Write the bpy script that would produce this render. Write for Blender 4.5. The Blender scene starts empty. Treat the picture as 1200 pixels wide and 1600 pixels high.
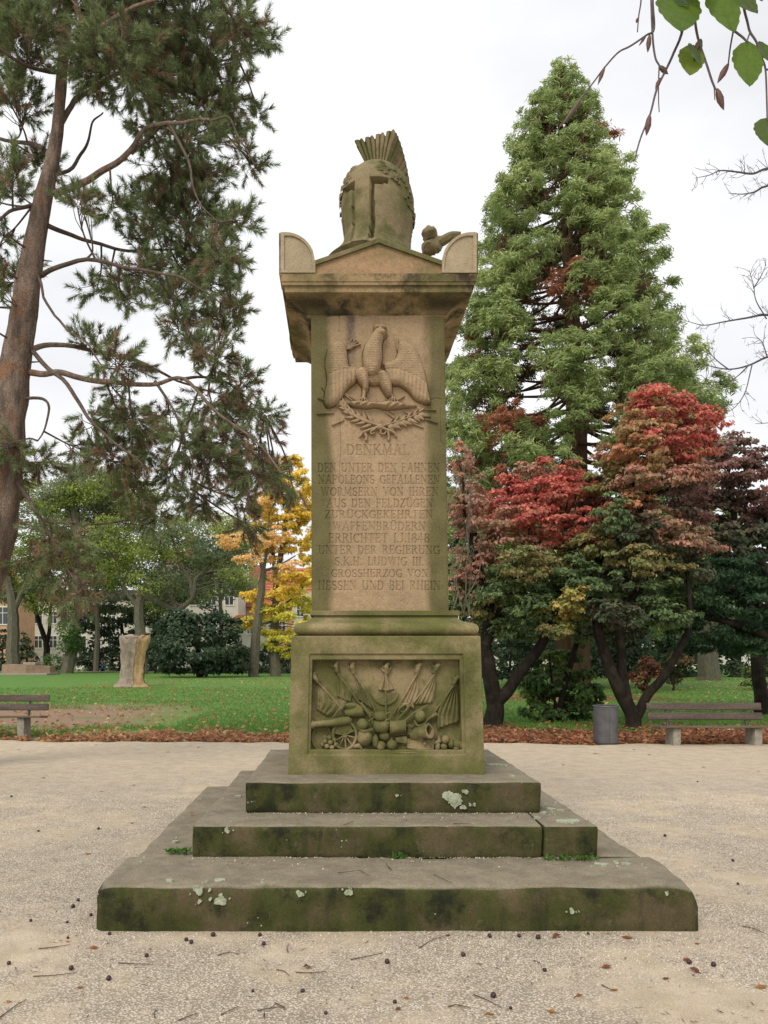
import bpy, math, random
import numpy as np
from mathutils import Vector, Matrix

random.seed(11)
rng = np.random.default_rng(11)
scene = bpy.context.scene
COL = scene.collection

# ------------------------------------------------------------------ camera
F_PX, VPX, HY, EYE = 1217.0, 530.0, 1024.0, 1.64      # focal length, vanishing point and horizon in photo pixels; eye height in metres
cam_data = bpy.data.cameras.new("camera")
cam = bpy.data.objects.new("camera", cam_data)
COL.objects.link(cam)
cam.location = (0, 0, EYE)
cam.rotation_euler = (math.radians(90), 0, 0)
cam_data.sensor_fit = 'VERTICAL'
cam_data.sensor_height = 36.0
cam_data.lens = F_PX / 1600 * 36.0
cam_data.shift_x = (600 - VPX) / 1600
cam_data.shift_y = (HY - 800) / 1600
cam_data.clip_start = 0.05
cam_data.clip_end = 2000
scene.camera = cam

# ------------------------------------------------------------------ overcast sky
world = bpy.data.worlds.new("World")
scene.world = world
world.use_nodes = True
wt = world.node_tree
wt.nodes.clear()
w_out = wt.nodes.new('ShaderNodeOutputWorld')
w_bg = wt.nodes.new('ShaderNodeBackground')
w_sky = wt.nodes.new('ShaderNodeTexSky')
w_sky.sky_type = 'NISHITA'
w_sky.sun_disc = False
w_sky.sun_elevation = math.radians(46)
w_sky.sun_rotation = math.radians(205)
w_tc = wt.nodes.new('ShaderNodeTexCoord')
w_map = wt.nodes.new('ShaderNodeMapping')
w_map.inputs['Scale'].default_value = (1.0, 1.0, 2.2)
w_noise = wt.nodes.new('ShaderNodeTexNoise')
w_noise.inputs['Scale'].default_value = 2.3
w_noise.inputs['Detail'].default_value = 6
w_noise.inputs['Roughness'].default_value = 0.5
w_ramp = wt.nodes.new('ShaderNodeMix')
w_ramp.data_type = 'RGBA'
w_ramp.inputs[6].default_value = (4.3, 4.42, 4.75, 1)
w_ramp.inputs[7].default_value = (10.6, 10.55, 10.5, 1)
w_mix = wt.nodes.new('ShaderNodeMix')
w_mix.data_type = 'RGBA'
w_mix.inputs[0].default_value = 0.97
L = wt.links.new
L(w_tc.outputs['Generated'], w_map.inputs[0])
L(w_map.outputs[0], w_noise.inputs['Vector'])
L(w_noise.outputs[0], w_ramp.inputs[0])
L(w_sky.outputs[0], w_mix.inputs[6])
L(w_ramp.outputs[2], w_mix.inputs[7])
L(w_mix.outputs[2], w_bg.inputs[0])
w_bg.inputs[1].default_value = 0.1
L(w_bg.outputs[0], w_out.inputs[0])

sun_data = bpy.data.lights.new("sun", 'SUN')
sun_data.energy = 1.5
sun_data.angle = math.radians(28)
sun_data.color = (1.0, 0.93, 0.82)
sun = bpy.data.objects.new("sun", sun_data)
COL.objects.link(sun)
# light comes from behind the camera, high and from the left
sun_dir = Vector((math.sin(math.radians(205)) * math.cos(math.radians(46)), math.cos(math.radians(205)) * math.cos(math.radians(46)), math.sin(math.radians(46))))
sun.rotation_euler = (-sun_dir).to_track_quat('-Z', 'Y').to_euler()
sun.location = (-6, -10, 20)

scene.view_settings.view_transform = 'Standard'
scene.view_settings.look = 'None'
scene.view_settings.gamma = 1.0
scene.view_settings.use_curve_mapping = False
scene.view_settings.exposure = 0.47
scene.render.engine = 'CYCLES'
scene.cycles.max_bounces = 5
scene.cycles.diffuse_bounces = 3
scene.cycles.transmission_bounces = 3
scene.cycles.transparent_max_bounces = 4

# ------------------------------------------------------------------ helpers
def W(px, py, Y):
    """point of the place seen at photo pixel (px, py) and standing Y metres away"""
    return np.array([(px - VPX) / F_PX * Y, Y, EYE + (HY - py) / F_PX * Y])

_hash = np.random.default_rng(3).random(4096)
def vnoise(P, seed=0):
    """value noise, P (N,3) -> 0..1"""
    P = np.asarray(P, float)
    i = np.floor(P).astype(np.int64)
    f = P - i
    f = f * f * (3 - 2 * f)
    def h(dx, dy, dz):
        k = (i[:, 0] + dx) * 73856093 ^ (i[:, 1] + dy) * 19349663 ^ (i[:, 2] + dz) * 83492791 ^ (seed * 2654435)
        return _hash[(k ^ (k >> 13)) & 4095]
    def lx(dy, dz):
        return h(0, dy, dz) * (1 - f[:, 0]) + h(1, dy, dz) * f[:, 0]
    def ly(dz):
        return lx(0, dz) * (1 - f[:, 1]) + lx(1, dz) * f[:, 1]
    return ly(0) * (1 - f[:, 2]) + ly(1) * f[:, 2]

def fbm(P, seed=0, octv=3):
    s, a, t = 0, 1.0, 0
    P = np.asarray(P, float)
    for k in range(octv):
        s = s + a * vnoise(P * 2 ** k, seed + k)
        t += a
        a *= .5
    return s / t

OFF = {}
def link(name, me, parent=None):
    o = bpy.data.objects.new(name, me)
    COL.objects.link(o)
    if parent is not None:
        o.parent = parent
    return o

def off_of(parent):
    return OFF.get(parent.name, np.zeros(3)) if parent is not None else np.zeros(3)

def thing(name, label, cat, loc=(0, 0, 0), group=None):
    o = link(name, None)
    o.location = [float(a) for a in loc]
    OFF[o.name] = np.array(loc, float)
    tag(o, label, cat, group)
    return o

def tag(o, label=None, cat=None, group=None, kind=None):
    if label: o['label'] = label
    if cat: o['category'] = cat
    if group: o['group'] = group
    if kind: o['kind'] = kind
    return o

def mesh_np(name, V, Fc, mat, parent=None, smooth=True, tint=None, sharp=None, kind=None):
    """one mesh object out of arrays; V in world metres, Fc one index array (or a list of them with different widths)"""
    V = np.asarray(V, float)
    off = off_of(parent)
    me = bpy.data.meshes.new(name)
    Fl = Fc if isinstance(Fc, (list, tuple)) and len(Fc) and isinstance(Fc[0], np.ndarray) else [np.asarray(Fc)]
    Fl = [f for f in Fl if len(f)]
    me.vertices.add(len(V))
    me.vertices.foreach_set('co', (V - off).astype(np.float32).ravel())
    idx = np.concatenate([f.ravel() for f in Fl]).astype(np.int32)
    tot = np.concatenate([np.full(len(f), f.shape[1]) for f in Fl])
    st = np.concatenate([[0], np.cumsum(tot)[:-1]]).astype(np.int32)
    me.loops.add(len(idx))
    me.loops.foreach_set('vertex_index', idx)
    me.polygons.add(len(tot))
    me.polygons.foreach_set('loop_start', st)
    me.update(calc_edges=True)
    me.polygons.foreach_set('use_smooth', np.full(len(tot), bool(smooth)))
    if smooth and sharp:
        me.set_sharp_from_angle(angle=math.radians(sharp))
    if tint is not None:
        at = me.color_attributes.new('tint', 'FLOAT_COLOR', 'POINT')
        c = np.ones((len(V), 4), np.float32)
        c[:, :3] = tint
        at.data.foreach_set('color', c.ravel())
    me.materials.append(mat)
    me.validate()
    o = link(name, me, parent)
    OFF[o.name] = off
    if kind: o['kind'] = kind
    return o

class MB:
    """collects shapes, builds them as ONE mesh object"""
    def __init__(s):
        s.v, s.q, s.t, s.n = [], [], [], 0
        s.ng = []
    def add(s, V, quads=(), tris=(), ngons=()):
        V = np.asarray(V, float).reshape(-1, 3)
        if len(quads): s.q.append(np.asarray(quads, int).reshape(-1, 4) + s.n)
        if len(tris): s.t.append(np.asarray(tris, int).reshape(-1, 3) + s.n)
        for g in ngons: s.ng.append(np.asarray(g, int).reshape(1, -1) + s.n)
        s.v.append(V)
        s.n += len(V)
        return s
    def box(s, x0, x1, y0, y1, z0, z1):
        V = [(x, y, z) for z in (z0, z1) for y in (y0, y1) for x in (x0, x1)]
        return s.add(V, [(0, 2, 3, 1), (4, 5, 7, 6), (0, 1, 5, 4), (2, 6, 7, 3), (0, 4, 6, 2), (1, 3, 7, 5)])
    def tube(s, path, rad, n=8, cap=True, flat=1.0):
        path = np.asarray(path, float)
        rad = np.broadcast_to(np.asarray(rad, float), (len(path),))
        T = np.gradient(path, axis=0)
        T /= np.linalg.norm(T, axis=1)[:, None] + 1e-12
        up = np.array([0, 0, 1.]) if abs(T[0][2]) < .9 else np.array([0, 1., 0])
        rings = []
        A = np.cross(T[0], up); A /= np.linalg.norm(A)
        for k in range(len(path)):
            A = A - T[k] * A.dot(T[k]); A /= np.linalg.norm(A) + 1e-12
            B = np.cross(T[k], A)
            th = np.arange(n) * 2 * math.pi / n
            rings.append(path[k] + rad[k] * (np.cos(th)[:, None] * A + flat * np.sin(th)[:, None] * B))
        V = np.concatenate(rings)
        m = len(path)
        i = np.arange(m - 1)[:, None] * n
        j = np.arange(n)[None, :]
        q = np.stack([i + j, i + (j + 1) % n, i + n + (j + 1) % n, i + n + j], -1).reshape(-1, 4)
        s.add(V, q, (), [list(range(n))[::-1], list(range((m - 1) * n, m * n))] if cap else ())
        return s
    def lathe(s, prof, center, axis=(0, 0, 1), n=16, xs=1.0):
        """prof: (radius, height along axis)"""
        ax = Vector(axis).normalized()
        R = Vector((0, 0, 1)).rotation_difference(ax).to_matrix()
        th = np.arange(n) * 2 * math.pi / n
        V = []
        for r, h in prof:
            for a in th:
                V.append(R @ Vector((r * math.cos(a) * xs, r * math.sin(a), h)))
        V = np.array(V) + np.asarray(center, float)
        m = len(prof)
        i = np.arange(m - 1)[:, None] * n
        j = np.arange(n)[None, :]
        q = np.stack([i + j, i + (j + 1) % n, i + n + (j + 1) % n, i + n + j], -1).reshape(-1, 4)
        return s.add(V, q, (), [list(range(n))[::-1], list(range((m - 1) * n, m * n))])
    def ball(s, c, r, n=12, m=8):
        r = np.broadcast_to(np.asarray(r, float), (3,))
        V = [(0, 0, -1)]
        for k in range(1, m):
            a = -math.pi / 2 + math.pi * k / m
            for j in range(n):
                b = 2 * math.pi * j / n
                V.append((math.cos(a) * math.cos(b), math.cos(a) * math.sin(b), math.sin(a)))
        V.append((0, 0, 1))
        q = [(1 + k * n + j, 1 + k * n + (j + 1) % n, 1 + (k + 1) * n + (j + 1) % n, 1 + (k + 1) * n + j) for k in range(m - 2) for j in range(n)]
        e = len(V) - 1
        t = [(0, 1 + (j + 1) % n, 1 + j) for j in range(n)] + [(e, e - n + j, e - n + (j + 1) % n) for j in range(n)]
        return s.add(np.array(V) * r + np.asarray(c, float), q, t)
    def prism(s, poly, y0, y1):
        """polygon in x,z (counter-clockwise seen from -y) pushed from y0 (front) to y1"""
        n = len(poly)
        V = [(x, y0, z) for x, z in poly] + [(x, y1, z) for x, z in poly]
        q = [(j, j + n, (j + 1) % n + n, (j + 1) % n) for j in range(n)]
        return s.add(V, q, (), [list(range(n)), list(range(n, 2 * n))[::-1]])
    def rbox(s, x0, x1, y0, y1, z0, z1, r=.02, cell=.06, rough=.006, seed=0, wear=0.0):
        """worn stone block: rounded edges, uneven faces"""
        lo, hi = np.array([x0, y0, z0]), np.array([x1, y1, z1])
        def line(a, b):
            k = max(2, int(round((b - a) / cell)))
            t = np.linspace(a, b, k + 1)
            e = np.array([a, a + r * .35, a + r, b - r, b - r * .35, b])
            return np.unique(np.concatenate([e, t[(t > a + r * 1.3) & (t < b - r * 1.3)]]))
        xs, ys, zs = line(x0, x1), line(y0, y1), line(z0, z1)
        for ax, at in ((0, x0), (0, x1), (1, y0), (1, y1), (2, z0), (2, z1)):
            U, Vv = [(ys, zs), (xs, zs), (xs, ys)][ax]
            A, B = np.meshgrid(U, Vv, indexing='ij')
            P = np.zeros((A.size, 3))
            o = [(1, 2), (0, 2), (0, 1)][ax]
            P[:, ax] = at; P[:, o[0]] = A.ravel(); P[:, o[1]] = B.ravel()
            R = r * (1 + wear * (fbm(P * 2.3, seed + 5) - .3) * 3) if wear else np.full(len(P), r)
            R = np.clip(R, r * .4, min(hi - lo) * .45)[:, None]
            C = np.clip(P, lo + R, hi - R)
            D = P - C
            d = np.linalg.norm(D, axis=1)[:, None] + 1e-9
            Nn = D / d
            P = C + Nn * np.minimum(R, d)
            P = P + Nn * ((fbm(P * 7, seed, 3) - .5) * 2 * rough)[:, None]
            na, nb = len(U), len(Vv)
            i = (np.arange(na - 1)[:, None] * nb + np.arange(nb - 1)[None, :]).ravel()
            q = np.stack([i, i + nb, i + nb + 1, i + 1], -1)
            flip = (ax == 1) ^ (at == lo[ax])
            if flip: q = q[:, ::-1]
            s.add(P, q)
        return s
    def build(s, name, mat, parent=None, smooth=True, sharp=38, kind=None):
        V = np.concatenate(s.v)
        Fl = []
        if s.q: Fl.append(np.concatenate(s.q))
        if s.t: Fl.append(np.concatenate(s.t))
        Fl += s.ng
        return mesh_np(name, V, Fl, mat, parent, smooth, None, sharp, kind)

def spline(pts, n=6):
    """smooth path through points (rows may carry a radius as 4th column)"""
    P = np.asarray(pts, float)
    if len(P) < 3:
        return np.array([P[0] + (P[-1] - P[0]) * t for t in np.linspace(0, 1, n)])
    E = np.vstack([2 * P[0] - P[1], P, 2 * P[-1] - P[-2]])
    out = []
    for k in range(1, len(E) - 2):
        a, b, c, d = E[k - 1], E[k], E[k + 1], E[k + 2]
        for t in np.linspace(0, 1, n, endpoint=False):
            out.append(.5 * (2 * b + (c - a) * t + (2 * a - 5 * b + 4 * c - d) * t * t + (3 * b - a - 3 * c + d) * t ** 3))
    out.append(E[-2])
    return np.array(out)

# ------------------------------------------------------------------ materials
class G:
    def __init__(s, name, rough=.85, spec=.25):
        s.m = bpy.data.materials.new(name)
        s.m.use_nodes = True
        s.nt = s.m.node_tree
        s.b = s.nt.nodes['Principled BSDF']
        s.b.inputs['Roughness'].default_value = rough
        s.b.inputs['Specular IOR Level'].default_value = spec
        s._tc = None
    def node(s, t): return s.nt.nodes.new(t)
    def put(s, sock, v):
        if isinstance(v, bpy.types.NodeSocket): s.nt.links.new(v, sock)
        elif isinstance(v, (tuple, list)): sock.default_value = tuple(v) + ((1,) if len(v) == 3 and len(sock.default_value) == 4 else ())
        else: sock.default_value = v
    def co(s, scale=None):
        if s._tc is None: s._tc = s.node('ShaderNodeTexCoord')
        o = s._tc.outputs['Object']
        if scale:
            m = s.node('ShaderNodeMapping'); s.put(m.inputs[0], o); m.inputs['Scale'].default_value = scale; o = m.outputs[0]
        return o
    def noise(s, scale, detail=4, rough=.6, stretch=None):
        n = s.node('ShaderNodeTexNoise')
        s.put(n.inputs['Vector'], s.co(stretch)); n.inputs['Scale'].default_value = scale
        n.inputs['Detail'].default_value = detail; n.inputs['Roughness'].default_value = rough
        return n.outputs[0]
    def voro(s, scale, out='Distance', feat='F1', stretch=None, rnd=1.0):
        n = s.node('ShaderNodeTexVoronoi'); n.feature = feat
        s.put(n.inputs['Vector'], s.co(stretch)); n.inputs['Scale'].default_value = scale; n.inputs['Randomness'].default_value = rnd
        return n.outputs[out]
    def step(s, f, a, b, lo=0., hi=1.):
        n = s.node('ShaderNodeMapRange'); n.interpolation_type = 'SMOOTHSTEP'
        for k, v in zip(('Value', 'From Min', 'From Max', 'To Min', 'To Max'), (f, a, b, lo, hi)): s.put(n.inputs[k], v)
        return n.outputs[0]
    def math(s, op, a, b=0., c=0.):
        n = s.node('ShaderNodeMath'); n.operation = op
        s.put(n.inputs[0], a); s.put(n.inputs[1], b); s.put(n.inputs[2], c)
        return n.outputs[0]
    def mix(s, f, a, b, mode='MIX'):
        n = s.node('ShaderNodeMix'); n.data_type = 'RGBA'; n.blend_type = mode
        s.put(n.inputs[0], f); s.put(n.inputs[6], a); s.put(n.inputs[7], b)
        return n.outputs[2]
    def xyz(s):
        n = s.node('ShaderNodeSeparateXYZ'); s.put(n.inputs[0], s.co())
        return n.outputs
    def nrm(s):
        n = s.node('ShaderNodeNewGeometry'); m = s.node('ShaderNodeSeparateXYZ'); s.put(m.inputs[0], n.outputs['Normal'])
        return m.outputs
    def grain(s, col, scale=60, amt=.25, detail=3):
        f = s.step(s.noise(scale, detail, .7), .25, .75, 1 - amt, 1 + amt)
        n = s.node('ShaderNodeVectorMath'); n.operation = 'SCALE'
        s.put(n.inputs[0], col); s.put(n.inputs['Scale'], f)
        return n.outputs[0]
    def bump(s, h, strength=.4, dist=.01):
        n = s.node('ShaderNodeBump'); n.inputs['Strength'].default_value = strength; n.inputs['Distance'].default_value = dist
        s.put(n.inputs['Height'], h); s.put(s.b.inputs['Normal'], n.outputs[0])
    def done(s, col):
        s.put(s.b.inputs['Base Color'], col)
        return s.m

def stone(name, base, base2, green, g_lo, g_hi, soot=(.05, .045, .03), s_lo=.62, s_hi=.8, gscale=1.6, shaft=None, top=None, streak=(1, 1, 1)):
    g = G(name, .93, .15)
    c = g.mix(g.step(g.noise(2.2, 5, .6), .35, .68), base, base2)
    gm = g.step(g.noise(gscale, 6, .65, streak), g_lo, g_hi)
    if shaft:                                   # algae keeps to both edges of the slab and spares its middle
        x = g.xyz()[0]
        d = g.math('ABSOLUTE', g.math('SUBTRACT', x, shaft[0]))
        w = g.math('ADD', d, g.math('MULTIPLY', g.math('SUBTRACT', g.noise(2.6, 5, .6, (1, 1, .35)), .5), .22))
        gm = g.math('MAXIMUM', g.math('MULTIPLY', gm, .45), g.step(w, shaft[1], shaft[2]))
    c = g.mix(gm, c, g.mix(g.step(g.noise(7, 4), .35, .7), green, tuple(a * .72 for a in green)))
    if name.startswith('shaft'):                # dark run-off stain left of the eagle's head, pale and dark streaks
        x, y, z = g.xyz()
        m = g.math('MULTIPLY', g.math('SUBTRACT', 1.0, g.step(g.math('ABSOLUTE', g.math('ADD', x, .235)), .012, .06)), g.math('MULTIPLY', g.step(z, 3.86, 4.2), g.step(g.noise(9, 5, .7), .25, .6)))
        c = g.mix(g.math('MULTIPLY', m, .85), c, (.10, .075, .068))
        c = g.mix(g.math('MULTIPLY', g.step(g.noise(5, 5, .6, (1, 1, .12)), .56, .72), .45), c, (.17, .13, .075))
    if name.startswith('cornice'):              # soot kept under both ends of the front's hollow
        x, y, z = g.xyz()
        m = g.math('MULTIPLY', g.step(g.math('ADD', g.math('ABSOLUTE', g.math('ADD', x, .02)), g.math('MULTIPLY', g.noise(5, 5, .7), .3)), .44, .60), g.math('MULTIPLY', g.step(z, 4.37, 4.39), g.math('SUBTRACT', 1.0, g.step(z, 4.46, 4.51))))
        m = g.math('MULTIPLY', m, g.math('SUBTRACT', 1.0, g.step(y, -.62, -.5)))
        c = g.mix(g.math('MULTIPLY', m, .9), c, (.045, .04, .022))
    c = g.mix(g.step(g.noise(3.1, 7, .72), s_lo, s_hi), c, soot)
    if top:
        c = g.mix(g.math('MULTIPLY', g.step(g.noise(6, 5, .65, (1, 1, .12)), .5, .7), .55), c, soot)      # drip streaks down the risers
        c = g.mix(g.math('MULTIPLY', g.step(g.noise(13, 4, .7), .6, .72), .5), c, (.15, .13, .085))
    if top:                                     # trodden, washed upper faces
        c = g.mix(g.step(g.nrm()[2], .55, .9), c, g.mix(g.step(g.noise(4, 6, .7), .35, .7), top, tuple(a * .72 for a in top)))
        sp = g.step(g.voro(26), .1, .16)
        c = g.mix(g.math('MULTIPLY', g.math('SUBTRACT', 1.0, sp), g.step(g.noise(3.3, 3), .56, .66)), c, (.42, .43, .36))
    c = g.grain(c, 90, .22)
    c = g.grain(c, 14, .1)
    h = g.math('ADD', g.noise(45, 5, .7), g.math('MULTIPLY', g.noise(9, 4), 1.4))
    g.bump(h, .35, .004)
    return g.done(c)

def simple(name, col, rough=.8, var=.2, scale=20, col2=None, bump=0, spec=.25, metal=0, stretch=None):
    g = G(name, rough, spec)
    c = col if col2 is None else g.mix(g.step(g.noise(scale * .3, 4, .6, stretch), .35, .65), col, col2)
    if col2 is None:
        c = g.mix(0.0, col, col)
    c = g.grain(c, scale, var)
    if bump: g.bump(g.noise(scale, 5, .7, stretch), bump, .01)
    g.b.inputs['Metallic'].default_value = metal
    return g.done(c)

def leafmat(name, trans=.3, rough=.55, spec=.2):
    g = G(name, rough, spec)
    a = g.node('ShaderNodeAttribute'); a.attribute_name = 'tint'
    g.put(g.b.inputs['Base Color'], a.outputs['Color'])
    t = g.node('ShaderNodeBsdfTranslucent')
    s2 = g.node('ShaderNodeVectorMath'); s2.operation = 'SCALE'; s2.inputs['Scale'].default_value = 1.05 if trans > .5 else 1.2
    g.put(s2.inputs[0], a.outputs['Color'])
    g.put(t.inputs[0], s2.outputs[0])
    mx = g.node('ShaderNodeMixShader'); mx.inputs[0].default_value = trans
    g.put(mx.inputs[1], g.b.outputs[0]); g.put(mx.inputs[2], t.outputs[0])
    g.put(g.nt.nodes['Material Output'].inputs[0], mx.outputs[0])
    return g.m

def barkmat(name, c1, c2, c3, scale=6, bump=.8, lo=.5, hi=.65):
    g = G(name, .95, .1)
    c = g.mix(g.step(g.noise(scale * 1.2, 5, .65, (1, 1, .3)), .4, .62), c1, c2)
    c = g.mix(g.step(g.noise(scale * .35, 5, .6), lo, hi), c, c3)
    g.bump(g.math('ADD', g.noise(scale * 3, 4, .6, (1, 1, .25)), g.noise(scale * 9, 3)), bump, .03)
    return g.done(g.grain(c, scale * 6, .3))

M = {}
M['shaft'] = stone('shaft_sandstone', (.37, .265, .16), (.315, .23, .14), (.15, .132, .06), .62, .8, shaft=(.0, .335, .425), s_lo=.72, s_hi=.9)
M['base'] = stone('pedestal_sandstone', (.275, .22, .12), (.235, .195, .10), (.135, .135, .045), .34, .58, s_lo=.56, s_hi=.8)
M['relief'] = stone('relief_sandstone', (.31, .24, .135), (.26, .205, .11), (.14, .135, .05), .38, .56, s_lo=.66, s_hi=.9, gscale=3.5)
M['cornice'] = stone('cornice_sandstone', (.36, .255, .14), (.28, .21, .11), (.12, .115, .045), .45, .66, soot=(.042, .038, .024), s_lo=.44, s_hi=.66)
M['roof'] = stone('roof_sandstone', (.26, .2, .12), (.2, .165, .095), (.13, .13, .05), .42, .62, s_lo=.55, s_hi=.75)
M['gable'] = stone('gable_sandstone', (.36, .23, .13), (.31, .21, .12), (.15, .14, .05), .5, .72, s_lo=.68, s_hi=.85)
M['helmet'] = stone('helmet_sandstone', (.25, .195, .115), (.2, .165, .09), (.13, .125, .05), .42, .64, s_lo=.62, s_hi=.82, gscale=3)
M['clean'] = stone('renewed_sandstone', (.375, .305, .20), (.32, .265, .17), (.18, .17, .09), .58, .8, s_lo=.74, s_hi=.95)
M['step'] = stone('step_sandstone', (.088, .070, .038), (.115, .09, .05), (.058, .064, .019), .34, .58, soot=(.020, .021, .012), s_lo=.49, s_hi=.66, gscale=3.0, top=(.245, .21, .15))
M['lichen'] = simple('pale_lichen', (.38, .40, .30), .95, .3, 80, (.27, .30, .2))
M['leaf'] = leafmat('leaf_blade', .42)
M['thinleaf'] = leafmat('thin_leaf_blade', .6)
M['needle'] = leafmat('needle', .35, .6)
M['evergreen'] = leafmat('evergreen_leaf', .4, .5)
M['pinebark'] = barkmat('pine_bark', (.29, .215, .165), (.15, .115, .09), (.27, .15, .09), 7, 1.0, .54, .66)
M['pinetwig'] = simple('pine_twig_bark', (.085, .06, .045), .9, .3, 30, (.13, .1, .08))
M['greybark'] = barkmat('grey_bark', (.17, .15, .115), (.11, .1, .075), (.12, .125, .07), 9, .6)
M['darkbark'] = barkmat('dark_bark', (.032, .025, .019), (.02, .016, .013), (.045, .038, .027), 9, .7)
M['redbark'] = barkmat('sequoia_bark', (.16, .085, .055), (.1, .055, .04), (.13, .08, .055), 3, .8)
# ------------------------------------------------------------------ ground, lawn, gravel
def lawn_material():
    g = G('lawn', .9, .2)
    x, y, z = g.xyz()
    c = g.mix(g.step(g.noise(.9, 6, .7), .3, .7), (.085, .195, .034), (.125, .235, .05))
    c = g.mix(g.step(g.noise(9, 5, .75), .45, .75), c, (.12, .2, .045))
    # worn soil near the path, left side mostly
    band = g.math('MULTIPLY', g.step(y, 15.5, 19), g.math('SUBTRACT', 1.0, g.step(y, 23, 27.5)))
    side = g.math('SUBTRACT', 1.0, g.step(x, -6.5, -3.6))
    soil = g.math('MULTIPLY', g.math('MULTIPLY', band, side), g.step(g.noise(.55, 6, .7, (.5, 1.3, 1)), .26, .50))
    band2 = g.math('MULTIPLY', g.step(y, 27.2, 28.2), g.math('SUBTRACT', 1.0, g.step(y, 31.5, 33)))
    side2 = g.math('MULTIPLY', g.step(x, 5.0, 5.8), g.math('SUBTRACT', 1.0, g.step(x, 11.5, 13.5)))
    soil2 = g.math('MULTIPLY', g.math('MULTIPLY', band2, side2), g.step(g.noise(.8, 5, .7), .3, .5))
    c = g.mix(soil, c, g.mix(g.noise(5, 5, .7), (.24, .15, .10), (.32, .215, .145)))
    c = g.mix(soil2, c, (.2, .075, .045))
    near = g.math('SUBTRACT', 1.0, g.step(g.math('ADD', y, g.math('MULTIPLY', g.noise(1.3, 5, .7), 2.4)), 16.4, 18.6))
    c = g.mix(g.math('MULTIPLY', near, g.step(g.noise(2.2, 5, .7), .3, .6)), c, g.mix(g.noise(6, 5, .7), (.19, .125, .08), (.28, .18, .11)))
    g.bump(g.noise(28, 4, .8), .7, .04)
    return g.done(g.grain(c, 40, .35))
M['lawn'] = lawn_material()

def gravel_material():
    g = G('gravel_path', .95, .15)
    patch = g.math('MAXIMUM', g.step(g.noise(.85, 5, .62), .47, .62), g.step(g.xyz()[1], 7.5, 12.5, 0., .8))
    sand = g.mix(g.step(g.noise(3.2, 6, .7), .35, .7), (.475, .385, .275), (.52, .435, .325))
    sand = g.mix(g.math('MULTIPLY', g.step(g.noise(1.7, 4, .6), .55, .7), .5), sand, (.41, .345, .215))
    stones = g.mix(g.voro(75, 'Color'), (.47, .405, .325), (.72, .655, .555))
    stones = g.mix(g.step(g.voro(75), .25, .62), stones, (.33, .27, .2))
    c = g.mix(patch, stones, sand)
    c = g.mix(g.step(g.noise(210, 2, .9), .62, .72), c, (.75, .7, .62))
    c = g.grain(c, 120, .25)
    c = g.grain(c, 5, .12)
    h = g.math('ADD', g.math('MULTIPLY', g.math('SUBTRACT', 1.0, patch), g.math('SUBTRACT', 1.0, g.voro(75))), g.math('MULTIPLY', g.noise(140, 3, .8), .5))
    g.bump(h, .75, .012)
    return g.done(c)
M['gravel'] = gravel_material()

def grid(xs, ys, zf):
    A, B = np.meshgrid(xs, ys, indexing='ij')
    V = np.stack([A.ravel(), B.ravel(), zf(A.ravel(), B.ravel())], -1)
    n = len(ys)
    i = (np.arange(len(xs) - 1)[:, None] * n + np.arange(n - 1)[None, :]).ravel()
    return V, np.stack([i, i + n, i + n + 1, i + 1], -1)

def edge_y(x):
    x = np.asarray(x, float)
    return 14.95 - .055 * (x + 2) + .28 * (vnoise(np.stack([x * .9, x * 0, x * 0], -1), 4) - .5) + .2 * (vnoise(np.stack([x * 4.1, x * 0, x * 0], -1), 5) - .5)

ys = np.concatenate([np.linspace(-30, 14, 10), np.linspace(14.5, 40, 110), np.geomspace(41, 900, 40)])
xs = np.concatenate([-np.geomspace(900, 26, 24), np.linspace(-25, 30, 150), np.geomspace(31, 900, 24)])
def lawn_z(x, y):
    k = np.clip((y - 15.2) / 3, 0, 1) * np.clip((60 - y) / 20, 0, 1)
    return -.035 + k * (.06 * (vnoise(np.stack([x * .35, y * .35, 0 * x], -1), 8) - .4) + .035)
V, q = grid(xs, ys, lawn_z)
lawn = mesh_np('lawn', V, q, M['lawn']); tag(lawn, kind='structure')

ts = np.linspace(0, 1, 150) ** 1.35
xs = np.concatenate([np.linspace(-45, -9, 40), np.linspace(-8.8, 9.8, 230), np.linspace(10, 45, 36)])
A, T = np.meshgrid(xs, ts, indexing='ij')
E = edge_y(xs)[:, None]
Yg = 2.2 + (E - 2.2) * T
z = .014 * (fbm(np.stack([A.ravel() * 1.4, Yg.ravel() * 1.4, A.ravel() * 0], -1), 3, 4) - .5)
z -= .03 * np.clip((T.ravel() - .985) / .015, 0, 1)
V = np.stack([A.ravel(), Yg.ravel(), z], -1)
n = len(ts)
i = (np.arange(len(xs) - 1)[:, None] * n + np.arange(n - 1)[None, :]).ravel()
gravel_path = mesh_np('gravel_path', V, np.stack([i, i + n, i + n + 1, i + 1], -1), M['gravel']); tag(gravel_path, kind='structure')
# the path goes on behind the camera
V, q = grid(np.linspace(-45, 45, 40), np.linspace(-25, 2.2, 14), lambda x, y: x * 0)
tag(mesh_np('gravel_path', V, q, M['gravel']), kind='structure')

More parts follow.
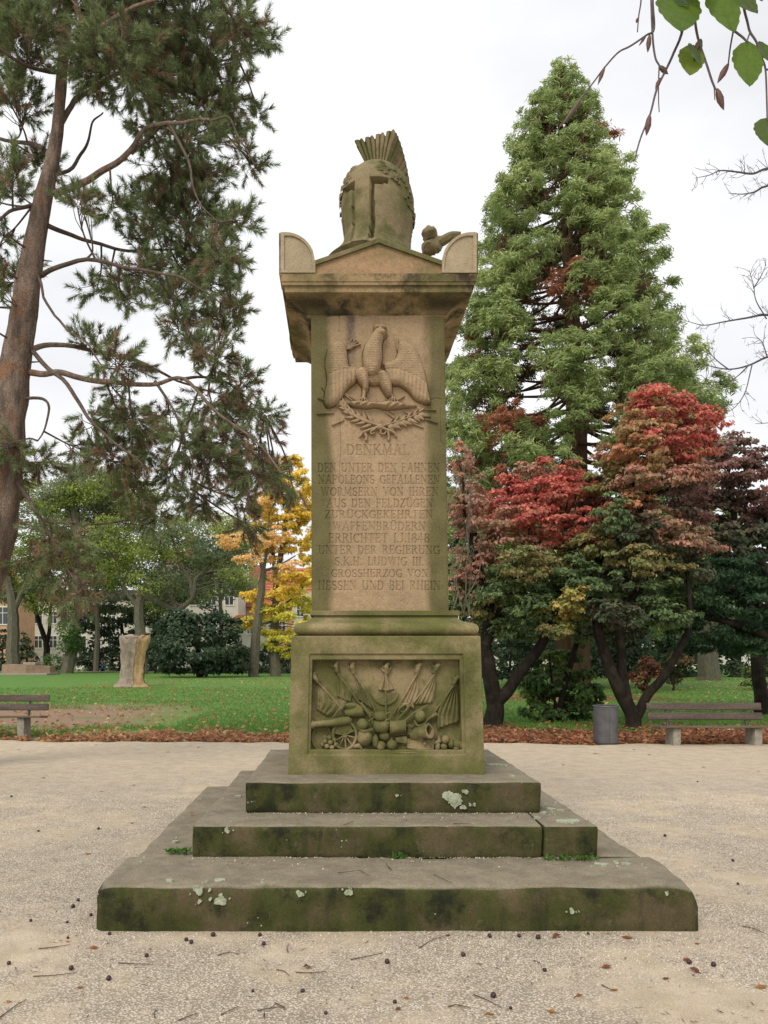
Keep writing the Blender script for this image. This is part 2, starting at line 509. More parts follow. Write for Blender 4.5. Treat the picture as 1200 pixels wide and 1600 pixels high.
# loose stones on the gravel, thickest in patches and along the foot of the steps
def scatter_stones():
    N = 150000
    Y = 3.2 + rng.random(N) ** 1.5 * 6.0
    X = (-.46 + rng.random(N) * 1.04) * Y * 1.02
    dens = 1 - np.clip((fbm(np.stack([X * .9, Y * .9, X * 0], -1), 21, 4) - .42) / .14, 0, 1)
    rim = np.exp(-np.abs(np.minimum(Y - 4.63, 0)) / .25) * ((X > -1.6) & (X < 2.3))
    keep = rng.random(N) < np.maximum(dens, rim * .9) * .9 + .06
    keep &= ~((X > -1.44) & (X < 2.12) & (Y > 4.62) & (Y < 8.2))
    X, Y = X[keep], Y[keep]
    N = len(X)
    s = (.0028 + .0055 * rng.random(N) ** 2.5) * (1 + .06 * (Y - 3))
    th = rng.random((N, 1)) * 6.28 + np.arange(4) * 1.57 + rng.random((N, 4)) * .8
    r = s[:, None] * (.7 + .6 * rng.random((N, 4)))
    zb = .0
    V = np.zeros((N, 5, 3))
    V[:, :4, 0] = X[:, None] + r * np.cos(th); V[:, :4, 1] = Y[:, None] + r * np.sin(th); V[:, :4, 2] = zb - .006
    V[:, 4, 0] = X + s * .3 * (rng.random(N) - .5); V[:, 4, 1] = Y; V[:, 4, 2] = zb + s * (.6 + .6 * rng.random(N))
    # follow the path surface
    zz = .014 * (fbm(np.stack([X * 1.4, Y * 1.4, X * 0], -1), 3, 4) - .5)
    V[:, :, 2] += zz[:, None]
    F = np.concatenate([np.stack([np.arange(N) * 5 + k, np.arange(N) * 5 + (k + 1) % 4, np.arange(N) * 5 + 4], -1) for k in range(4)])
    b = rng.random((N, 1)) ** 1.3
    t = np.array([.38, .315, .245]) * (1 - b) + np.array([.76, .69, .585]) * b
    dark = rng.random(N) < .05
    t[dark] *= .35
    g = mesh_np('gravel', V.reshape(-1, 3), F, M['pebble'], None, False, np.repeat(t, 5, 0), kind='stuff')
def pebblemat():
    g = G('pebble', .9, .2)
    a = g.node('ShaderNodeAttribute'); a.attribute_name = 'tint'
    return g.done(a.outputs['Color'])
M['pebble'] = pebblemat()
scatter_stones()

# grit washed into the inner corners of the steps
def step_grit():
    r = np.random.default_rng(15)
    n = 900
    lv = r.random(n) < .62
    X = np.where(lv, r.uniform(-1.35, 2.05, n), r.uniform(-.95, 1.7, n))
    back = np.abs(r.normal(size=n)) * np.where(r.random(n) < .75, .018, .16)
    Y = np.where(lv, 5.283, 5.712) - back
    inside = (lv & (X > -1.0) & (X < 1.76)) | (~lv & (X > -.69) & (X < 1.486))
    X, Y, lv = X[inside], Y[inside], lv[inside]; n = len(X)
    Z = np.where(lv, .272, .487)
    s = .002 + .0045 * r.random(n) ** 2.5
    th = r.random((n, 1)) * 6.28 + np.arange(4) * 1.57
    V = np.zeros((n, 5, 3))
    V[:, :4, 0] = X[:, None] + s[:, None] * np.cos(th); V[:, :4, 1] = Y[:, None] + s[:, None] * np.sin(th); V[:, :4, 2] = (Z - .004)[:, None]
    V[:, 4] = np.stack([X, Y, Z + s], -1)
    F = np.concatenate([np.stack([np.arange(n) * 5 + k, np.arange(n) * 5 + (k + 1) % 4, np.arange(n) * 5 + 4], -1) for k in range(4)])
    b = r.random((n, 1))
    t = np.array([.30, .25, .18]) * (1 - b) + np.array([.70, .64, .54]) * b
    g_ = r.random(n) < .3
    t[g_] = np.array([.09, .13, .035])
    mesh_np('step_grit', V.reshape(-1, 3), F, M['pebble'], None, False, np.repeat(t, 5, 0), kind='stuff')
step_grit()

# ------------------------------------------------------------------ the monument
cy = 6.86
mon = thing('monument', 'tall sandstone monument with carved eagle, inscription and crested helmet, standing on three steps', 'monument', (.33, cy, 0))

def steps():
    e = .004
    # lowest step: a deep front course, side courses behind it
    for k, a in enumerate([(-1.457, 2.142, 4.63, 5.34, -.12, .267), (-1.40, -.75, 5.345, 8.22, -.12, .262), (1.42, 2.08, 5.345, 8.22, -.12, .262), (-.745, 1.415, 7.4, 8.22, -.12, .262), (-.745, 1.415, 5.345, 7.395, -.12, .262)]):
        b = MB().rbox(*a, r=.034 if k == 0 else .02, cell=.045 if k == 0 else .09, rough=.012, seed=k * 7, wear=.9)
        if k == 0:                                            # the ends have weathered round, the right one most
            for j in range(len(b.v)):
                v = b.v[j]
                for cx_, rad, amt in ((2.142, .17, .032), (-1.457, .12, .02)):
                    d = np.sqrt(((v[:, 0] - cx_)) ** 2 + ((v[:, 1] - 4.63) * .8) ** 2 + ((v[:, 2] - .267) * 1.3) ** 2)
                    w = np.clip(1 - d / rad, 0, 1) ** 1.5 * (.6 + .8 * fbm(v * 6, 9, 3))
                    v[:, 0] -= np.sign(cx_) * w * amt; v[:, 2] -= w * amt * .8; v[:, 1] += w * amt * .5
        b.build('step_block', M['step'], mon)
    for k, a in enumerate([(-1.0, 1.388, 5.29, 5.85, .255, .483), (1.393, 1.76, 5.287, 5.85, .255, .482), (-.995, -.4, 5.855, 7.87, .255, .479), (1.2, 1.755, 5.855, 7.87, .255, .479), (-.395, 1.195, 5.855, 7.87, .255, .477)]):
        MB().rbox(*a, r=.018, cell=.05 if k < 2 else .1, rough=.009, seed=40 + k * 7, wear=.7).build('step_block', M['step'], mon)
    for k, a in enumerate([(-.69, 1.486, 5.72, 6.7, .475, .709), (-.69, 1.486, 6.704, 7.76, .475, .707)]):
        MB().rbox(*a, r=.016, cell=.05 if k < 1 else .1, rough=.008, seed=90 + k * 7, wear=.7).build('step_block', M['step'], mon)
steps()

def loft(name, prof, mat, parent, sub=1, seed=0, rough=.0):
    """square moulding: prof rows are (z, x_left, x_right, half depth)"""
    V, n = [], 0
    k = 14
    for z, xl, xr, hd in prof:
        c = [(xl, cy - hd), (xr, cy - hd), (xr, cy + hd), (xl, cy + hd)]
        for a in range(4):
            p, r = np.array(c[a]), np.array(c[(a + 1) % 4])
            for t in np.arange(k) / k:
                V.append([*(p + (r - p) * t), z])
    V = np.array(V)
    if rough:
        c = np.array([(prof[0][1] + prof[0][2]) / 2, cy, 0])
        D = V - c; D[:, 2] = 0
        V += D / np.linalg.norm(D, axis=1)[:, None] * ((fbm(V * 6, seed, 3) - .5) * 2 * rough)[:, None]
    m, N = len(prof), 4 * k
    i = np.arange(m - 1)[:, None] * N
    j = np.arange(N)[None, :]
    q = np.stack([i + j, i + (j + 1) % N, i + N + (j + 1) % N, i + N + j], -1).reshape(-1, 4)
    return mesh_np(name, V, [q, np.arange(N)[::-1].reshape(1, -1), np.arange((m - 1) * N, m * N).reshape(1, -1)], mat, parent, True, None, 32)

def curve_prof(pts):
    return [tuple(p) for p in pts]

# pedestal with a sunk panel in its front
PF = 6.09
def pedestal():
    zb, zt = .700, 1.792
    def X(u, z):                                             # battered sides
        t = (z - zb) / (zt - zb)
        l = -.40 + (.028) * t; r = 1.14 - .034 * t
        return l + (r - l) * u
    def uof(px): return (px - 450) / 308.0
    zs = lambda py: EYE + (HY - py) / 200.0
    # frame opening and its inner fillet
    ul, ur, z0, z1 = uof(480), uof(729), zs(1180), zs(1022)
    il, ir, y0, y1 = uof(484.5), uof(723.5), zs(1172), zs(1031)
    dep1, dep2 = .014, .105
    V, Q = [], []
    def ring(a, b, c, d, y):
        s = len(V)
        for (u, z) in ((a, c), (b, c), (b, d), (a, d)):
            V.append((X(u, z), y, z))
        return s
    o = ring(0, 1, zb, zt, PF); f = ring(ul, ur, z0, z1, PF); g_ = ring(ul, ur, z0, z1, PF + dep1); h = ring(il, ir, y0, y1, PF + dep1); k = ring(il, ir, y0, y1, PF + dep2)
    b = len(V)
    for (u, z) in ((0, zb), (1, zb), (1, zt), (0, zt)):
        V.append((X(u, z), 2 * cy - PF, z))
    def between(a, c):
        for j in range(4): Q.append((a + j, a + (j + 1) % 4, c + (j + 1) % 4, c + j))
    between(o, f); between(f, g_); between(g_, h); between(h, k)
    Q.append((k, k + 1, k + 2, k + 3))
    for j in range(4): Q.append((o + (j + 1) % 4, o + j, b + j, b + (j + 1) % 4))
    Q.append((b + 3, b + 2, b + 1, b))
    ped = mesh_np('pedestal', np.array(V), np.array(Q), M['base'], mon, False)
    bv = ped.modifiers.new('worn_edges', 'BEVEL'); bv.width = .009; bv.segments = 2; bv.limit_method = 'ANGLE'; bv.angle_limit = math.radians(50)
    return PF + dep2
RY = pedestal()

def base_mould():
    P = []
    c = .333
    def row(z, xl, xr): P.append((z, xl, xr, (xr - xl) / 2))
    row(1.790, -.345, 1.085); row(1.800, -.36, 1.10)
    for a in np.linspace(-70, 90, 9):                        # torus
        s = math.sin(math.radians(a)); co = math.cos(math.radians(a))
        row(1.848 + .05 * s, -.305 - .055 * co, 1.045 + .055 * co)
    for t in np.linspace(.1, 1, 6):                          # hollow above it
        e = 1 - (1 - t) ** 2
        row(1.90 + .062 * t, -.285 + .075 * e, 1.02 - .075 * e)
    row(1.963, -.235, .968); row(1.997, -.235, .968); row(2.0, -.23, .962)
    loft('base_moulding', P, M['base'], mon, rough=.004)
base_mould()

# ------- shaft, with the inscription cut into its front
SZ0, SZ1, SF = 2.0, 4.385, 6.30
def sx(u, z):
    t = (z - SZ0) / (SZ1 - SZ0)
    l = -.223 + t * (-.005); r = .886 + t * (-.036)
    return l + (r - l) * u
P = []
for z in np.linspace(SZ0, SZ1, 14):
    P.append((z, sx(0, z), sx(1, z), .55))
shaft = loft('shaft', P, M['shaft'], mon, rough=.0)

def glyphs():
    T, t = .17, .075
    def arc(cx, cy_, rx, ry, a0, a1, n=9):
        out = []
        an = np.radians(np.linspace(a0, a1, n))
        for a, b in zip(an[:-1], an[1:]):
            w = t + (T - t) * abs(math.cos((a + b) / 2))
            out.append((cx + rx * math.cos(a), cy_ + ry * math.sin(a), cx + rx * math.cos(b), cy_ + ry * math.sin(b), w))
        return out
    v = lambda x, w=T: [(x, 0, x, 1, w), (x - .11, .02, x + .11, .02, t), (x - .11, .98, x + .11, .98, t)]
    h = lambda x0, x1, y: [(x0, y, x1, y, t)]
    g = {}
    g['A'] = (.85, [(.4, 1, .1, 0, t), (.42, 1, .72, 0, T), (.22, .36, .6, .36, t), (0, .02, .2, .02, t), (.6, .02, .84, .02, t)])
    g['B'] = (.68, v(.15) + arc(.3, .755, .24, .225, 90, -90) + arc(.3, .265, .3, .245, 90, -90) + h(.15, .32, .98) + h(.15, .32, .52) + h(.15, .32, .02))
    g['C'] = (.74, arc(.42, .5, .36, .48, 55, 305, 14) + [(.68, .7, .68, .95, t), (.68, .08, .68, .28, t)])
    g['D'] = (.78, v(.15) + arc(.3, .5, .4, .48, 90, -90, 12) + h(.15, .3, .98) + h(.15, .3, .02))
    g['E'] = (.66, v(.15) + h(.15, .58, .98) + h(.15, .48, .52) + h(.15, .6, .02) + [(.58, .98, .58, .76, t), (.6, .02, .6, .25, t), (.46, .42, .46, .62, t)])
    g['F'] = (.62, v(.15) + h(.15, .58, .98) + h(.15, .46, .52) + [(.58, .98, .58, .76, t), (.45, .42, .45, .62, t)])
    g['G'] = (.8, arc(.42, .5, .36, .48, 55, 300, 14) + [(.7, .0, .7, .42, T), (.55, .42, .8, .42, t), (.68, .72, .68, .95, t)])
    g['H'] = (.82, v(.15) + v(.66) + h(.15, .66, .52))
    g['I'] = (.3, v(.15))
    g['J'] = (.42, [(.28, 1, .28, .15, T), (.28, .15, .05, .02, t), (.16, .98, .4, .98, t)])
    g['K'] = (.8, v(.15) + [(.62, 1, .2, .48, t), (.3, .58, .68, 0, T), (.58, .02, .8, .02, t), (.5, .98, .74, .98, t)])
    g['L'] = (.64, v(.15) + h(.15, .58, .02) + [(.58, .02, .58, .27, t)])
    g['M'] = (.98, [(.12, 0, .16, 1, t), (.18, 1, .47, .05, T), (.47, .05, .78, 1, t), (.8, 1, .84, 0, T), (0, .02, .24, .02, t), (.7, .02, .96, .02, t)])
    g['N'] = (.86, [(.14, 0, .14, 1, t), (.14, 1, .7, 0, T), (.7, 0, .7, 1, t), (.02, .02, .27, .02, t), (.58, .98, .82, .98, t), (.02, .98, .16, .98, t)])
    g['O'] = (.84, arc(.42, .5, .35, .48, 0, 360, 18))
    g['P'] = (.66, v(.15) + arc(.3, .74, .28, .24, 90, -90) + h(.15, .3, .98) + h(.15, .3, .5))
    g['R'] = (.78, v(.15) + arc(.3, .76, .26, .22, 90, -90) + h(.15, .3, .98) + h(.15, .3, .53) + [(.36, .53, .66, 0, T), (.6, .02, .78, .02, t)])
    g['S'] = (.62, arc(.31, .74, .23, .24, 50, 230, 9) + [(.16, .58, .46, .42, T)] + arc(.31, .26, .25, .24, 50, -130, 9) + [(.5, .75, .5, .95, t), (.07, .06, .07, .28, t)])
    g['T'] = (.74, v(.37) + h(.04, .7, .98) + [(.04, .98, .04, .74, t), (.7, .98, .7, .74, t)])
    g['U'] = (.84, [(.16, 1, .16, .3, T), (.68, 1, .68, .3, t), (.02, .98, .3, .98, t), (.56, .98, .8, .98, t)] + arc(.42, .3, .26, .28, 180, 360, 9))
    g['V'] = (.8, [(.1, 1, .4, 0, T), (.4, 0, .7, 1, t), (0, .98, .22, .98, t), (.58, .98, .8, .98, t)])
    g['W'] = (1.1, [(.1, 1, .34, 0, T), (.34, 0, .55, .95, t), (.52, 1, .76, 0, T), (.76, 0, .98, 1, t), (0, .98, .22, .98, t), (.86, .98, 1.1, .98, t)])
    g['Z'] = (.68, h(.08, .6, .98) + h(.06, .62, .02) + [(.6, 1, .08, 0, T), (.08, .98, .08, .76, t), (.62, .02, .62, .24, t)])
    g['\u00dc'] = (.84, g['U'][1] + [(.3, 1.17, .31, 1.17, T), (.54, 1.17, .55, 1.17, T)])
    g['1'] = (.4, v(.2))
    g['8'] = (.62, arc(.31, .75, .2, .23, 0, 360, 13) + arc(.31, .27, .25, .26, 0, 360, 13))
    g['4'] = (.7, [(.46, 1, .46, 0, T), (.46, 1, .06, .3, t), (.06, .3, .64, .3, t)])
    g['.'] = (.24, [(.12, .08, .125, .08, T)])
    g[' '] = (.5, [])
    return g

LINES = [("DENKMAL", 541, 641, 695, 711), ("DEN UNTER DEN FAHNEN", 496, 688, 724, 738), ("NAPOLEONS GEFALLENEN", 497, 688, 743, 756), ("WORMSERN VON IHREN", 501, 686, 762, 775),
         ("AUS DEN FELDZ\u00dcGEN", 510, 677, 780, 793), ("ZUR\u00dcCKGEKEHRTEN", 507, 677, 798, 810), ("WAFFENBR\u00dcDERN", 519, 666, 816, 829), ("ERRICHTET I.J.1848", 513, 672, 834, 848),
         ("UNTER DER REGIERUNG", 497, 688, 853, 866), ("S.K.H. LUDWIG III.", 523, 663, 871, 884), ("GROSSHERZOG VON", 517, 670, 890, 902), ("HESSEN UND BEI RHEIN", 497, 689, 908, 922)]
def front_panel():
    zf = np.arange(2.15, 3.36, .0031)
    zs = np.concatenate([np.arange(SZ0, 2.15, .009), zf, np.arange(3.365, SZ1, .0042), [SZ1]])
    us = np.linspace(0, 1, 350)
    U, Z = np.meshgrid(us, zs, indexing='ij')
    Xw = sx(U, Z)
    D = np.zeros_like(Z)
    gl = glyphs()
    s = 193.2
    toz = lambda py: EYE + (HY - py) / s
    def stroke(x0, z0, x1, z1, w, depth):
        lo = min(x0, x1) - w; hi = max(x0, x1) + w; zl = min(z0, z1) - w; zh = max(z0, z1) + w
        ix = np.where((Xw[:, 0] > lo - .02) & (Xw[:, 0] < hi + .02))[0]
        iz = np.where((zs > zl) & (zs < zh))[0]
        if not len(ix) or not len(iz): return
        A = Xw[ix[0]:ix[-1] + 1, iz[0]:iz[-1] + 1]; B = Z[ix[0]:ix[-1] + 1, iz[0]:iz[-1] + 1]
        dx, dz = x1 - x0, z1 - z0
        L2 = dx * dx + dz * dz + 1e-12
        t = np.clip(((A - x0) * dx + (B - z0) * dz) / L2, 0, 1)
        d = np.hypot(A - x0 - t * dx, B - z0 - t * dz)
        v = np.clip((w / 2 - d) / (w / 2) * 1.7, 0, 1) * depth
        sl = D[ix[0]:ix[-1] + 1, iz[0]:iz[-1] + 1]
        np.maximum(sl, v, out=sl)
    for txt, x0, x1, y0, y1 in LINES:
        wid = sum(gl[c][0] + .10 for c in txt)
        H = (y1 - y0) / s
        k = (x1 - x0) / s / wid
        x = (x0 - VPX) / s
        zb = toz(y1)
        for c in txt:
            for (a, b, c2, d, w) in gl[c][1]:
                stroke(x + (a + .05) * k, zb + b * H, x + (c2 + .05) * k, zb + d * H, max(w * H * .92, .0062), .0085 if w > .1 else .006)
            x += (gl[c][0] + .10) * k
    zl = toz(932.5)
    for a, b in ((553, 588), (598, 640)):                    # rule under the text, tapering outwards
        stroke((a - VPX) / s, zl, (b - VPX) / s, zl, .008, .007)
    stroke((592.5 - VPX) / s, zl, (593.5 - VPX) / s, zl, .012, .007)
    # cracks and joints
    cr = [(531, 655), (533, 700), (531, 730), (532, 760), (530, 800)]
    for (a, b), (c, d) in zip(cr[:-1], cr[1:]): stroke((a - VPX) / s, toz(b), (c - VPX) / s, toz(d), .006, .008)
    for pts in ([(664, 491), (664, 560), (665, 625)], [(530, 491), (530, 520)], [(672, 625), (682, 622), (690, 624)], [(688, 640), (689, 690), (694, 695)]):
        for (a, b), (c, d) in zip(pts[:-1], pts[1:]): stroke((a - VPX) / s, toz(b), (c - VPX) / s, toz(d), .006, .007)
    for R in RELIEFS[:2]:                                        # groove added round eagle and thunderbolt so shade darkens their outlines
        m = R.h > .0015
        g = m.copy()
        for _ in range(2):
            p = np.pad(g, 1)
            g = p[1:-1, 1:-1] | p[2:, 1:-1] | p[:-2, 1:-1] | p[1:-1, 2:] | p[1:-1, :-2]
        c0 = R.xs[1] - R.xs[0]
        ix = np.round((Xw - R.xs[0]) / c0).astype(int); iz = np.round((Z - R.zs[0]) / c0).astype(int)
        ok = (ix >= 0) & (iz >= 0) & (ix < len(R.xs)) & (iz < len(R.zs))
        gg_ = np.zeros_like(D); gg_[ok] = g[ix[ok], iz[ok]]
        D = np.maximum(D, gg_ * .009)
    Pn = np.stack([Xw.ravel() * 9, Z.ravel() * 9, 0 * Z.ravel()], -1)
    rough = (fbm(Pn, 31, 4) - .5) * .0028
    wear = .85 + .4 * vnoise(Pn * .9, 77)                      # some letters nearly weathered away
    Yw = SF - .004 + D.ravel() * wear + rough
    edge = ((U < .004) | (U > .996)).ravel()
    Yw[edge] = SF + .002
    V = np.stack([Xw.ravel(), Yw, Z.ravel()], -1)
    n = len(zs)
    i = (np.arange(len(us) - 1)[:, None] * n + np.arange(n - 1)[None, :]).ravel()
    mesh_np('inscription_panel', V, np.stack([i, i + n, i + n + 1, i + 1], -1), M['shaft'], shaft, True)
# ------- cornice
def cornice():
    P = []
    c = .308
    def row(z, h): P.append((z, c - h, c + h, h))
    row(4.372, .545); row(4.374, .562); row(4.392, .566); row(4.396, .556)
    for t in np.linspace(0, 1, 8):
        row(4.40 + .092 * t, .56 + .165 * (1 - math.sqrt(max(0, 1 - t * t)) * .55 - (1 - t) * .45))
    row(4.496, .735); row(4.541, .738); row(4.543, .756); row(4.566, .758); row(4.568, .764); row(4.624, .772); row(4.63, .764)
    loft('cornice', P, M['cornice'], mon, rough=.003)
cornice()

# ------- four gables and the roof between them
CC = .308
def roof():
    zb, za, ze = 4.628, 4.885, 4.712
    h, half = .752, .495
    poly = [(CC - half, zb), (CC + half, zb), (CC + half, ze - .01), (CC, za - .014), (CC - half, ze - .01)]
    MB().prism(poly, cy - h, cy + h).build('pediment', M['gable'], mon, sharp=30)
    m = MB().prism([(x - CC, z - .003) for x, z in poly], -h, h)
    V = m.v[0]; W2 = np.stack([CC - V[:, 1], cy + V[:, 0], V[:, 2]], -1); m.v[0] = W2
    m.build('pediment', M['gable'], mon, sharp=30)
    # raking mouldings, standing proud of each gable and running back over the roof
    def rake(sgn):
        t = .026
        return [(CC + sgn * (half + .01), ze - .022), (CC + sgn * (half + .01), ze + .012), (CC, za + .016), (CC, za - .018)]
    for sgn in (-1, 1):
        p = rake(sgn)
        if sgn > 0: p = p[::1]
        else: p = p[::-1]
        MB().prism(p, cy - h - .022, cy + h + .022).build('roof_slab', M['roof'], mon, sharp=30)
        m = MB().prism([(x - CC, z - .002) for x, z in p], -h - .022, h + .022)
        V = m.v[0]; m.v[0] = np.stack([CC - V[:, 1], cy + V[:, 0], V[:, 2]], -1)
        m.build('roof_slab', M['roof'], mon, sharp=30)
roof()

def acroterion(sx_, sy_):
    """corner horn: a quarter round towards both neighbouring sides"""
    w, zb, zt = .272, 4.629, 4.945
    n = 14
    t = np.linspace(0, 1, n + 1)
    def q(a):                                                # height over distance from the outer edge, 0..1
        a = np.asarray(a)
        return zb + .075 + (zt - zb - .075) * np.sqrt(np.clip(1 - np.clip((a - .14) / .86, 0, 1) ** 2, 0, 1))
    A, B = np.meshgrid(t, t, indexing='ij')
    Zt = np.minimum(q(A), q(B))
    X = CC + sx_ * (.766 - A * w); Y = cy + sy_ * (.766 - B * w)
    V = np.stack([X.ravel(), Y.ravel(), Zt.ravel()], -1)
    m = MB()
    N = n + 1
    i = (np.arange(n)[:, None] * N + np.arange(n)[None, :]).ravel()
    qd = np.stack([i, i + N, i + N + 1, i + 1], -1)
    if sx_ * sy_ < 0: qd = qd[:, ::-1]
    m.add(V, qd)
    G2 = V.reshape(N, N, 3)
    for e in (G2[0], G2[-1], G2[:, 0], G2[:, -1]):
        b = e.copy(); b[:, 2] = zb
        k = np.arange(n)
        m.add(np.concatenate([e, b]), np.stack([k, k + 1, k + 1 + N, k + N], -1))
    o = m.build('acroterion', M['clean'], mon, sharp=40)
    # raised border of the quarter-round field, on the two outer faces
    prof_o = [(a, float(q(a))) for a in t]
    ins = .026
    inner = [(max(a, .10) if a < .5 else a, z - ins) for a, z in prof_o]
    for face in (0, 1):
        r = MB()
        y0 = .766; y1 = .779
        outer = [(0, zb)] + prof_o + [(1, zb)]
        cen = (.42, zb + .11)
        inn = [(.10, zb + .022)] + [(min(max(a * .86 + .09, .10), .93), max(zb + .03, z - ins)) for a, z in prof_o] + [(.93, zb + .022)]
        K = len(outer)
        def pt(a, z, d):
            return (CC + sx_ * (.766 - a * w), cy + sy_ * d, z) if face == 0 else (CC + sx_ * d, cy + sy_ * (.766 - a * w), z)
        Vv = [pt(a, z, y1) for a, z in outer] + [pt(a, z, y1) for a, z in inn] + [pt(a, z, y0 - .002) for a, z in outer] + [pt(a, z, y0 - .002) for a, z in inn]
        Q = []
        for j in range(K):
            k2 = (j + 1) % K
            Q += [(j, k2, K + k2, K + j), (2 * K + j, 2 * K + k2, k2, j), (K + j, K + k2, 3 * K + k2, 3 * K + j)]
        r.add(Vv, Q)
        r.build('rim', M['cornice'] if face else M['clean'], o, smooth=False)
for a in (-1, 1):
    for b in (-1, 1):
        acroterion(a, b)

# rubble bed under the helmet, broken hilt beside it
def rough_lump(c, r, seed, amp=.25, n=26, m=16):
    b = MB().ball((0, 0, 0), (1, 1, 1), n, m)
    V = b.v[0]
    V = V * (1 + amp * (fbm(V * 2.2 + seed * 3.1, seed, 4)[:, None] - .5) * 2)
    b.v[0] = V * np.array(r) + np.array(c)
    return b
rough_lump((CC, cy - .02, 4.87), (.50, .46, .20), 3, .3, 40, 20).build('rubble_bed', M['roof'], mon)
fr = MB()
fr.v = []; fr.n = 0
h1 = W(671, 366, 6.45); h2 = W(681, 383, 6.45); h3 = W(700, 374, 6.45)
rough_lump((h1[0], 6.45, h1[2]), (.062, .09, .058), 71, .38, 16, 12).build('broken_hilt', M['roof'], mon)
rough_lump((h2[0], 6.46, h2[2] + .005), (.055, .06, .06), 75, .42, 16, 12).build('broken_hilt', M['roof'], mon)
rough_lump(W(672, 388, 6.5), (.075, .1, .05), 79, .4, 16, 12).build('broken_hilt', M['roof'], mon)
MB().tube(spline([W(676, 377, 6.47), W(690, 377, 6.46), W(705, 369, 6.44), W(720, 368, 6.43)], 5), np.linspace(.05, .03, 16), 8).build('broken_hilt', M['roof'], mon)

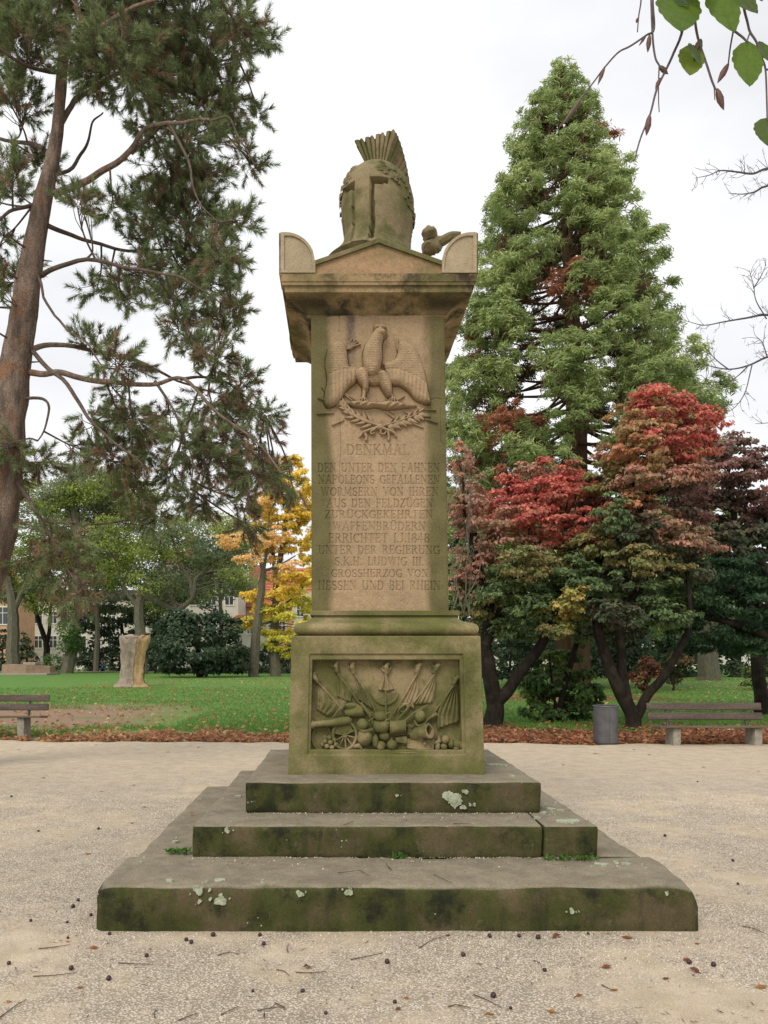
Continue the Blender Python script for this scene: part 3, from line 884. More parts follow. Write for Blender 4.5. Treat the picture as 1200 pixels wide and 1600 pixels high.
# ------- helmet
HC = np.array([.335, 6.78, 5.03]); HYAW = math.radians(-23)
ca, sa = math.cos(HYAW), math.sin(HYAW)
def hel(p):
    """helmet frame (x right, y towards the front, z up) -> world"""
    p = np.asarray(p, float)
    x, y = p[..., 0], p[..., 1]
    # front of the helmet looks to -Y and a little to the left
    wx = HC[0] + x * ca + y * sa * 1.0
    wy = HC[1] - (y * ca - x * sa)
    return np.stack([wx, wy, HC[2] + p[..., 2]], -1)
def helmet():
    nz, nt = 130, 300
    H = .86
    zz = np.linspace(0, 1, nz)
    th = np.linspace(0, 2 * math.pi, nt, endpoint=False)             # 0 = front
    prof_z = [0, .05, .12, .25, .4, .55, .66, .76, .85, .92, .97, 1.0]
    prof_r = [.335, .318, .305, .308, .326, .336, .333, .313, .268, .203, .128, .012]
    R = np.interp(zz, prof_z, prof_r)
    T, Zp = np.meshgrid(th, zz)
    Rr = np.interp(Zp, prof_z, prof_r)
    a = (T + math.pi) % (2 * math.pi) - math.pi
    # the cheek pieces sweep forward to an edge at the front
    front = np.exp(-(a / .75) ** 2)
    ry = Rr * (1.10 + .14 * front * np.clip((.62 - Zp) / .5, 0, 1))
    rx = Rr * .92
    wide = np.clip((.16 - Zp) / .16, 0, 1)
    fl = np.clip((.24 - Zp) / .24, 0, 1) ** 1.6 * np.exp(-((a + .75) / .75) ** 2)
    x = rx * np.sin(a) * (1 + .10 * wide * (np.abs(a) < 1.6) + .42 * fl); y = ry * np.cos(a) * (1 + .18 * fl)
    z = Zp * H
    # slots: two eyes with long slits beside the nose guard
    xf = x
    slit = (y > 0) & (((np.abs(np.abs(xf) - .082) < .017) & (Zp > .04) & (Zp < .645)) | ((np.abs(xf) > .066) & (np.abs(xf) < .20) & (Zp > .575 + .02 * (np.abs(xf) > .16)) & (Zp < .645)))
    dep = np.where(slit, .085, 0.0)
    dep += np.where((y > 0) & (np.abs(xf) < .066) & (Zp < .70), -.012, 0)              # nose guard stands proud
    brow = 0.0
    L = np.hypot(x, y) + 1e-6
    k = 1 - (dep - brow) / L
    P = np.stack([x * k, y * k, z], -1).reshape(-1, 3)
    P = hel(P)
    P += ((fbm(P * 12, 4, 3) - .5) * .007)[:, None]
    i = (np.arange(nz - 1)[:, None] * nt)
    j = np.arange(nt)[None, :]
    q = np.stack([i + j, i + (j + 1) % nt, i + nt + (j + 1) % nt, i + nt + j], -1).reshape(-1, 4)
    q = q[:, ::-1] if False else q
    hm = mesh_np('helmet', P, [q, np.arange(nt)[::-1].reshape(1, -1), np.arange((nz - 1) * nt, nz * nt).reshape(1, -1)], M['helmet'], mon, True)
    # laurel leaves round the bowl
    lm = MB()
    r2 = np.random.default_rng(5)
    for k in range(150):
        aa = r2.uniform(-2.6, 2.6)
        if abs(aa) < .35: continue
        lev = .80 - .30 * np.clip((abs(aa) - .4) / 1.3, 0, 1) + r2.uniform(-.085, .10)
        if lev > .93: continue
        rr = np.interp(lev, prof_z, prof_r) * (.92 + .08 * abs(math.cos(aa))) - .006
        c = np.array([rr * math.sin(aa), 1.1 * rr * math.cos(aa), lev * H])
        nrm = np.array([math.sin(aa), math.cos(aa), .7]); nrm /= np.linalg.norm(nrm)
        tng = np.array([math.cos(aa), -math.sin(aa), 0.]) * (1 if aa > 0 else -1)
        u = tng * r2.uniform(.5, 1) + np.array([0, 0, r2.uniform(-.9, .5)]); u -= nrm * u.dot(nrm); u /= np.linalg.norm(u)
        sd = np.cross(nrm, u)
        l, w = r2.uniform(.06, .085), .019
        pts = [c - u * l / 2, c + sd * w + nrm * .004, c + u * l / 2 + nrm * .004, c - sd * w + nrm * .004, c + nrm * .022]
        lm.add(hel(np.array(pts)), (), [(0, 1, 4), (1, 2, 4), (2, 3, 4), (3, 0, 4)])
    lm.build('laurel_wreath', M['helmet'], hm, kind='stuff')
    # left cheek flare lying on the roof
    # crest: a fan of carved hair over the bowl, thick at its outer edge
    ns, ny = 40, 81
    ang = np.linspace(math.radians(-9), math.radians(106), ns * 2)   # over the top from front to back
    u = np.linspace(-1, 1, ny)
    inner, outer = [], []
    ic = np.array([0, -.02, .50])
    V = []
    rows = len(ang)
    for k, A in enumerate(ang):
        f = k / (rows - 1)
        ri = .325 - .01 * f
        ro = .605 - .09 * f
        tuft = int(f * 60) % 4 != 3
        # direction in the y/z plane; the front end leans forward
        dy, dz = -math.sin(A), math.cos(A)
        for uu in u:
            gro = .012 * abs(math.sin(uu * math.pi * 2.0))             # hair grooves
            tu = int((uu + 1) / 2 * 19.99) % 5 != 4
            ro_u = ro - (0 if (tuft and tu) else .026)
            V.append((uu, A, ri, ro_u, gro, dy, dz))
    V = np.array(V)
    tin, tout = .08, .195
    def wpt(rad, half, drop=0):
        return np.stack([V[:, 0] * half, ic[1] + rad * V[:, 5], ic[2] + rad * V[:, 6]], -1)
    taper = np.repeat(np.linspace(1, .72, rows), ny)
    nl = 9
    layers = []
    for l in range(nl):
        t = l / (nl - 1)
        rad = V[:, 2] * (1 - t) + V[:, 3] * t
        half = (tin + (tout - tin) * t ** 1.15) * taper
        Pp = wpt(rad, half)
        layers.append(Pp.reshape(rows, ny, 3))
    Lr = np.array(layers)                                              # nl, rows, ny, 3
    # grooves on front end and on the flanks
    gr = np.abs(np.cos(np.linspace(-1, 1, ny) * math.pi * 4)) ** 14 * .024
    for l in range(nl):
        Lr[l, 0, :, 1] -= gr * (.3 + .7 * l / (nl - 1))
    side = np.abs(np.sin(np.arange(rows) * math.pi / 4.6)) ** 6 * .022
    Lr[:, :, 0, 0] += side[None, :]; Lr[:, :, -1, 0] -= side[None, :]
    m = MB()
    def sheet(S, flip=False):
        a, b = S.shape[:2]
        i = (np.arange(a - 1)[:, None] * b + np.arange(b - 1)[None, :]).ravel()
        q = np.stack([i, i + b, i + b + 1, i + 1], -1)
        m.add(hel(S.reshape(-1, 3)), q[:, ::-1] if flip else q)
    sheet(Lr[-1]); sheet(Lr[:, 0], True); sheet(Lr[:, -1]); sheet(Lr[:, :, 0]); sheet(Lr[:, :, -1], True)
    m.build('crest', M['helmet'], hm, sharp=28)
    return hm
helm = helmet()
# ------- low relief on the shaft: eagle, thunderbolt, laurel and oak boughs
S_E = 193.4
def ez(zx, zy):
    """point of the detail drawing (1200 wide, over the shaft's upper part) -> x, z on the shaft front"""
    px, py = 460 + zx / 4.444, 480 + zy / 4.444
    return (px - VPX) / S_E, EYE + (HY - py) / S_E

RELIEFS = []
class Relief:
    def __init__(s, zx0, zy0, zx1, zy1, cell=.0036):
        a, b = ez(zx0, zy1), ez(zx1, zy0)
        s.xs = np.arange(a[0], b[0], cell); s.zs = np.arange(a[1], b[1], cell)
        s.X, s.Z = np.meshgrid(s.xs, s.zs, indexing='ij')
        s.h = np.zeros_like(s.X)
        k = 4.444 * S_E
        s.ZX = (s.X * S_E + VPX - 460) * 4.444; s.ZY = (HY - (s.Z - EYE) * S_E - 480) * 4.444
    def sd(s, poly):
        P = np.array([ez(*p) for p in poly])
        ins = np.zeros(s.X.shape, bool); d = np.full(s.X.shape, 9.)
        for (x0, z0), (x1, z1) in zip(P, np.roll(P, -1, 0)):
            c = (z0 > s.Z) != (z1 > s.Z)
            with np.errstate(divide='ignore', invalid='ignore'):
                xi = (x1 - x0) * (s.Z - z0) / (z1 - z0 + 1e-12) + x0
            ins ^= c & (s.X < xi)
            dx, dz = x1 - x0, z1 - z0
            t = np.clip(((s.X - x0) * dx + (s.Z - z0) * dz) / (dx * dx + dz * dz + 1e-12), 0, 1)
            d = np.minimum(d, np.hypot(s.X - x0 - t * dx, s.Z - z0 - t * dz))
        return np.where(ins, d, -d)
    def dome(s, poly, H, w, tex=None, base=0.):
        P = [tuple(p) for p in spline([(*p, 0) for p in list(poly) + [poly[0]]], 4)[:, :2]]
        d = s.sd(P)
        t = np.clip(d / w, 0, 1)
        h = np.where(d > 0, base + H * np.sqrt(1 - (1 - t) ** 2) + .004, 0)
        if tex is not None: h = np.where(d > 0, h + tex * np.clip(d / .01, 0, 1), 0)
        s.h = np.maximum(s.h, h)
    def stroke(s, pts, w0, w1, H):
        P = spline([(*p, 0) for p in pts], 5)[:, :2] if len(pts) > 2 else np.array(pts, float)
        Q = np.array([ez(*p) for p in P])
        n = len(Q) - 1
        for k in range(n):
            (x0, z0), (x1, z1) = Q[k], Q[k + 1]
            w = (w0 + (w1 - w0) * k / max(1, n)) / 4.444 / S_E
            dx, dz = x1 - x0, z1 - z0
            t = np.clip(((s.X - x0) * dx + (s.Z - z0) * dz) / (dx * dx + dz * dz + 1e-12), 0, 1)
            d = np.hypot(s.X - x0 - t * dx, s.Z - z0 - t * dz)
            r = np.clip(1 - d / w, 0, 1)
            s.h = np.maximum(s.h, np.where(d < w, H * np.sqrt(1 - (1 - r) ** 2) + .003, 0))
    def leaf(s, x, y, ang, l, w, H):
        c, n = math.cos(ang), math.sin(ang)
        pts = [(x, y), (x + c * l * .35 - n * w, y + n * l * .35 + c * w), (x + c * l * .75 - n * w * .6, y + n * l * .75 + c * w * .6), (x + c * l, y + n * l), (x + c * l * .75 + n * w * .6, y + n * l * .75 - c * w * .6), (x + c * l * .35 + n * w, y + n * l * .35 - c * w)]
        u = (s.ZX - x) * c + (s.ZY - y) * n; v = -(s.ZX - x) * n + (s.ZY - y) * c
        s.dome(pts, H, w / 4.444 / S_E, -.006 * np.exp(-(v / 3.) ** 2))
    def build(s, name, mat, parent, seed=1):
        RELIEFS.append(s)
        Pn = np.stack([s.X.ravel() * 16, s.Z.ravel() * 16, 0 * s.X.ravel()], -1)
        h = s.h + np.where(s.h > .002, (fbm(Pn, seed, 3).reshape(s.h.shape) - .5) * .006, 0)
        m = s.h > .0015
        nx, nz = h.shape
        cell = m[:-1, :-1] | m[1:, :-1] | m[:-1, 1:] | m[1:, 1:]
        ii, jj = np.where(cell)
        i = ii * nz + jj
        q = np.stack([i, i + nz, i + nz + 1, i + 1], -1)
        used = np.unique(q)
        rm = np.full(nx * nz, -1); rm[used] = np.arange(len(used))
        Y = np.where(m, SF - .006 - h, SF + .004).ravel()
        V = np.stack([s.X.ravel(), Y, s.Z.ravel()], -1)[used]
        return mesh_np(name, V, rm[q], mat, parent, True)

def eagle():
    R = Relief(180, 100, 980, 720)
    ZX, ZY = R.ZX, R.ZY
    def scales(k):                                            # small body feathers
        return .0035 * np.abs(np.sin(ZX / 9.0 + np.where((np.floor(ZY / 16) % 2) > 0, 1.57, 0))) - .006 * ((ZY / 16) % 1)
    def plumes(cx, cy_, n, down):                             # long wing feathers spreading from the shoulder
        a = np.arctan2(ZY - cy_, ZX - cx)
        r = np.hypot(ZX - cx, ZY - cy_)
        long_ = .009 * (np.abs(np.sin((ZX - cx) / 9.5 + (ZY - cy_) * (ZX - cx) / 26000.)) - .6)
        b1 = 445 + (ZX - cx) * (ZX - cx) / 700.0                    # scalloped rows: coverts above, long feathers below
        k = 1 / (1 + np.exp((b1 - ZY) / 6))
        return scales(1) * (1 - k) + long_ * k - .004 * np.exp(-((ZY - b1) / 6) ** 2) - .0025 * np.exp(-((ZY - b1 - 80 - 10 * np.abs(np.sin(ZX / 12))) / 7) ** 2)
    lw = [(300, 245), (335, 255), (362, 300), (372, 380), (385, 425), (440, 428), (445, 480), (420, 530), (385, 555), (350, 595), (325, 645), (275, 688), (218, 692), (210, 620), (228, 520), (216, 420), (225, 325), (258, 268)]
    rw = [(618, 400), (690, 375), (715, 330), (722, 262), (768, 248), (812, 275), (850, 325), (882, 395), (905, 480), (922, 560), (942, 660), (928, 678), (868, 658), (832, 640), (800, 598), (760, 566), (720, 545), (672, 540), (640, 480)]
    R.dome(lw, .042, .055, plumes(400, 330, 15, 150), .022)
    R.dome(rw, .042, .055, plumes(650, 360, 15, 150), .022)
    R.dome([(470, 420), (600, 430), (640, 500), (600, 535), (540, 545), (505, 520)], .05, .06, scales(1))      # tail and belly
    body = [(565, 165), (605, 165), (618, 215), (604, 280), (608, 350), (598, 420), (570, 480), (525, 495), (488, 450), (474, 380), (482, 300), (512, 240), (542, 195)]
    R.dome(body, .07, .05, scales(1), .03)
    R.dome([(560, 185), (585, 160), (618, 172), (634, 195), (628, 222), (604, 225), (585, 232), (562, 215)], .085, .03, None, .02)   # head
    R.dome([(605, 186), (634, 188), (634, 215), (616, 207)], .095, .02, None, .02)                                # beak
    R.dome([(556, 138), (630, 142), (628, 172), (560, 172)], .055, .02, .006 * np.sin(ZX / 5), .02)              # crown
    R.dome([(435, 440), (480, 432), (508, 470), (517, 530), (508, 585), (486, 592), (470, 560), (440, 520), (425, 480)], .085, .04, scales(1), .02)
    R.dome([(575, 470), (620, 455), (650, 490), (672, 540), (676, 600), (660, 632), (635, 615), (600, 560)], .085, .04, scales(1), .02)
    R.stroke([(488, 570), (484, 610), (478, 650)], 15, 12, .05); R.stroke([(662, 605), (676, 630), (684, 655)], 15, 12, .05)
    for x in (478, 684):
        for d in (-36, -14, 12, 34):
            R.stroke([(x, 640), (x + d * .7, 655), (x + d, 678)], 9, 6, .06)
    return R.build('eagle_relief', M['shaft'], mon, 3)
eagle()

def bolt():
    R = Relief(340, 630, 860, 730)
    tw = .008 * np.sin((R.ZX * .8 + R.ZY) / 7.0) * ((R.ZX < 520) | (R.ZX > 625))
    R.dome([(355, 672), (420, 655), (500, 655), (540, 664), (600, 664), (640, 655), (720, 660), (790, 684), (850, 690), (720, 706), (640, 712), (560, 696), (510, 704), (420, 696)], .06, .03, tw)
    R.build('thunderbolt', M['shaft'], mon, 5)
bolt()

def boughs():
    r2 = np.random.default_rng(8)
    R = Relief(140, 560, 1010, 945)
    # left bough (laurel)
    R.stroke([(600, 832), (520, 805), (420, 765), (350, 700), (310, 660)], 9, 5, .028)
    for t, (x, y) in enumerate([(545, 815), (505, 800), (465, 785), (425, 768), (395, 742), (365, 715), (340, 690)]):
        R.leaf(x, y, math.radians(205 + t * 4 + r2.uniform(-8, 8)), 105 - t * 5, 13, .03)
        R.leaf(x, y, math.radians(232 + t * 5 + r2.uniform(-8, 8)), 85 - t * 3, 12, .032)
        R.leaf(x, y, math.radians(165 + t * 6 + r2.uniform(-8, 8)), 95 - t * 6, 12, .026)
    # right bough (oak)
    R.stroke([(585, 838), (660, 815), (750, 785), (830, 755), (890, 715)], 9, 5, .028)
    for t, (x, y) in enumerate([(640, 822), (685, 806), (730, 792), (775, 775), (820, 757), (855, 738)]):
        R.leaf(x, y, math.radians(20 + r2.uniform(-12, 12)), 105 - t * 4, 17, .03)
        R.leaf(x, y, math.radians(-42 + r2.uniform(-12, 12)), 70, 9, .026)
        R.leaf(x, y, math.radians(42 + r2.uniform(-12, 12)), 72, 13, .028)
    for a in ((690, 770, 640, 735), (690, 740, 670, 725), (800, 745, 770, 730), (905, 712, 980, 718), (900, 745, 940, 760), (910, 780, 990, 805), (800, 800, 890, 838), (300, 690, 285, 660), (270, 735, 160, 742), (340, 785, 265, 820), (225, 655, 165, 632), (215, 585, 178, 545), (355, 600, 415, 640), (760, 620, 720, 645), (600, 790, 604, 830), (400, 650, 345, 605)):
        R.stroke([(a[0], a[1]), (a[2], a[3])], 6, 3.5, .016)
    # ribbon and crossed stems
    R.stroke([(600, 832), (540, 850), (480, 872), (455, 900)], 13, 8, .03); R.stroke([(585, 832), (640, 855), (690, 875), (705, 900)], 13, 8, .03)
    R.stroke([(490, 880), (500, 905), (498, 925)], 13, 9, .024); R.stroke([(650, 870), (656, 900), (655, 925)], 10, 7, .024)
    R.stroke([(560, 850), (530, 870), (535, 885), (555, 878)], 8, 6, .03); R.stroke([(600, 850), (600, 880), (622, 886), (634, 870)], 8, 6, .03)
    R.dome([(575, 815), (610, 815), (615, 850), (580, 855)], .035, .02)
    R.build('laurel_bough', M['shaft'], mon, 6)
    R = Relief(330, 60, 480, 300)                                        # worn plume at the upper left
    for a, b in ((455, 262), (440, 245), (425, 232), (400, 225)):
        R.stroke([(368, 300), ((368 + a) / 2, (300 + b) / 2 - 6), (a, b)], 12, 5, .02)
    R.build('plume', M['shaft'], mon, 7)
    R = Relief(690, 190, 760, 310)
    R.stroke([(716, 300), (712, 260), (714, 220)], 10, 5, .03)
    R.build('plume', M['shaft'], mon, 7)
boughs()
front_panel()

# ------- high relief of trophies in the pedestal's sunk panel (drawing 1200 x 960)
ST = 1217 / 6.16
def tz(zx, zy, d=0.0):
    px, py = 430 + zx * .2917, 940 + zy * .2917
    return np.array([(px - VPX) / ST, RY - d, EYE + (HY - py) / ST])
TU = .2917 / ST                                              # metres per drawing unit
def pebbled(m, amp=.006, k=22, seed=2):
    V = np.concatenate(m.v); o = 0
    for a in range(len(m.v)):
        n = len(m.v[a]); m.v[a] = m.v[a] + (np.stack([fbm(m.v[a] * k, seed + j, 3) for j in range(3)], -1) - .5) * 2 * amp
    return m
def trophies():
    tro = mesh_np('trophy_relief', np.array([tz(192, 800, .012), tz(1004, 800, .012), tz(1004, 306, .012), tz(192, 306, .012)]), np.array([[0, 1, 2, 3]]), M['relief'], mon, False)
    def part(name, m, mat='relief', sharp=45, amp=.005):
        return pebbled(m, amp).build(name, M[mat], tro, True, sharp)
    def flag(pole, cloth, folds, d0=.02, d1=.016, nn=26):
        """pole line and hanging cloth given as left edge / right edge point rows"""
        A, B = spline([tz(*p) for p in cloth[0]], 8), spline([tz(*p) for p in cloth[1]], 8)
        n = min(len(A), len(B))
        A, B = A[np.linspace(0, len(A) - 1, 16).astype(int)], B[np.linspace(0, len(B) - 1, 16).astype(int)]
        V = []
        t = np.linspace(0, 1, nn)
        for a, b in zip(A, B):
            row = a + (b - a) * t[:, None]
            row[:, 1] = RY - d0 - d1 * (.5 + .5 * np.sin(t * folds * 6.28)) * .75 - .006
            row[0, 1] = row[-1, 1] = RY + .005
            V.append(row)
        V = np.array(V)
        V[-1, :, 1] = RY + .004
        i = (np.arange(15)[:, None] * nn + np.arange(nn - 1)[None, :]).ravel()
        m = MB().add(V.reshape(-1, 3), np.stack([i, i + nn, i + nn + 1, i + 1], -1))
        part('flag_cloth', m)
        p = np.array([tz(*q, .03) for q in pole])
        part('flag_pole', MB().tube(p, 5.5 * TU, 7))
    def finial(x, y, a=0):
        m = MB()
        c, s = math.cos(a), math.sin(a)
        def P(u, v, d): return tz(x + u * c - v * s, y + u * s + v * c, d)
        m.tube([P(0, 32, .03), P(0, 14, .04), P(-3, 0, .045), P(4, -16, .04), P(14, -26, .03)], [11 * TU, 13 * TU, 15 * TU, 11 * TU, 4 * TU], 8)
        m.ball(P(9, -18, .045), 9 * TU, 8, 6)
        m.tube([P(-3, 8, .03), P(-20, 0, .03), P(-22, -20, .02)], [9 * TU, 7 * TU, 3 * TU], 6)
        m.tube([P(-14, 26, .03), P(14, 26, .03)], 6 * TU, 6)
        part('eagle_finial', m)
    flag([(215, 415), (345, 560), (380, 600)], [[(228, 438), (222, 520), (220, 590)], [(235, 440), (345, 552), (272, 632)]], 4)
    flag([(330, 375), (440, 530), (515, 620)], [[(334, 380), (330, 450), (330, 520)], [(342, 385), (410, 470), (400, 560)]], 3)
    flag([(420, 378), (500, 510), (545, 600)], [[(420, 382), (428, 460), (450, 540)], [(432, 392), (500, 505), (530, 600)]], 4)
    flag([(765, 378), (700, 490), (632, 605)], [[(755, 390), (700, 485), (660, 560)], [(768, 380), (778, 470), (740, 600)]], 4, .012)
    flag([(862, 378), (780, 490), (690, 605)], [[(850, 392), (790, 480), (735, 570)], [(864, 380), (866, 470), (842, 560)]], 4)
    flag([(968, 430), (890, 545), (815, 640)], [[(955, 448), (905, 520), (868, 600), (866, 702)], [(976, 446), (986, 540), (990, 622), (985, 640)]], 5, .035, .03)
    finial(212, 405, -.6); finial(326, 345, -.1); finial(414, 350, -.2); finial(766, 348, .25); finial(862, 352, .4); finial(970, 415, .55)
    # middle standard: eagle, bell-shaped cloth, crescent gorget
    finial(597, 352, 0)
    m = MB()
    m.tube([tz(592, 372, .03), tz(592, 600, .03)], 6 * TU, 7)
    m.tube([tz(566, 358, .03), tz(582, 372, .035), tz(608, 372, .035), tz(622, 352, .03)], [4 * TU, 8 * TU, 8 * TU, 4 * TU], 7)
    part('standard_pole', m)
    V, nn = [], 21
    t = np.linspace(0, 1, nn)
    for k in np.linspace(0, 1, 10):
        y = 388 + 78 * k; hw = 11 + 34 * k ** 1.6
        row = np.array([tz(594 - hw + 2 * hw * a, y + 8 * k * math.sin(a * 3.14), .03 + .02 * k + .014 * math.sin(a * 12.5)) for a in t])
        row[0, 1] = row[-1, 1] = RY
        V.append(row)
    last = V[-1].copy(); last[:, 1] = RY; V.append(last)
    V = np.array(V); i = (np.arange(len(V) - 1)[:, None] * nn + np.arange(nn - 1)[None, :]).ravel()
    part('standard_cloth', MB().add(V.reshape(-1, 3), np.stack([i, i + nn, i + nn + 1, i + 1], -1)))
    m = MB()
    an = np.linspace(math.radians(8), math.radians(172), 26)
    path = [tz(590 + 66 * math.cos(a), 484 + 66 * math.sin(a), .02) for a in an]
    m.tube(path, 8 * TU, 7)
    arc_ = [tz(590 + 66 * math.cos(a), 484 + 66 * math.sin(a), .024) for a in an] + [tz(540, 478, .02), tz(590, 492, .034), tz(640, 478, .02)]
    V = np.array(arc_)
    m.add(V, (), (), [list(range(26)) + [26, 27, 28]])
    part('gorget', m, amp=.001)
    # field gun: barrel, two wheels, trail, pile of shot
    gun = [tz(188, 660, .05), tz(206, 659, .055), tz(212, 657, .055), tz(310, 647, .06), tz(318, 645, .06), tz(395, 637, .05), tz(410, 636, .045)]
    part('cannon_barrel', MB().tube(gun, [25 * TU, 24 * TU, 17 * TU, 20 * TU, 23 * TU, 23 * TU, 9 * TU], 14))
    m = MB()
    m.tube([tz(372, 715, .07), tz(372, 715, .015)], 13 * TU, 10)
    part('wheel_hub', m)
    ring = lambda cx, cy_, rx, ry, d: np.array([tz(cx + rx * math.cos(a), cy_ + ry * math.sin(a), d) for a in np.linspace(0, 6.283, 33)])
    part('wheel_rim', MB().tube(ring(372, 715, 62, 75, .055), 7.5 * TU, 7, False))
    for k in range(10):
        a = k * .6283 + .2
        part('wheel_spoke', MB().tube([tz(372, 715, .055), tz(372 + 60 * math.cos(a), 715 + 73 * math.sin(a), .052)], 4.5 * TU, 6))
    part('wheel_rim', MB().tube(ring(250, 730, 52, 66, .022), 6 * TU, 7, False))
    part('gun_carriage', MB().add([tz(310, 665, .055), tz(400, 655, .055), tz(420, 700, .05), tz(312, 708, .05), tz(305, 662, 0), tz(405, 652, 0), tz(425, 704, 0), tz(308, 712, 0)], [(0, 3, 2, 1), (0, 1, 5, 4), (1, 2, 6, 5), (2, 3, 7, 6), (3, 0, 4, 7)]))
    for (x, y, d) in ((268, 747, .05), (290, 728, .055), (316, 739, .05), (295, 752, .065), (278, 773, .06), (304, 779, .06), (326, 765, .05), (255, 765, .03), (268, 727, .035)):
        part('cannonball', MB().ball(tz(x, y, d), 14 * TU, 12, 8), amp=.001)
    # knapsack with its flap, sabres
    part('knapsack', rough_lump(tz(425, 585, .03), (55 * TU, .045, 36 * TU), 6, .35, 18, 12))
    part('knapsack_flap', rough_lump(tz(405, 556, .055), (38 * TU, .025, 17 * TU), 9, .3, 16, 10))
    part('powder_horn', MB().tube(spline([tz(310, 625, .03), tz(335, 590, .05), (tz(360, 560, .06)), tz(375, 535, .05)], 5), np.linspace(5, 16, 16) * TU, 9))
    part('sabre', MB().tube([tz(455, 540, .05), tz(490, 585, .05), tz(512, 612, .05)], [8 * TU, 9 * TU, 10 * TU], 7).tube(ring(516, 610, 12, 16, .055)[::2], 4 * TU, 6, False).tube([tz(500, 640, .06), tz(518, 625, .06), tz(520, 652, .06)], 6 * TU, 6))
    # peaked cap on a breastplate
    part('peaked_helmet', rough_lump(tz(468, 655, .07), (30 * TU, .05, 30 * TU), 4, .15, 18, 12))
    part('helmet_peak', MB().tube(spline([tz(440, 655, .06), tz(470, 688, .09), tz(522, 684, .07)], 6), np.linspace(7, 11, 13) * TU, 8))
    part('breastplate', rough_lump(tz(482, 725, .045), (45 * TU, .06, 48 * TU), 12, .12, 22, 14))
    # round shot, bowl-shaped kettle drum, side drum, mug
    part('shell', MB().ball(tz(566, 770, .065), 26 * TU, 16, 10)); part('shell', MB().ball(tz(624, 765, .07), 29 * TU, 16, 10)); part('shell', MB().ball(tz(585, 716, .05), 28 * TU, 16, 10))
    part('shell_fuse', MB().tube([tz(622, 740, .07), tz(624, 728, .07)], 7 * TU, 8))
    part('grenade_bag', rough_lump(tz(538, 748, .05), (20 * TU, .05, 36 * TU), 8, .3, 14, 10))
    part('kettle_drum', MB().lathe([(38 * TU, -.5 * 52 * TU), (45 * TU, -.3 * 52 * TU), (47 * TU, 0), (47 * TU, .25 * 52 * TU), (42 * TU, .5 * 52 * TU), (0.004, .5 * 52 * TU)], tz(568, 664, .05), (0, -.25, 1), 20))
    part('fur_cap', rough_lump(tz(562, 615, .04), (36 * TU, .05, 30 * TU), 15, .12, 18, 12))
    part('bugle', MB().tube(ring(604, 612, 15, 18, .06)[::2], 7 * TU, 8, False).tube([tz(600, 628, .07), tz(580, 650, .07)], [10 * TU, 5 * TU], 8))
    part('side_drum', MB().tube([tz(612, 674, .06), tz(617, 674, .06), tz(618, 674, .06), tz(690, 668, .06), tz(691, 668, .06), tz(697, 668, .06)], np.array([40, 40, 36, 36, 40, 40]) * TU, 20))
    part('mug', MB().lathe([(14 * TU, -24 * TU), (17 * TU, -22 * TU), (20 * TU, 15 * TU), (23 * TU, 16 * TU), (23 * TU, 24 * TU), (17 * TU, 24 * TU), (13 * TU, 5 * TU)], tz(721, 686, .05), (0, -.2, 1), 14))
    # mortar with an open mouth
    a, b = tz(740, 712, .03), tz(838, 678, .07)
    dv = (b - a) / np.linalg.norm(b - a)
    L_ = np.linalg.norm(b - a)
    part('mortar', MB().lathe([(.01, -.02), (34 * TU, 0), (35 * TU, L_ * .8), (41 * TU, L_ * .82), (42 * TU, L_), (28 * TU, L_ + .003), (25 * TU, L_ - .05), (.004, L_ - .055)], a, dv + np.array([0, -.55, 0]), 22))
    part('round_helmet', rough_lump(tz(776, 615, .055), (29 * TU, .055, 34 * TU), 18, .06, 18, 12))
    part('helmet_rim', MB().tube(spline([tz(745, 640, .05), tz(765, 662, .08), (tz(800, 648, .07)), tz(815, 625, .04)], 5), 7 * TU, 7))
    part('sabre', MB().tube(spline([tz(690, 640, .045), tz(740, 600, .05), tz(800, 560, .045), tz(818, 556, .03)], 5), np.linspace(7, 4, 16) * TU, 7))
    part('crossbar', MB().tube([tz(815, 632, .05), tz(862, 598, .055), tz(876, 612, .05)], [6 * TU, 9 * TU, 6 * TU], 7))
    part('pistol', MB().tube(spline([tz(655, 590, .04), tz(680, 560, .05), tz(700, 548, .05), tz(712, 562, .04)], 5), np.linspace(5, 10, 16) * TU, 7).tube(ring(684, 568, 20, 22, .035)[::2], 4 * TU, 6, False))
    part('battle_axe', MB().tube([tz(650, 640, .04), tz(735, 540, .045)], 5 * TU, 6).add([tz(735, 535, .05), tz(742, 575, .05), tz(725, 560, .05), tz(735, 535, 0), tz(750, 580, 0), tz(720, 565, 0)], (), [(0, 2, 1), (0, 1, 3), (1, 4, 3), (1, 2, 4), (2, 5, 4)]))
    # ammunition chest, its straps and balls
    part('ammunition_chest', MB().add([tz(706, 735, .06), tz(850, 738, .075), tz(845, 798, .07), tz(706, 782, .06), tz(700, 725, 0), tz(862, 728, 0), tz(850, 802, 0), tz(702, 786, 0)], [(0, 3, 2, 1), (0, 1, 5, 4), (1, 2, 6, 5), (2, 3, 7, 6), (3, 0, 4, 7)]), sharp=20)
    part('ammunition_chest', MB().add([tz(640, 728, .05), tz(705, 718, .055), tz(702, 758, .055), tz(650, 752, .05), tz(636, 722, 0), tz(712, 712, 0), tz(708, 762, 0), tz(646, 756, 0)], [(0, 3, 2, 1), (0, 1, 5, 4), (1, 2, 6, 5), (2, 3, 7, 6), (3, 0, 4, 7)]), sharp=20)
    part('shell', MB().ball(tz(778, 728, .08), 14 * TU, 12, 8)); part('shell', MB().ball(tz(798, 758, .085), 9 * TU, 10, 7))
    part('strap', MB().tube([tz(850, 760, .05), tz(880, 745, .05), tz(876, 720, .05)], [12 * TU, 14 * TU, 8 * TU], 7))
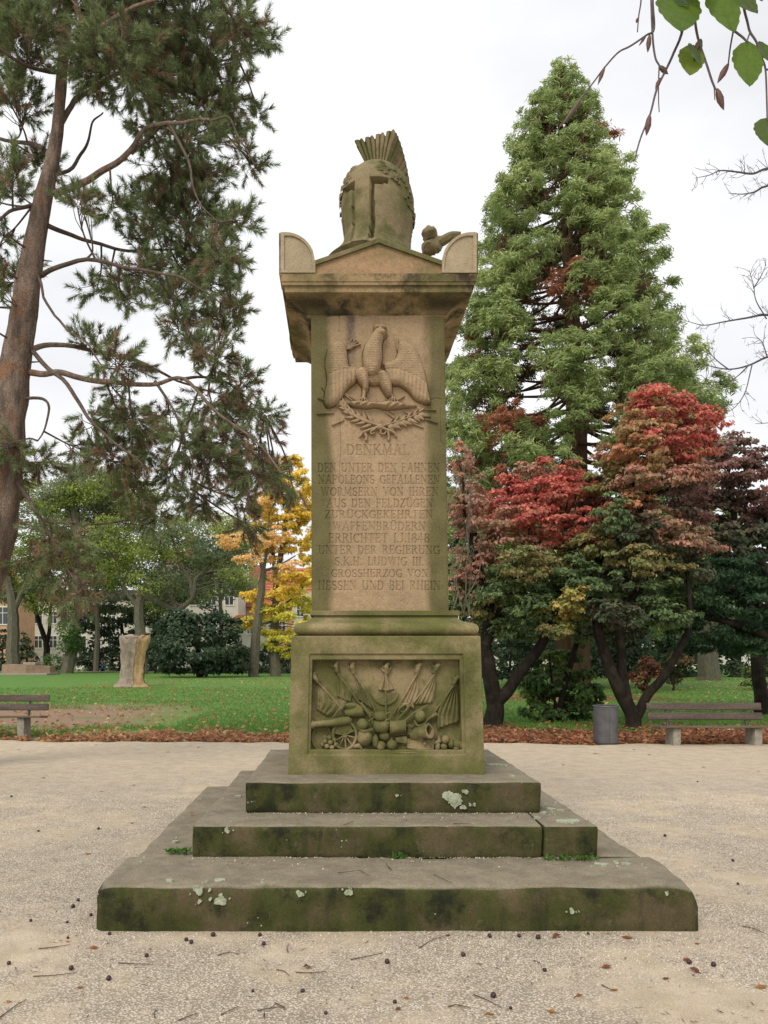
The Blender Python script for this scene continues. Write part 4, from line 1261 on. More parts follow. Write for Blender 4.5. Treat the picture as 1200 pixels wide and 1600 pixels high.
    for k, (x, y, rx, ry) in enumerate([(868, 775, 16, 24), (902, 776, 20, 20), (912, 738, 24, 26), (940, 760, 18, 28), (970, 765, 24, 26), (992, 772, 12, 24), (966, 788, 20, 18)]):
        part('spilled_shot', rough_lump(tz(x, y, .045), (rx * TU, .05, ry * TU), 30 + k, .14, 14, 10), amp=.002)
    part('relief_ground', rough_lump(tz(600, 806, .02), (402 * TU, .075, 16 * TU), 44, .3, 60, 8))
    part('grip', MB().tube([tz(420, 775, .05), tz(450, 770, .06), tz(462, 785, .05)], [10 * TU, 14 * TU, 8 * TU], 7).tube([tz(440, 790, .03), tz(498, 792, .03)], 5 * TU, 6))
trophies()

# lichen patches on the stones: small, thin, ragged crusts
def lichen(px, py, r, Y=None, ztop=None, seed=0, asp=1.0, z_depth=None):
    lichen1(px, py, r, Y, ztop, seed, asp)
    q = np.random.default_rng(seed * 31 + int(py))
    for k in range(3 if r > 4 else 1):
        a = q.uniform(0, 6.28); d = r * q.uniform(1.1, 2.2)
        lichen1(px + d * math.cos(a) * (1.6 if ztop else 1), py + d * math.sin(a) * .6, r * q.uniform(.14, .34), Y, ztop, seed + k, asp)
def lichen1(px, py, r, Y=None, ztop=None, seed=0, asp=1.0, z_depth=None):
    r2 = np.random.default_rng(seed + int(px))
    n = 44
    a = np.arange(n) * 6.283 / n
    kk = r2.uniform(0, 6.28, 4)
    rr = r * .8 * (1 + .22 * np.sin(2 * a + kk[0]) + .14 * np.sin(3 * a + kk[1]) + .06 * np.sin(7 * a + kk[2]) + .07 * r2.normal(size=n)).clip(.35, 1.6)
    if ztop is None:
        c = W(px, py, Y); R = rr / F_PX * Y
        P = np.stack([c[0] + R * np.cos(a) * asp, np.full(n, Y), c[2] + R * np.sin(a)], -1)
        out = np.array([0, -.0145, 0])
    else:
        Yt = F_PX * (EYE - ztop) / (py - HY)
        c = W(px, py, Yt); R = rr / F_PX * Yt
        bx = {.267: (-1.37, 2.05, 4.68, 8.2), .483: (-.97, 1.73, 5.32, 7.84), .709: (-.66, 1.46, 5.75, 7.72)}[ztop]
        e = R.max()
        if c[0] - e * asp < bx[0] or c[0] + e * asp > bx[1] or Yt - e < bx[2] or Yt + e > bx[3]: return
        P = np.stack([c[0] + R * np.cos(a) * asp, Yt + R * np.sin(a), np.full(n, ztop)], -1)
        out = np.array([0, 0, .0125])
    m = MB()
    cc = P.mean(0)
    ins = cc + (P - cc) * .9
    V = np.concatenate([P - out * .3, P + out * .85, ins + out])
    k = np.arange(n); k2 = (k + 1) % n
    q = np.concatenate([np.stack([k, k2, k2 + n, k + n], -1), np.stack([k + n, k2 + n, k2 + 2 * n, k + 2 * n], -1)])
    m.add(V, q, (), [list(range(2 * n, 3 * n))])
    m.build('lichen_patch', M['lichen'], mon, True, 30)
for k, a in enumerate([(310, 1390, 9), (345, 1407, 10), (468, 1396, 6), (545, 1394, 7), (893, 1423, 5), (312, 1408, 4), (410, 1376, 3), (1041, 1396, 3)]):
    lichen(a[0], a[1], a[2], 4.63, None, k)
for k, a in enumerate([(708, 1248, 15, 1.1), (741, 1257, 3, 1), (620, 1243, 3, 1)]):
    lichen(a[0], a[1], a[2], 5.72, None, k, a[3])
lichen(355, 1297, 5, 5.29, None, 3)
for k, a in enumerate([(343, 1377, 10, .267, 1.5), (205, 1342, 9, .267, 1.3), (192, 1348, 6, .267, 1.3), (217, 1316, 9, .267, 1.1), (275, 1316, 6, .267, 1.2), (265, 1377, 5, .267, 1.5), (300, 1245, 7, .267, 1.2), (272, 1269, 6, .267, 1.2), (1022, 1346, 10, .267, 1.3), (940, 1352, 10, .267, 1.4), (978, 1351, 7, .267, 1.4), (1020, 1356, 6, .267, 1.4),
                       (890, 1284, 20, .483, 1.2), (905, 1279, 12, .483, 1.5), (860, 1265, 10, .483, 1), (850, 1271, 7, .483, 1), (920, 1289, 9, .483, 1.4), (830, 1290, 5, .483, 1), (340, 1246, 7, .483, 1.4), (375, 1212, 8, .483, 1), (372, 1245, 5, .483, 1.3), (326, 1258, 5, .483, 1.2), (880, 1258, 6, .483, 1.3),
                       (775, 1196, 12, .709, 1.4), (812, 1210, 8, .709, 1.5), (790, 1190, 9, .709, 1.3), (830, 1219, 6, .709, 1.5), (395, 1196, 5, .709, 1.6), (405, 1185, 5, .709, 1.4)]):
    lichen(a[0], a[1], a[2] * .8, None, a[3], k, a[4])
# ------------------------------------------------------------------ foliage builders
def unit(v): return v / (np.linalg.norm(v, axis=-1, keepdims=True) + 1e-9)

def leaf_mesh(name, P, N, U, Lg, Wd, T, mat, parent, fold=.18, kind=None):
    """one folded rhombic blade per row"""
    S = unit(np.cross(N, U))
    U = unit(U)
    l, w = Lg[:, None], Wd[:, None]
    V = np.stack([P, P + U * l * .45 + S * w * .5 + N * w * fold, P + U * l - N * w * .15, P + U * l * .45 - S * w * .5 + N * w * fold], 1)
    k = np.arange(len(P)) * 4
    F = np.concatenate([np.stack([k, k + 1, k + 2], -1), np.stack([k, k + 2, k + 3], -1)])
    return mesh_np(name, V.reshape(-1, 3), F, mat, parent, False, np.repeat(T, 4, 0), kind=kind)

def cloud(clumps, dens, size, asp, pal, r, jitter=.25, lumps=7, up=.5, flat=.7, shell=.55, droop=.2, minn=12, lr_k=1.0, spread=.35):
    """leaves for ellipsoid clumps (x, y, z, rx, ry, rz, palette): broken into smaller lumps so that gaps show"""
    Ps, Ns, Us, Ls, Ts = [], [], [], [], []
    for (x, y, z, rx, ry, rz, pi) in clumps:
        R = np.array([rx, ry, rz])
        n = max(minn, int(9 * dens * (rx * rz + rx * ry + ry * rz) / 3 / (size * size)))
        d = unit(r.normal(size=(lumps, 3)))
        cen = d * (shell + spread * r.random((lumps, 1)))
        lr = (.32 + .25 * r.random(lumps)) * lr_k
        pick = r.integers(0, lumps, n)
        q = unit(r.normal(size=(n, 3)))
        q[:, 2] *= flat
        pos = cen[pick] + q * (lr[pick] * r.random(n) ** .45)[:, None]
        N = unit(unit(pos) * .6 + q * .5 + np.array([0, 0, up]) + r.normal(size=(n, 3)) * .35)
        U = r.normal(size=(n, 3)) + np.array([0, 0, -droop * 2]) + unit(pos) * .5
        U = unit(U - N * (U * N).sum(1, keepdims=True))
        Ps.append(np.array([x, y, z]) + pos * R); Ns.append(N); Us.append(U)
        Ls.append(size * (.65 + .7 * r.random(n)))
        cols = np.array(pal[pi] if isinstance(pal[pi][0], (tuple, list)) else [pal[pi]])
        lc = cols[r.integers(0, len(cols), lumps)]
        t = np.where(r.random((n, 1)) < .7, lc[pick], cols[r.integers(0, len(cols), n)])
        Ts.append(t * (1 + jitter * r.normal(size=(n, 1))).clip(.45, 1.7))
    P, N, U, Lg, T = map(np.concatenate, (Ps, Ns, Us, Ls, Ts))
    return P, N, U, Lg, Lg * asp, T

def pxc(rows, Y, dy=0.6, depth=.9, r=None):
    """clumps drawn on the photograph (px, py, half width, half height, palette[, extra distance]) -> ellipsoids standing Y metres away"""
    out = []
    for a in rows:
        yy = Y + (a[5] if len(a) > 5 else 0) + (r.uniform(-dy, dy) if r is not None else 0)
        c = W(a[0], a[1], yy)
        rx, rz = a[2] / F_PX * yy, a[3] / F_PX * yy
        out.append((c[0], c[1], c[2], rx, (rx + rz) / 2 * depth, rz, a[4]))
    return out

def limb(path, r0, r1, n=7, wob=.0, seed=0, steps=5):
    P = spline(path, steps)
    if wob:
        P = P + (np.stack([fbm(P * 1.7 + 9 * k, seed + k, 2) for k in range(3)], -1) - .5) * wob
    return P, np.linspace(r0, r1, len(P))

def ppath(rows, Y):
    """photo path rows (px, py[, extra distance]) -> world points"""
    return np.array([W(a[0], a[1], Y + (a[2] if len(a) > 2 else 0)) for a in rows])

def twigs_to(m, paths, clumps, r, rad=.02, k=3):
    """thin boughs from the nearest limb point into each clump"""
    A = np.concatenate(paths)
    for c in clumps:
        c0 = np.array(c[:3])
        for _ in range(k):
            e = c0 + r.uniform(-.6, .6, 3) * np.array(c[3:6])
            d = np.linalg.norm(A - e, axis=1) + np.maximum(0, A[:, 2] - e[2]) * .6
            s = A[np.argmin(d)]
            mid = (s + e) / 2 + r.normal(size=3) * .08 * np.linalg.norm(e - s) + np.array([0, 0, .08]) * np.linalg.norm(e - s)
            m.tube(spline([s, mid, e], 4), np.linspace(rad, rad * .3, 9), 5, False)

# ------------------------------------------------------------------ the old pine at the left
def pine():
    Y = 11.0
    r = np.random.default_rng(21)
    b = W(-138, 1210, Y)
    t = thing('pine_tree', 'tall old pine with reddish bark leaning at the left edge of the picture', 'tree', (b[0], Y, 0))
    rows = [(-140, 1222, 66), (-122, 1120, 56), (-82, 1010, 49), (-44, 930, 45), (-18, 870, 43), (-3, 790, 41), (6, 700, 37), (19, 600, 31), (36, 500, 26), (46, 430, 23), (64, 330, 18), (84, 240, 13), (92, 180, 11), (99, 90, 10), (106, 0, 9), (118, -150, 7), (128, -330, 3)]
    P = spline([(*W(a[0], a[1], Y), a[2] * .80 / F_PX * Y) for a in rows], 8)
    tp = P[:, :3]
    m = MB()
    n = 26
    m.tube(tp, P[:, 3], n)
    V = m.v[0]
    th = np.tile(np.arange(n), len(tp))
    pl = fbm(np.stack([V[:, 0] * 9, V[:, 1] * 9, V[:, 2] * 3.2], -1), 3, 3)
    cen = np.repeat(tp, n, 0)
    m.v[0] = cen + (V - cen) * (1 + (pl[:, None] - .5) * .34)
    m.build('trunk', M['pinebark'], t)
    limbs = [
        ([(85, 305), (120, 290), (160, 265, -.2), (205, 235, -.4), (228, 205, -.6), (262, 195, -.7), (330, 188, -.9)], .075, .02),
        ([(80, 285), (120, 255, .2), (135, 220, .4), (142, 188, .5), (158, 172, .6)], .04, .012),
        ([(78, 350), (110, 365, .2), (150, 380, .4), (200, 393, .6), (262, 388, .8), (330, 400, 1)], .05, .014),
        ([(62, 430), (100, 415, -.2), (165, 410, -.5), (215, 422, -.7), (290, 440, -.9), (345, 470, -1)], .05, .012),
        ([(52, 545), (90, 540, .2), (170, 552, .4), (240, 573, .6), (290, 595, .8), (355, 612, 1)], .055, .014),
        ([(44, 583), (80, 580, -.2), (130, 588, -.4), (190, 598, -.6), (245, 602, -.8), (285, 596, -.9), (330, 640, -1), (400, 690, -1.2), (440, 740, -1.3)], .065, .012),
        ([(50, 548), (90, 590, -.3), (120, 630, -.6), (150, 665, -.8), (190, 700, -.9), (225, 728, -1)], .05, .012),
        ([(35, 625), (66, 626, -.2), (76, 638, -.25), (68, 660, -.3), (54, 685, -.3)], .034, .012),
        ([(90, 200), (112, 168, .3), (130, 150, .5), (180, 118, .8), (255, 75, 1), (292, 45, 1.1), (345, 30, 1.2), (415, 60, 1.2)], .06, .012),
        ([(70, 235), (35, 225, .3), (-10, 214, .5), (-60, 200, .7)], .05, .02),
        ([(52, 320), (20, 330, -.3), (-12, 350, -.6), (-50, 350, -.6)], .04, .014),
        ([(98, 110), (60, 108, -.4), (20, 92, -.8), (-30, 60, -1)], .05, .014),
        ([(20, 735), (48, 785, -.3), (64, 815, -.4), (90, 850, -.5), (112, 900, -.6), (128, 935, -.6)], .045, .012),
        ([(96, 90), (140, 58, -.4), (200, 18, -.8), (270, -20, -1.1), (330, -40, -1.3)], .06, .014),
        ([(205, 235, -.4), (252, 208, -.2), (302, 168, 0), (332, 108, .2), (370, 90, .3)], .04, .012),
        ([(245, 602, -.8), (275, 650, -.9), (290, 700, -1), (300, 770, -1)], .03, .008),
        ([(285, 596, -.9), (330, 590, -.7), (370, 610, -.6), (415, 650, -.6)], .03, .008),
        ([(62, 430), (75, 470, -.4), (110, 520, -.7), (140, 545, -.9), (170, 590, -1)], .03, .01),
        ([(262, 195, -.7), (290, 240, -.9), (300, 300, -1), (340, 345, -1.1)], .03, .01),
        ([(330, 188, -.9), (360, 190, -1), (385, 235, -1.1), (395, 262, -1.1)], .022, .008),
        ([(105, 10), (90, -60, .3), (50, -130, .5)], .05, .015), ([(112, -80), (190, -150, .5), (290, -190, .8)], .05, .015), ([(118, -160), (60, -230, -.3), (0, -270, -.6)], .04, .012),
    ]
    paths = []
    for rows, r0, r1 in limbs:
        Pp, rad = limb(ppath(rows, Y), r0 * .72, r1 * .8, wob=.16, seed=len(paths))
        paths.append(Pp)
        MB().tube(Pp, rad, 8).build('branch', M['pinebark'] if r0 > .05 else M['pinetwig'], t)
    for k in range(16):                                               # dead stubs up the trunk
        i = int(r.uniform(20, 80)); s = tp[i]
        a = r.uniform(0, 6.28); l = r.uniform(.25, .8)
        e = s + np.array([math.cos(a) * l, math.sin(a) * l, r.uniform(-.15, .25)])
        MB().tube(spline([s, (s + e) / 2 + r.normal(size=3) * .05, e], 4), np.linspace(.02, .006, 9), 6).build('branch', M['pinetwig'], t)
    C = [(140, 35, 80, 45), (225, 30, 70, 45), (305, 25, 60, 42), (180, 90, 70, 40), (250, 100, 62, 45), (330, 90, 58, 42), (372, 40, 30, 35), (352, 150, 40, 38), (298, 160, 55, 38), (220, 140, 50, 28), (140, 120, 35, 25),
         (408, 62, 22, 18), (390, 252, 22, 16), (402, 185, 8, 9), (358, 192, 25, 20), (298, 215, 58, 24), (235, 205, 35, 22), (330, 272, 28, 20), (270, 268, 50, 32), (288, 318, 58, 34), (338, 345, 25, 16), (372, 348, 24, 16), (318, 382, 42, 34), (238, 330, 42, 28), (178, 325, 22, 16), (126, 318, 14, 10), (226, 375, 30, 16), (348, 400, 28, 22), (278, 412, 58, 28), (222, 432, 38, 22), (328, 442, 40, 34), (186, 440, 25, 16), (120, 320, 12, 10),
         (370, 482, 13, 22), (282, 470, 40, 24), (352, 512, 25, 22), (280, 520, 25, 22), (310, 542, 20, 16), (338, 560, 25, 22), (200, 470, 16, 12), (150, 455, 20, 10),
         (186, 568, 38, 16), (150, 535, 36, 12), (372, 602, 28, 18), (412, 652, 22, 15), (330, 632, 45, 22), (378, 652, 34, 22), (190, 622, 22, 30), (208, 662, 32, 26), (228, 702, 28, 30), (178, 722, 38, 30), (150, 662, 25, 24), (350, 692, 38, 26), (408, 702, 24, 22), (436, 762, 9, 8), (398, 742, 30, 24), (330, 722, 28, 26), (288, 692, 28, 26), (268, 742, 22, 26), (210, 772, 26, 24), (240, 803, 16, 22), (302, 780, 20, 22), (328, 792, 24, 10), (378, 782, 18, 22), (388, 820, 13, 12), (425, 738, 14, 12), (458, 764, 9, 5), (120, 700, 16, 14), (255, 650, 18, 14),
         (20, 40, 30, 40), (60, 30, 30, 38), (40, 90, 38, 28), (10, 150, 20, 28), (40, 165, 28, 22), (62, 258, 28, 18), (15, 268, 20, 20), (28, 300, 22, 16), (4, 372, 10, 20), (22, 430, 34, 14), (0, 462, 10, 20), (-5, 40, 40, 40), (-40, 150, 40, 40), (-40, 300, 40, 40), (-30, 430, 30, 20),
         (14, 700, 28, 18), (20, 722, 34, 26), (66, 722, 18, 16), (0, 770, 20, 14),
         (70, 832, 24, 22), (98, 852, 32, 26), (120, 882, 32, 26), (82, 902, 38, 22), (128, 922, 22, 22), (52, 868, 26, 16), (104, 945, 24, 14),
         (80, -70, 90, 50), (190, -80, 80, 50), (290, -70, 60, 45), (60, -190, 80, 60), (180, -190, 90, 60), (110, -300, 50, 50)]
    cl = pxc([(*c, 0) for c in C], Y, .9, .9, r)
    tw = MB()
    allp = np.concatenate(paths + [tp[40:]])
    SP, SD, SB = [], [], []
    for c, raw in zip(cl, C):
        c0, R = np.array(c[:3]), np.array(c[3:6])
        s = allp[np.argmin(np.linalg.norm(allp - c0, axis=1))]
        e = c0
        mid = (s + e) / 2 + r.normal(size=3) * .06 - np.array([0, 0, .04])
        main = spline([s, mid, e], 5)
        tw.tube(main, np.linspace(.016, .008, len(main)), 5, False)
        n = int((9 + raw[2] * raw[3] / 19) * (.5 if raw[1] > 815 and raw[0] < 200 else 1))
        low = raw[1] > 540
        for k in range(n):
            q = unit(r.normal(size=3)); p = c0 + q * R * (.25 + .8 * r.random() ** .6)
            d = unit(q * .8 + np.array([0, 0, -.15 if low else .55]) + r.normal(size=3) * .35 + .4 * unit(c0 - s))
            SP.append(p); SD.append(d)
            SB.append(r.random() < (.34 if low else .16))
            if k % 3 == 0:
                st = main[int(r.integers(len(main) // 2, len(main)))]
                tw.tube(np.array([st, (st + p) / 2 + r.normal(size=3) * .03, p + d * .08]), [.007, .006, .004], 4, False)
    tw.build('twigs', M['pinetwig'], t, kind='stuff')
    SP, SD, SB = np.array(SP), np.array(SD), np.array(SB)
    K = 105
    n = len(SP)
    ln = .12 + .18 * r.random(n)
    tt = r.random((n, K)) ** .8
    base = SP[:, None, :] + SD[:, None, :] * (ln[:, None] * tt)[..., None]
    rd = r.normal(size=(n, K, 3)); rd -= SD[:, None, :] * (rd * SD[:, None, :]).sum(-1, keepdims=True); rd = unit(rd)
    dirn = unit(SD[:, None, :] * (.45 + .5 * tt[..., None]) + rd * (.85 - .25 * tt[..., None]) + np.array([0, 0, -.10]))
    L_ = (.06 + .06 * r.random((n, K)))[..., None]
    side = unit(np.cross(dirn, r.normal(size=(n, K, 3)))) * .0042
    V = np.stack([base - side, base + side, base + dirn * L_], 2).reshape(-1, 3)
    F = np.arange(len(V)).reshape(-1, 3)
    g1, g2, br, dk = np.array([.15, .20, .085]), np.array([.27, .31, .15]), np.array([.28, .20, .125]), np.array([.05, .07, .035])
    u = r.random((n, 1))
    T = np.where(SB[:, None], br * (.6 + .6 * u), g1 * (1 - u) + g2 * u)
    T = np.repeat(T[:, None, :], K, 1) * (1 + .22 * r.normal(size=(n, K, 1))).clip(.4, 1.8)
    old = (tt < .25) & (r.random((n, K)) < .35)
    T[old] = br * .7
    mesh_np('crown', V, F, M['needle'], t, False, np.repeat(T.reshape(-1, 3), 3, 0), kind='stuff')
pine()

# ------------------------------------------------------------------ the giant sequoia behind the maples
def sequoia():
    Y = 40.0
    r = np.random.default_rng(31)
    b = W(893, 1074, Y)
    t = thing('sequoia_tree', 'tall cone-shaped evergreen with bright green tufts and rusty dead sprays rising behind the maples', 'tree', (b[0], Y, 0))
    tp = spline([(*W(893, 1078, Y), 1.0), (*W(896, 900, Y), .72), (*W(900, 640, Y), .52), (*W(888, 400, Y), .3), (*W(876, 200, Y), .14), (*W(872, 108, Y), .03)], 10)
    MB().tube(tp[:, :3], tp[:, 3], 12).build('trunk', M['redbark'], t)
    prof = [(100, 868, 880), (125, 850, 905), (150, 832, 918), (200, 810, 948), (250, 790, 958), (300, 770, 985), (345, 748, 1012), (400, 738, 1010), (450, 726, 1050), (500, 712, 1056), (550, 700, 1064), (600, 694, 1088), (650, 690, 1110), (720, 684, 1118), (800, 684, 1120), (880, 690, 1116), (1000, 720, 1090)]
    py = np.array([p[0] for p in prof]); le = np.array([p[1] for p in prof]); ri = np.array([p[2] for p in prof])
    clumps, mids = [], []
    y = 104
    m = MB()
    while y < 985:
        l, rr_ = np.interp(y, py, le), np.interp(y, py, ri)
        cx, hw = (l + rr_) / 2, (rr_ - l) / 2
        rad = min(15 + hw * .17, 38)
        n = max(2, int(2 * math.pi * hw / (rad * 2.15)))
        ph = r.random() * 6.28
        for k in range(n):
            a = ph + k * 6.283 / n + r.uniform(-.3, .3)
            if math.sin(a) > .55 and r.random() < .6: continue       # far side seen only through gaps
            f = 1 - rad / max(hw, rad) * .75 + r.uniform(-.16, .05)
            px = cx + math.cos(a) * hw * f
            dY = math.sin(a) * hw * f / F_PX * Y
            yy = Y + dY
            rv = rad * r.uniform(.75, 1.2)
            c = W(px, y + r.uniform(-10, 10), Y)
            c[1] = yy
            R = rv / F_PX * Y
            pal = 3 if r.random() < (.02 if y < 330 else .09) else (1 if r.random() < .45 else 0)
            clumps.append((c[0], c[1], c[2], R * 1.02, R * 1.02, R * .82, pal))
            s = tp[np.argmin(np.abs(tp[:, 2] - (c[2] + .12 * hw / F_PX * Y))), :3]
            if y > 150:
                mid = (s + c) / 2 - np.array([0, 0, .25])
                MB2.append(1) if False else None
                m.tube(spline([s, mid, c], 4), np.linspace(.10 if y > 300 else .05, .03, 9), 5, False)
            if r.random() < .8:                                       # rusty inner spray
                q = s + (c - s) * r.uniform(.55, .95)
                clumps.append((q[0], q[1], q[2] - .5, R * .6, R * .6, R * .5, 2))
        y += rad * .98
    m.build('branch', M['redbark'], t, kind='stuff')
    pal = [[(.33, .405, .16), (.28, .35, .14), (.37, .44, .18)], [(.40, .47, .20), (.45, .51, .22), (.34, .42, .17)], [(.27, .15, .095), (.20, .14, .085), (.14, .14, .07)], [(.44, .20, .115), (.36, .16, .09)]]
    P, N, U, Lg, Wd, T = cloud(clumps, 7.5, .27, .22, pal, r, .2, 14, .8, .75, .66, -.5, lr_k=.66)
    leaf_mesh('crown', P, N, U, Lg, Wd, T, M['evergreen'], t, .3, kind='stuff')
MB2 = []
sequoia()

# ------------------------------------------------------------------ maples, yew, shrub at the right
RED, ROSE, ORNG, OLIVE, DGRN, YGRN, PURP, PGRN = range(8)
MAPLE = [[(.60, .17, .14), (.52, .14, .115), (.64, .24, .165), (.44, .19, .13)], [(.52, .31, .235), (.46, .29, .19), (.54, .28, .21), (.35, .28, .165)], [(.54, .27, .15), (.48, .25, .13), (.40, .29, .14)],
         [(.30, .28, .115), (.34, .27, .115), (.25, .285, .11)], [(.16, .23, .095), (.19, .255, .105), (.14, .20, .09)], [(.46, .42, .12), (.38, .38, .12), (.54, .41, .14)],
         [(.24, .15, .13), (.29, .15, .125), (.19, .15, .115)], [(.095, .13, .072), (.12, .145, .083), (.16, .135, .092)]]

def leafy_tree(name, label, Y, base, stems, clumps, pal, size, dens, bark, seed, asp=.75, up=.7, flat=.5, dy=.6, lumps=8, mat='leaf', twig=.022, jitter=.25, cat='tree', group=None, tk=2, crown=None, depth=.9, lr_k=1.0, spread=.35):
    r = np.random.default_rng(seed)
    b = W(base[0], base[1], Y)
    t = thing(name, label, cat, (b[0], Y, 0), group)
    paths = []
    for k, (rows, r0, r1) in enumerate(stems):
        Pp, rad = limb(ppath(rows, Y), r0, r1, wob=r0 * (.8 if Y < 30 else .3), seed=seed + k)
        if k == 0:
            Pp[0, 2] = min(Pp[0, 2], -.05)
        paths.append(Pp)
        MB().tube(Pp, rad, 10 if Y < 30 else 7).build('trunk' if k == 0 else 'branch', M[bark], t)
    cl = pxc(clumps, Y, dy, depth, r)
    if tk:
        m = MB(); twigs_to(m, paths, cl, r, twig, tk); m.build('twigs', M[bark], t, kind='stuff')
    P, N, U, Lg, Wd, T = cloud(cl, dens, size, asp, pal, r, jitter, lumps, up, flat, lr_k=lr_k, spread=spread)
    leaf_mesh(crown or 'crown', P, N, U, Lg, Wd, T, M[mat], t, kind='stuff')
    return t

m1 = leafy_tree('maple_tree', 'red-topped maple with a forked trunk right behind the monument', 18.0, (772, 1140),
    [([(772, 1142), (772, 1118), (771, 1096), (762, 1060), (757, 1010), (764, 965), (748, 890), (740, 830)], .25, .08),
     ([(776, 1098), (800, 1072), (828, 1032), (858, 985), (878, 930), (890, 860), (880, 810)], .16, .06),
     ([(757, 1010), (790, 940), (820, 870), (835, 800)], .12, .05), ([(748, 890), (728, 820), (722, 740)], .07, .02), ([(858, 985), (905, 930), (930, 880)], .08, .03)],
    [(900, 792, 55, 28, RED, -.5), (862, 776, 50, 26, RED), (828, 795, 42, 24, RED), (800, 768, 40, 22, RED), (880, 822, 50, 22, RED, -.8), (936, 842, 30, 14, RED, -.4), (862, 735, 36, 18, RED, .5), (826, 742, 30, 18, ROSE, .6),
     (762, 800, 45, 30, ROSE), (740, 860, 34, 28, ROSE), (790, 850, 45, 28, ROSE, -.5), (722, 800, 22, 30, ROSE), (722, 722, 16, 24, ROSE, .4), (735, 760, 20, 22, ROSE, .4), (730, 905, 26, 20, ROSE),
     (850, 842, 38, 20, ORNG, -.8), (862, 870, 42, 24, OLIVE, -.8), (820, 880, 36, 22, OLIVE, -.6), (932, 872, 30, 20, ROSE, -.5), (915, 850, 30, 18, OLIVE, -.4),
     (800, 905, 46, 28, DGRN), (890, 885, 50, 28, DGRN, -.5), (762, 925, 36, 24, OLIVE), (902, 922, 40, 24, DGRN), (842, 925, 42, 24, DGRN, .3), (770, 958, 30, 18, DGRN, .4), (820, 955, 34, 18, DGRN, .8),
     (880, 962, 36, 22, YGRN, -1.0), (902, 940, 28, 18, YGRN, -1.0), (868, 985, 24, 12, OLIVE, -.9), (745, 890, 30, 22, OLIVE), (735, 940, 26, 20, DGRN, .4), (860, 905, 44, 26, DGRN, .3), (830, 815, 40, 22, ORNG, -.3), (900, 760, 34, 18, RED, .4), (790, 800, 34, 24, RED, .5), (940, 890, 24, 22, OLIVE, .4), (730, 915, 26, 24, ROSE, -.3), (755, 945, 34, 22, OLIVE, -.5), (800, 935, 40, 24, DGRN, -.6), (845, 950, 40, 22, DGRN, -.5), (785, 975, 30, 16, DGRN, .2), (925, 955, 30, 22, DGRN, .3), (830, 985, 30, 12, DGRN, .6), (735, 985, 18, 14, OLIVE, .6)], MAPLE, .092, 5.6, 'darkbark', 41, spread=.75, flat=.3, lumps=18, lr_k=.9)
# bare grey suckers on the maple's left
r_ = np.random.default_rng(9)
sk = MB()
for k in range(5):
    x0 = 712 + r_.uniform(-6, 30)
    pts = [(x0, 960), (x0 + r_.uniform(-10, 14), 880), (x0 + r_.uniform(-16, 24), 800), (x0 + r_.uniform(-24, 30), 700 + r_.uniform(-50, 60))]
    Pp, rad = limb(ppath(pts, 16.9 + r_.uniform(-.3, .3)), .016, .003, wob=.5, seed=k)
    sk.tube(Pp, rad, 5, False)
    for q in range(9):
        s = Pp[int(r_.integers(5, len(Pp) - 1))]
        e = s + np.array([r_.uniform(-.4, .4), r_.uniform(-.2, .2), r_.uniform(.1, .45)])
        sk.tube(spline([s, (s + e) / 2 + np.array([0, 0, -.06]), e], 3), np.linspace(.008, .003, 7), 4, False)
sk.build('suckers', M['greybark'], m1)

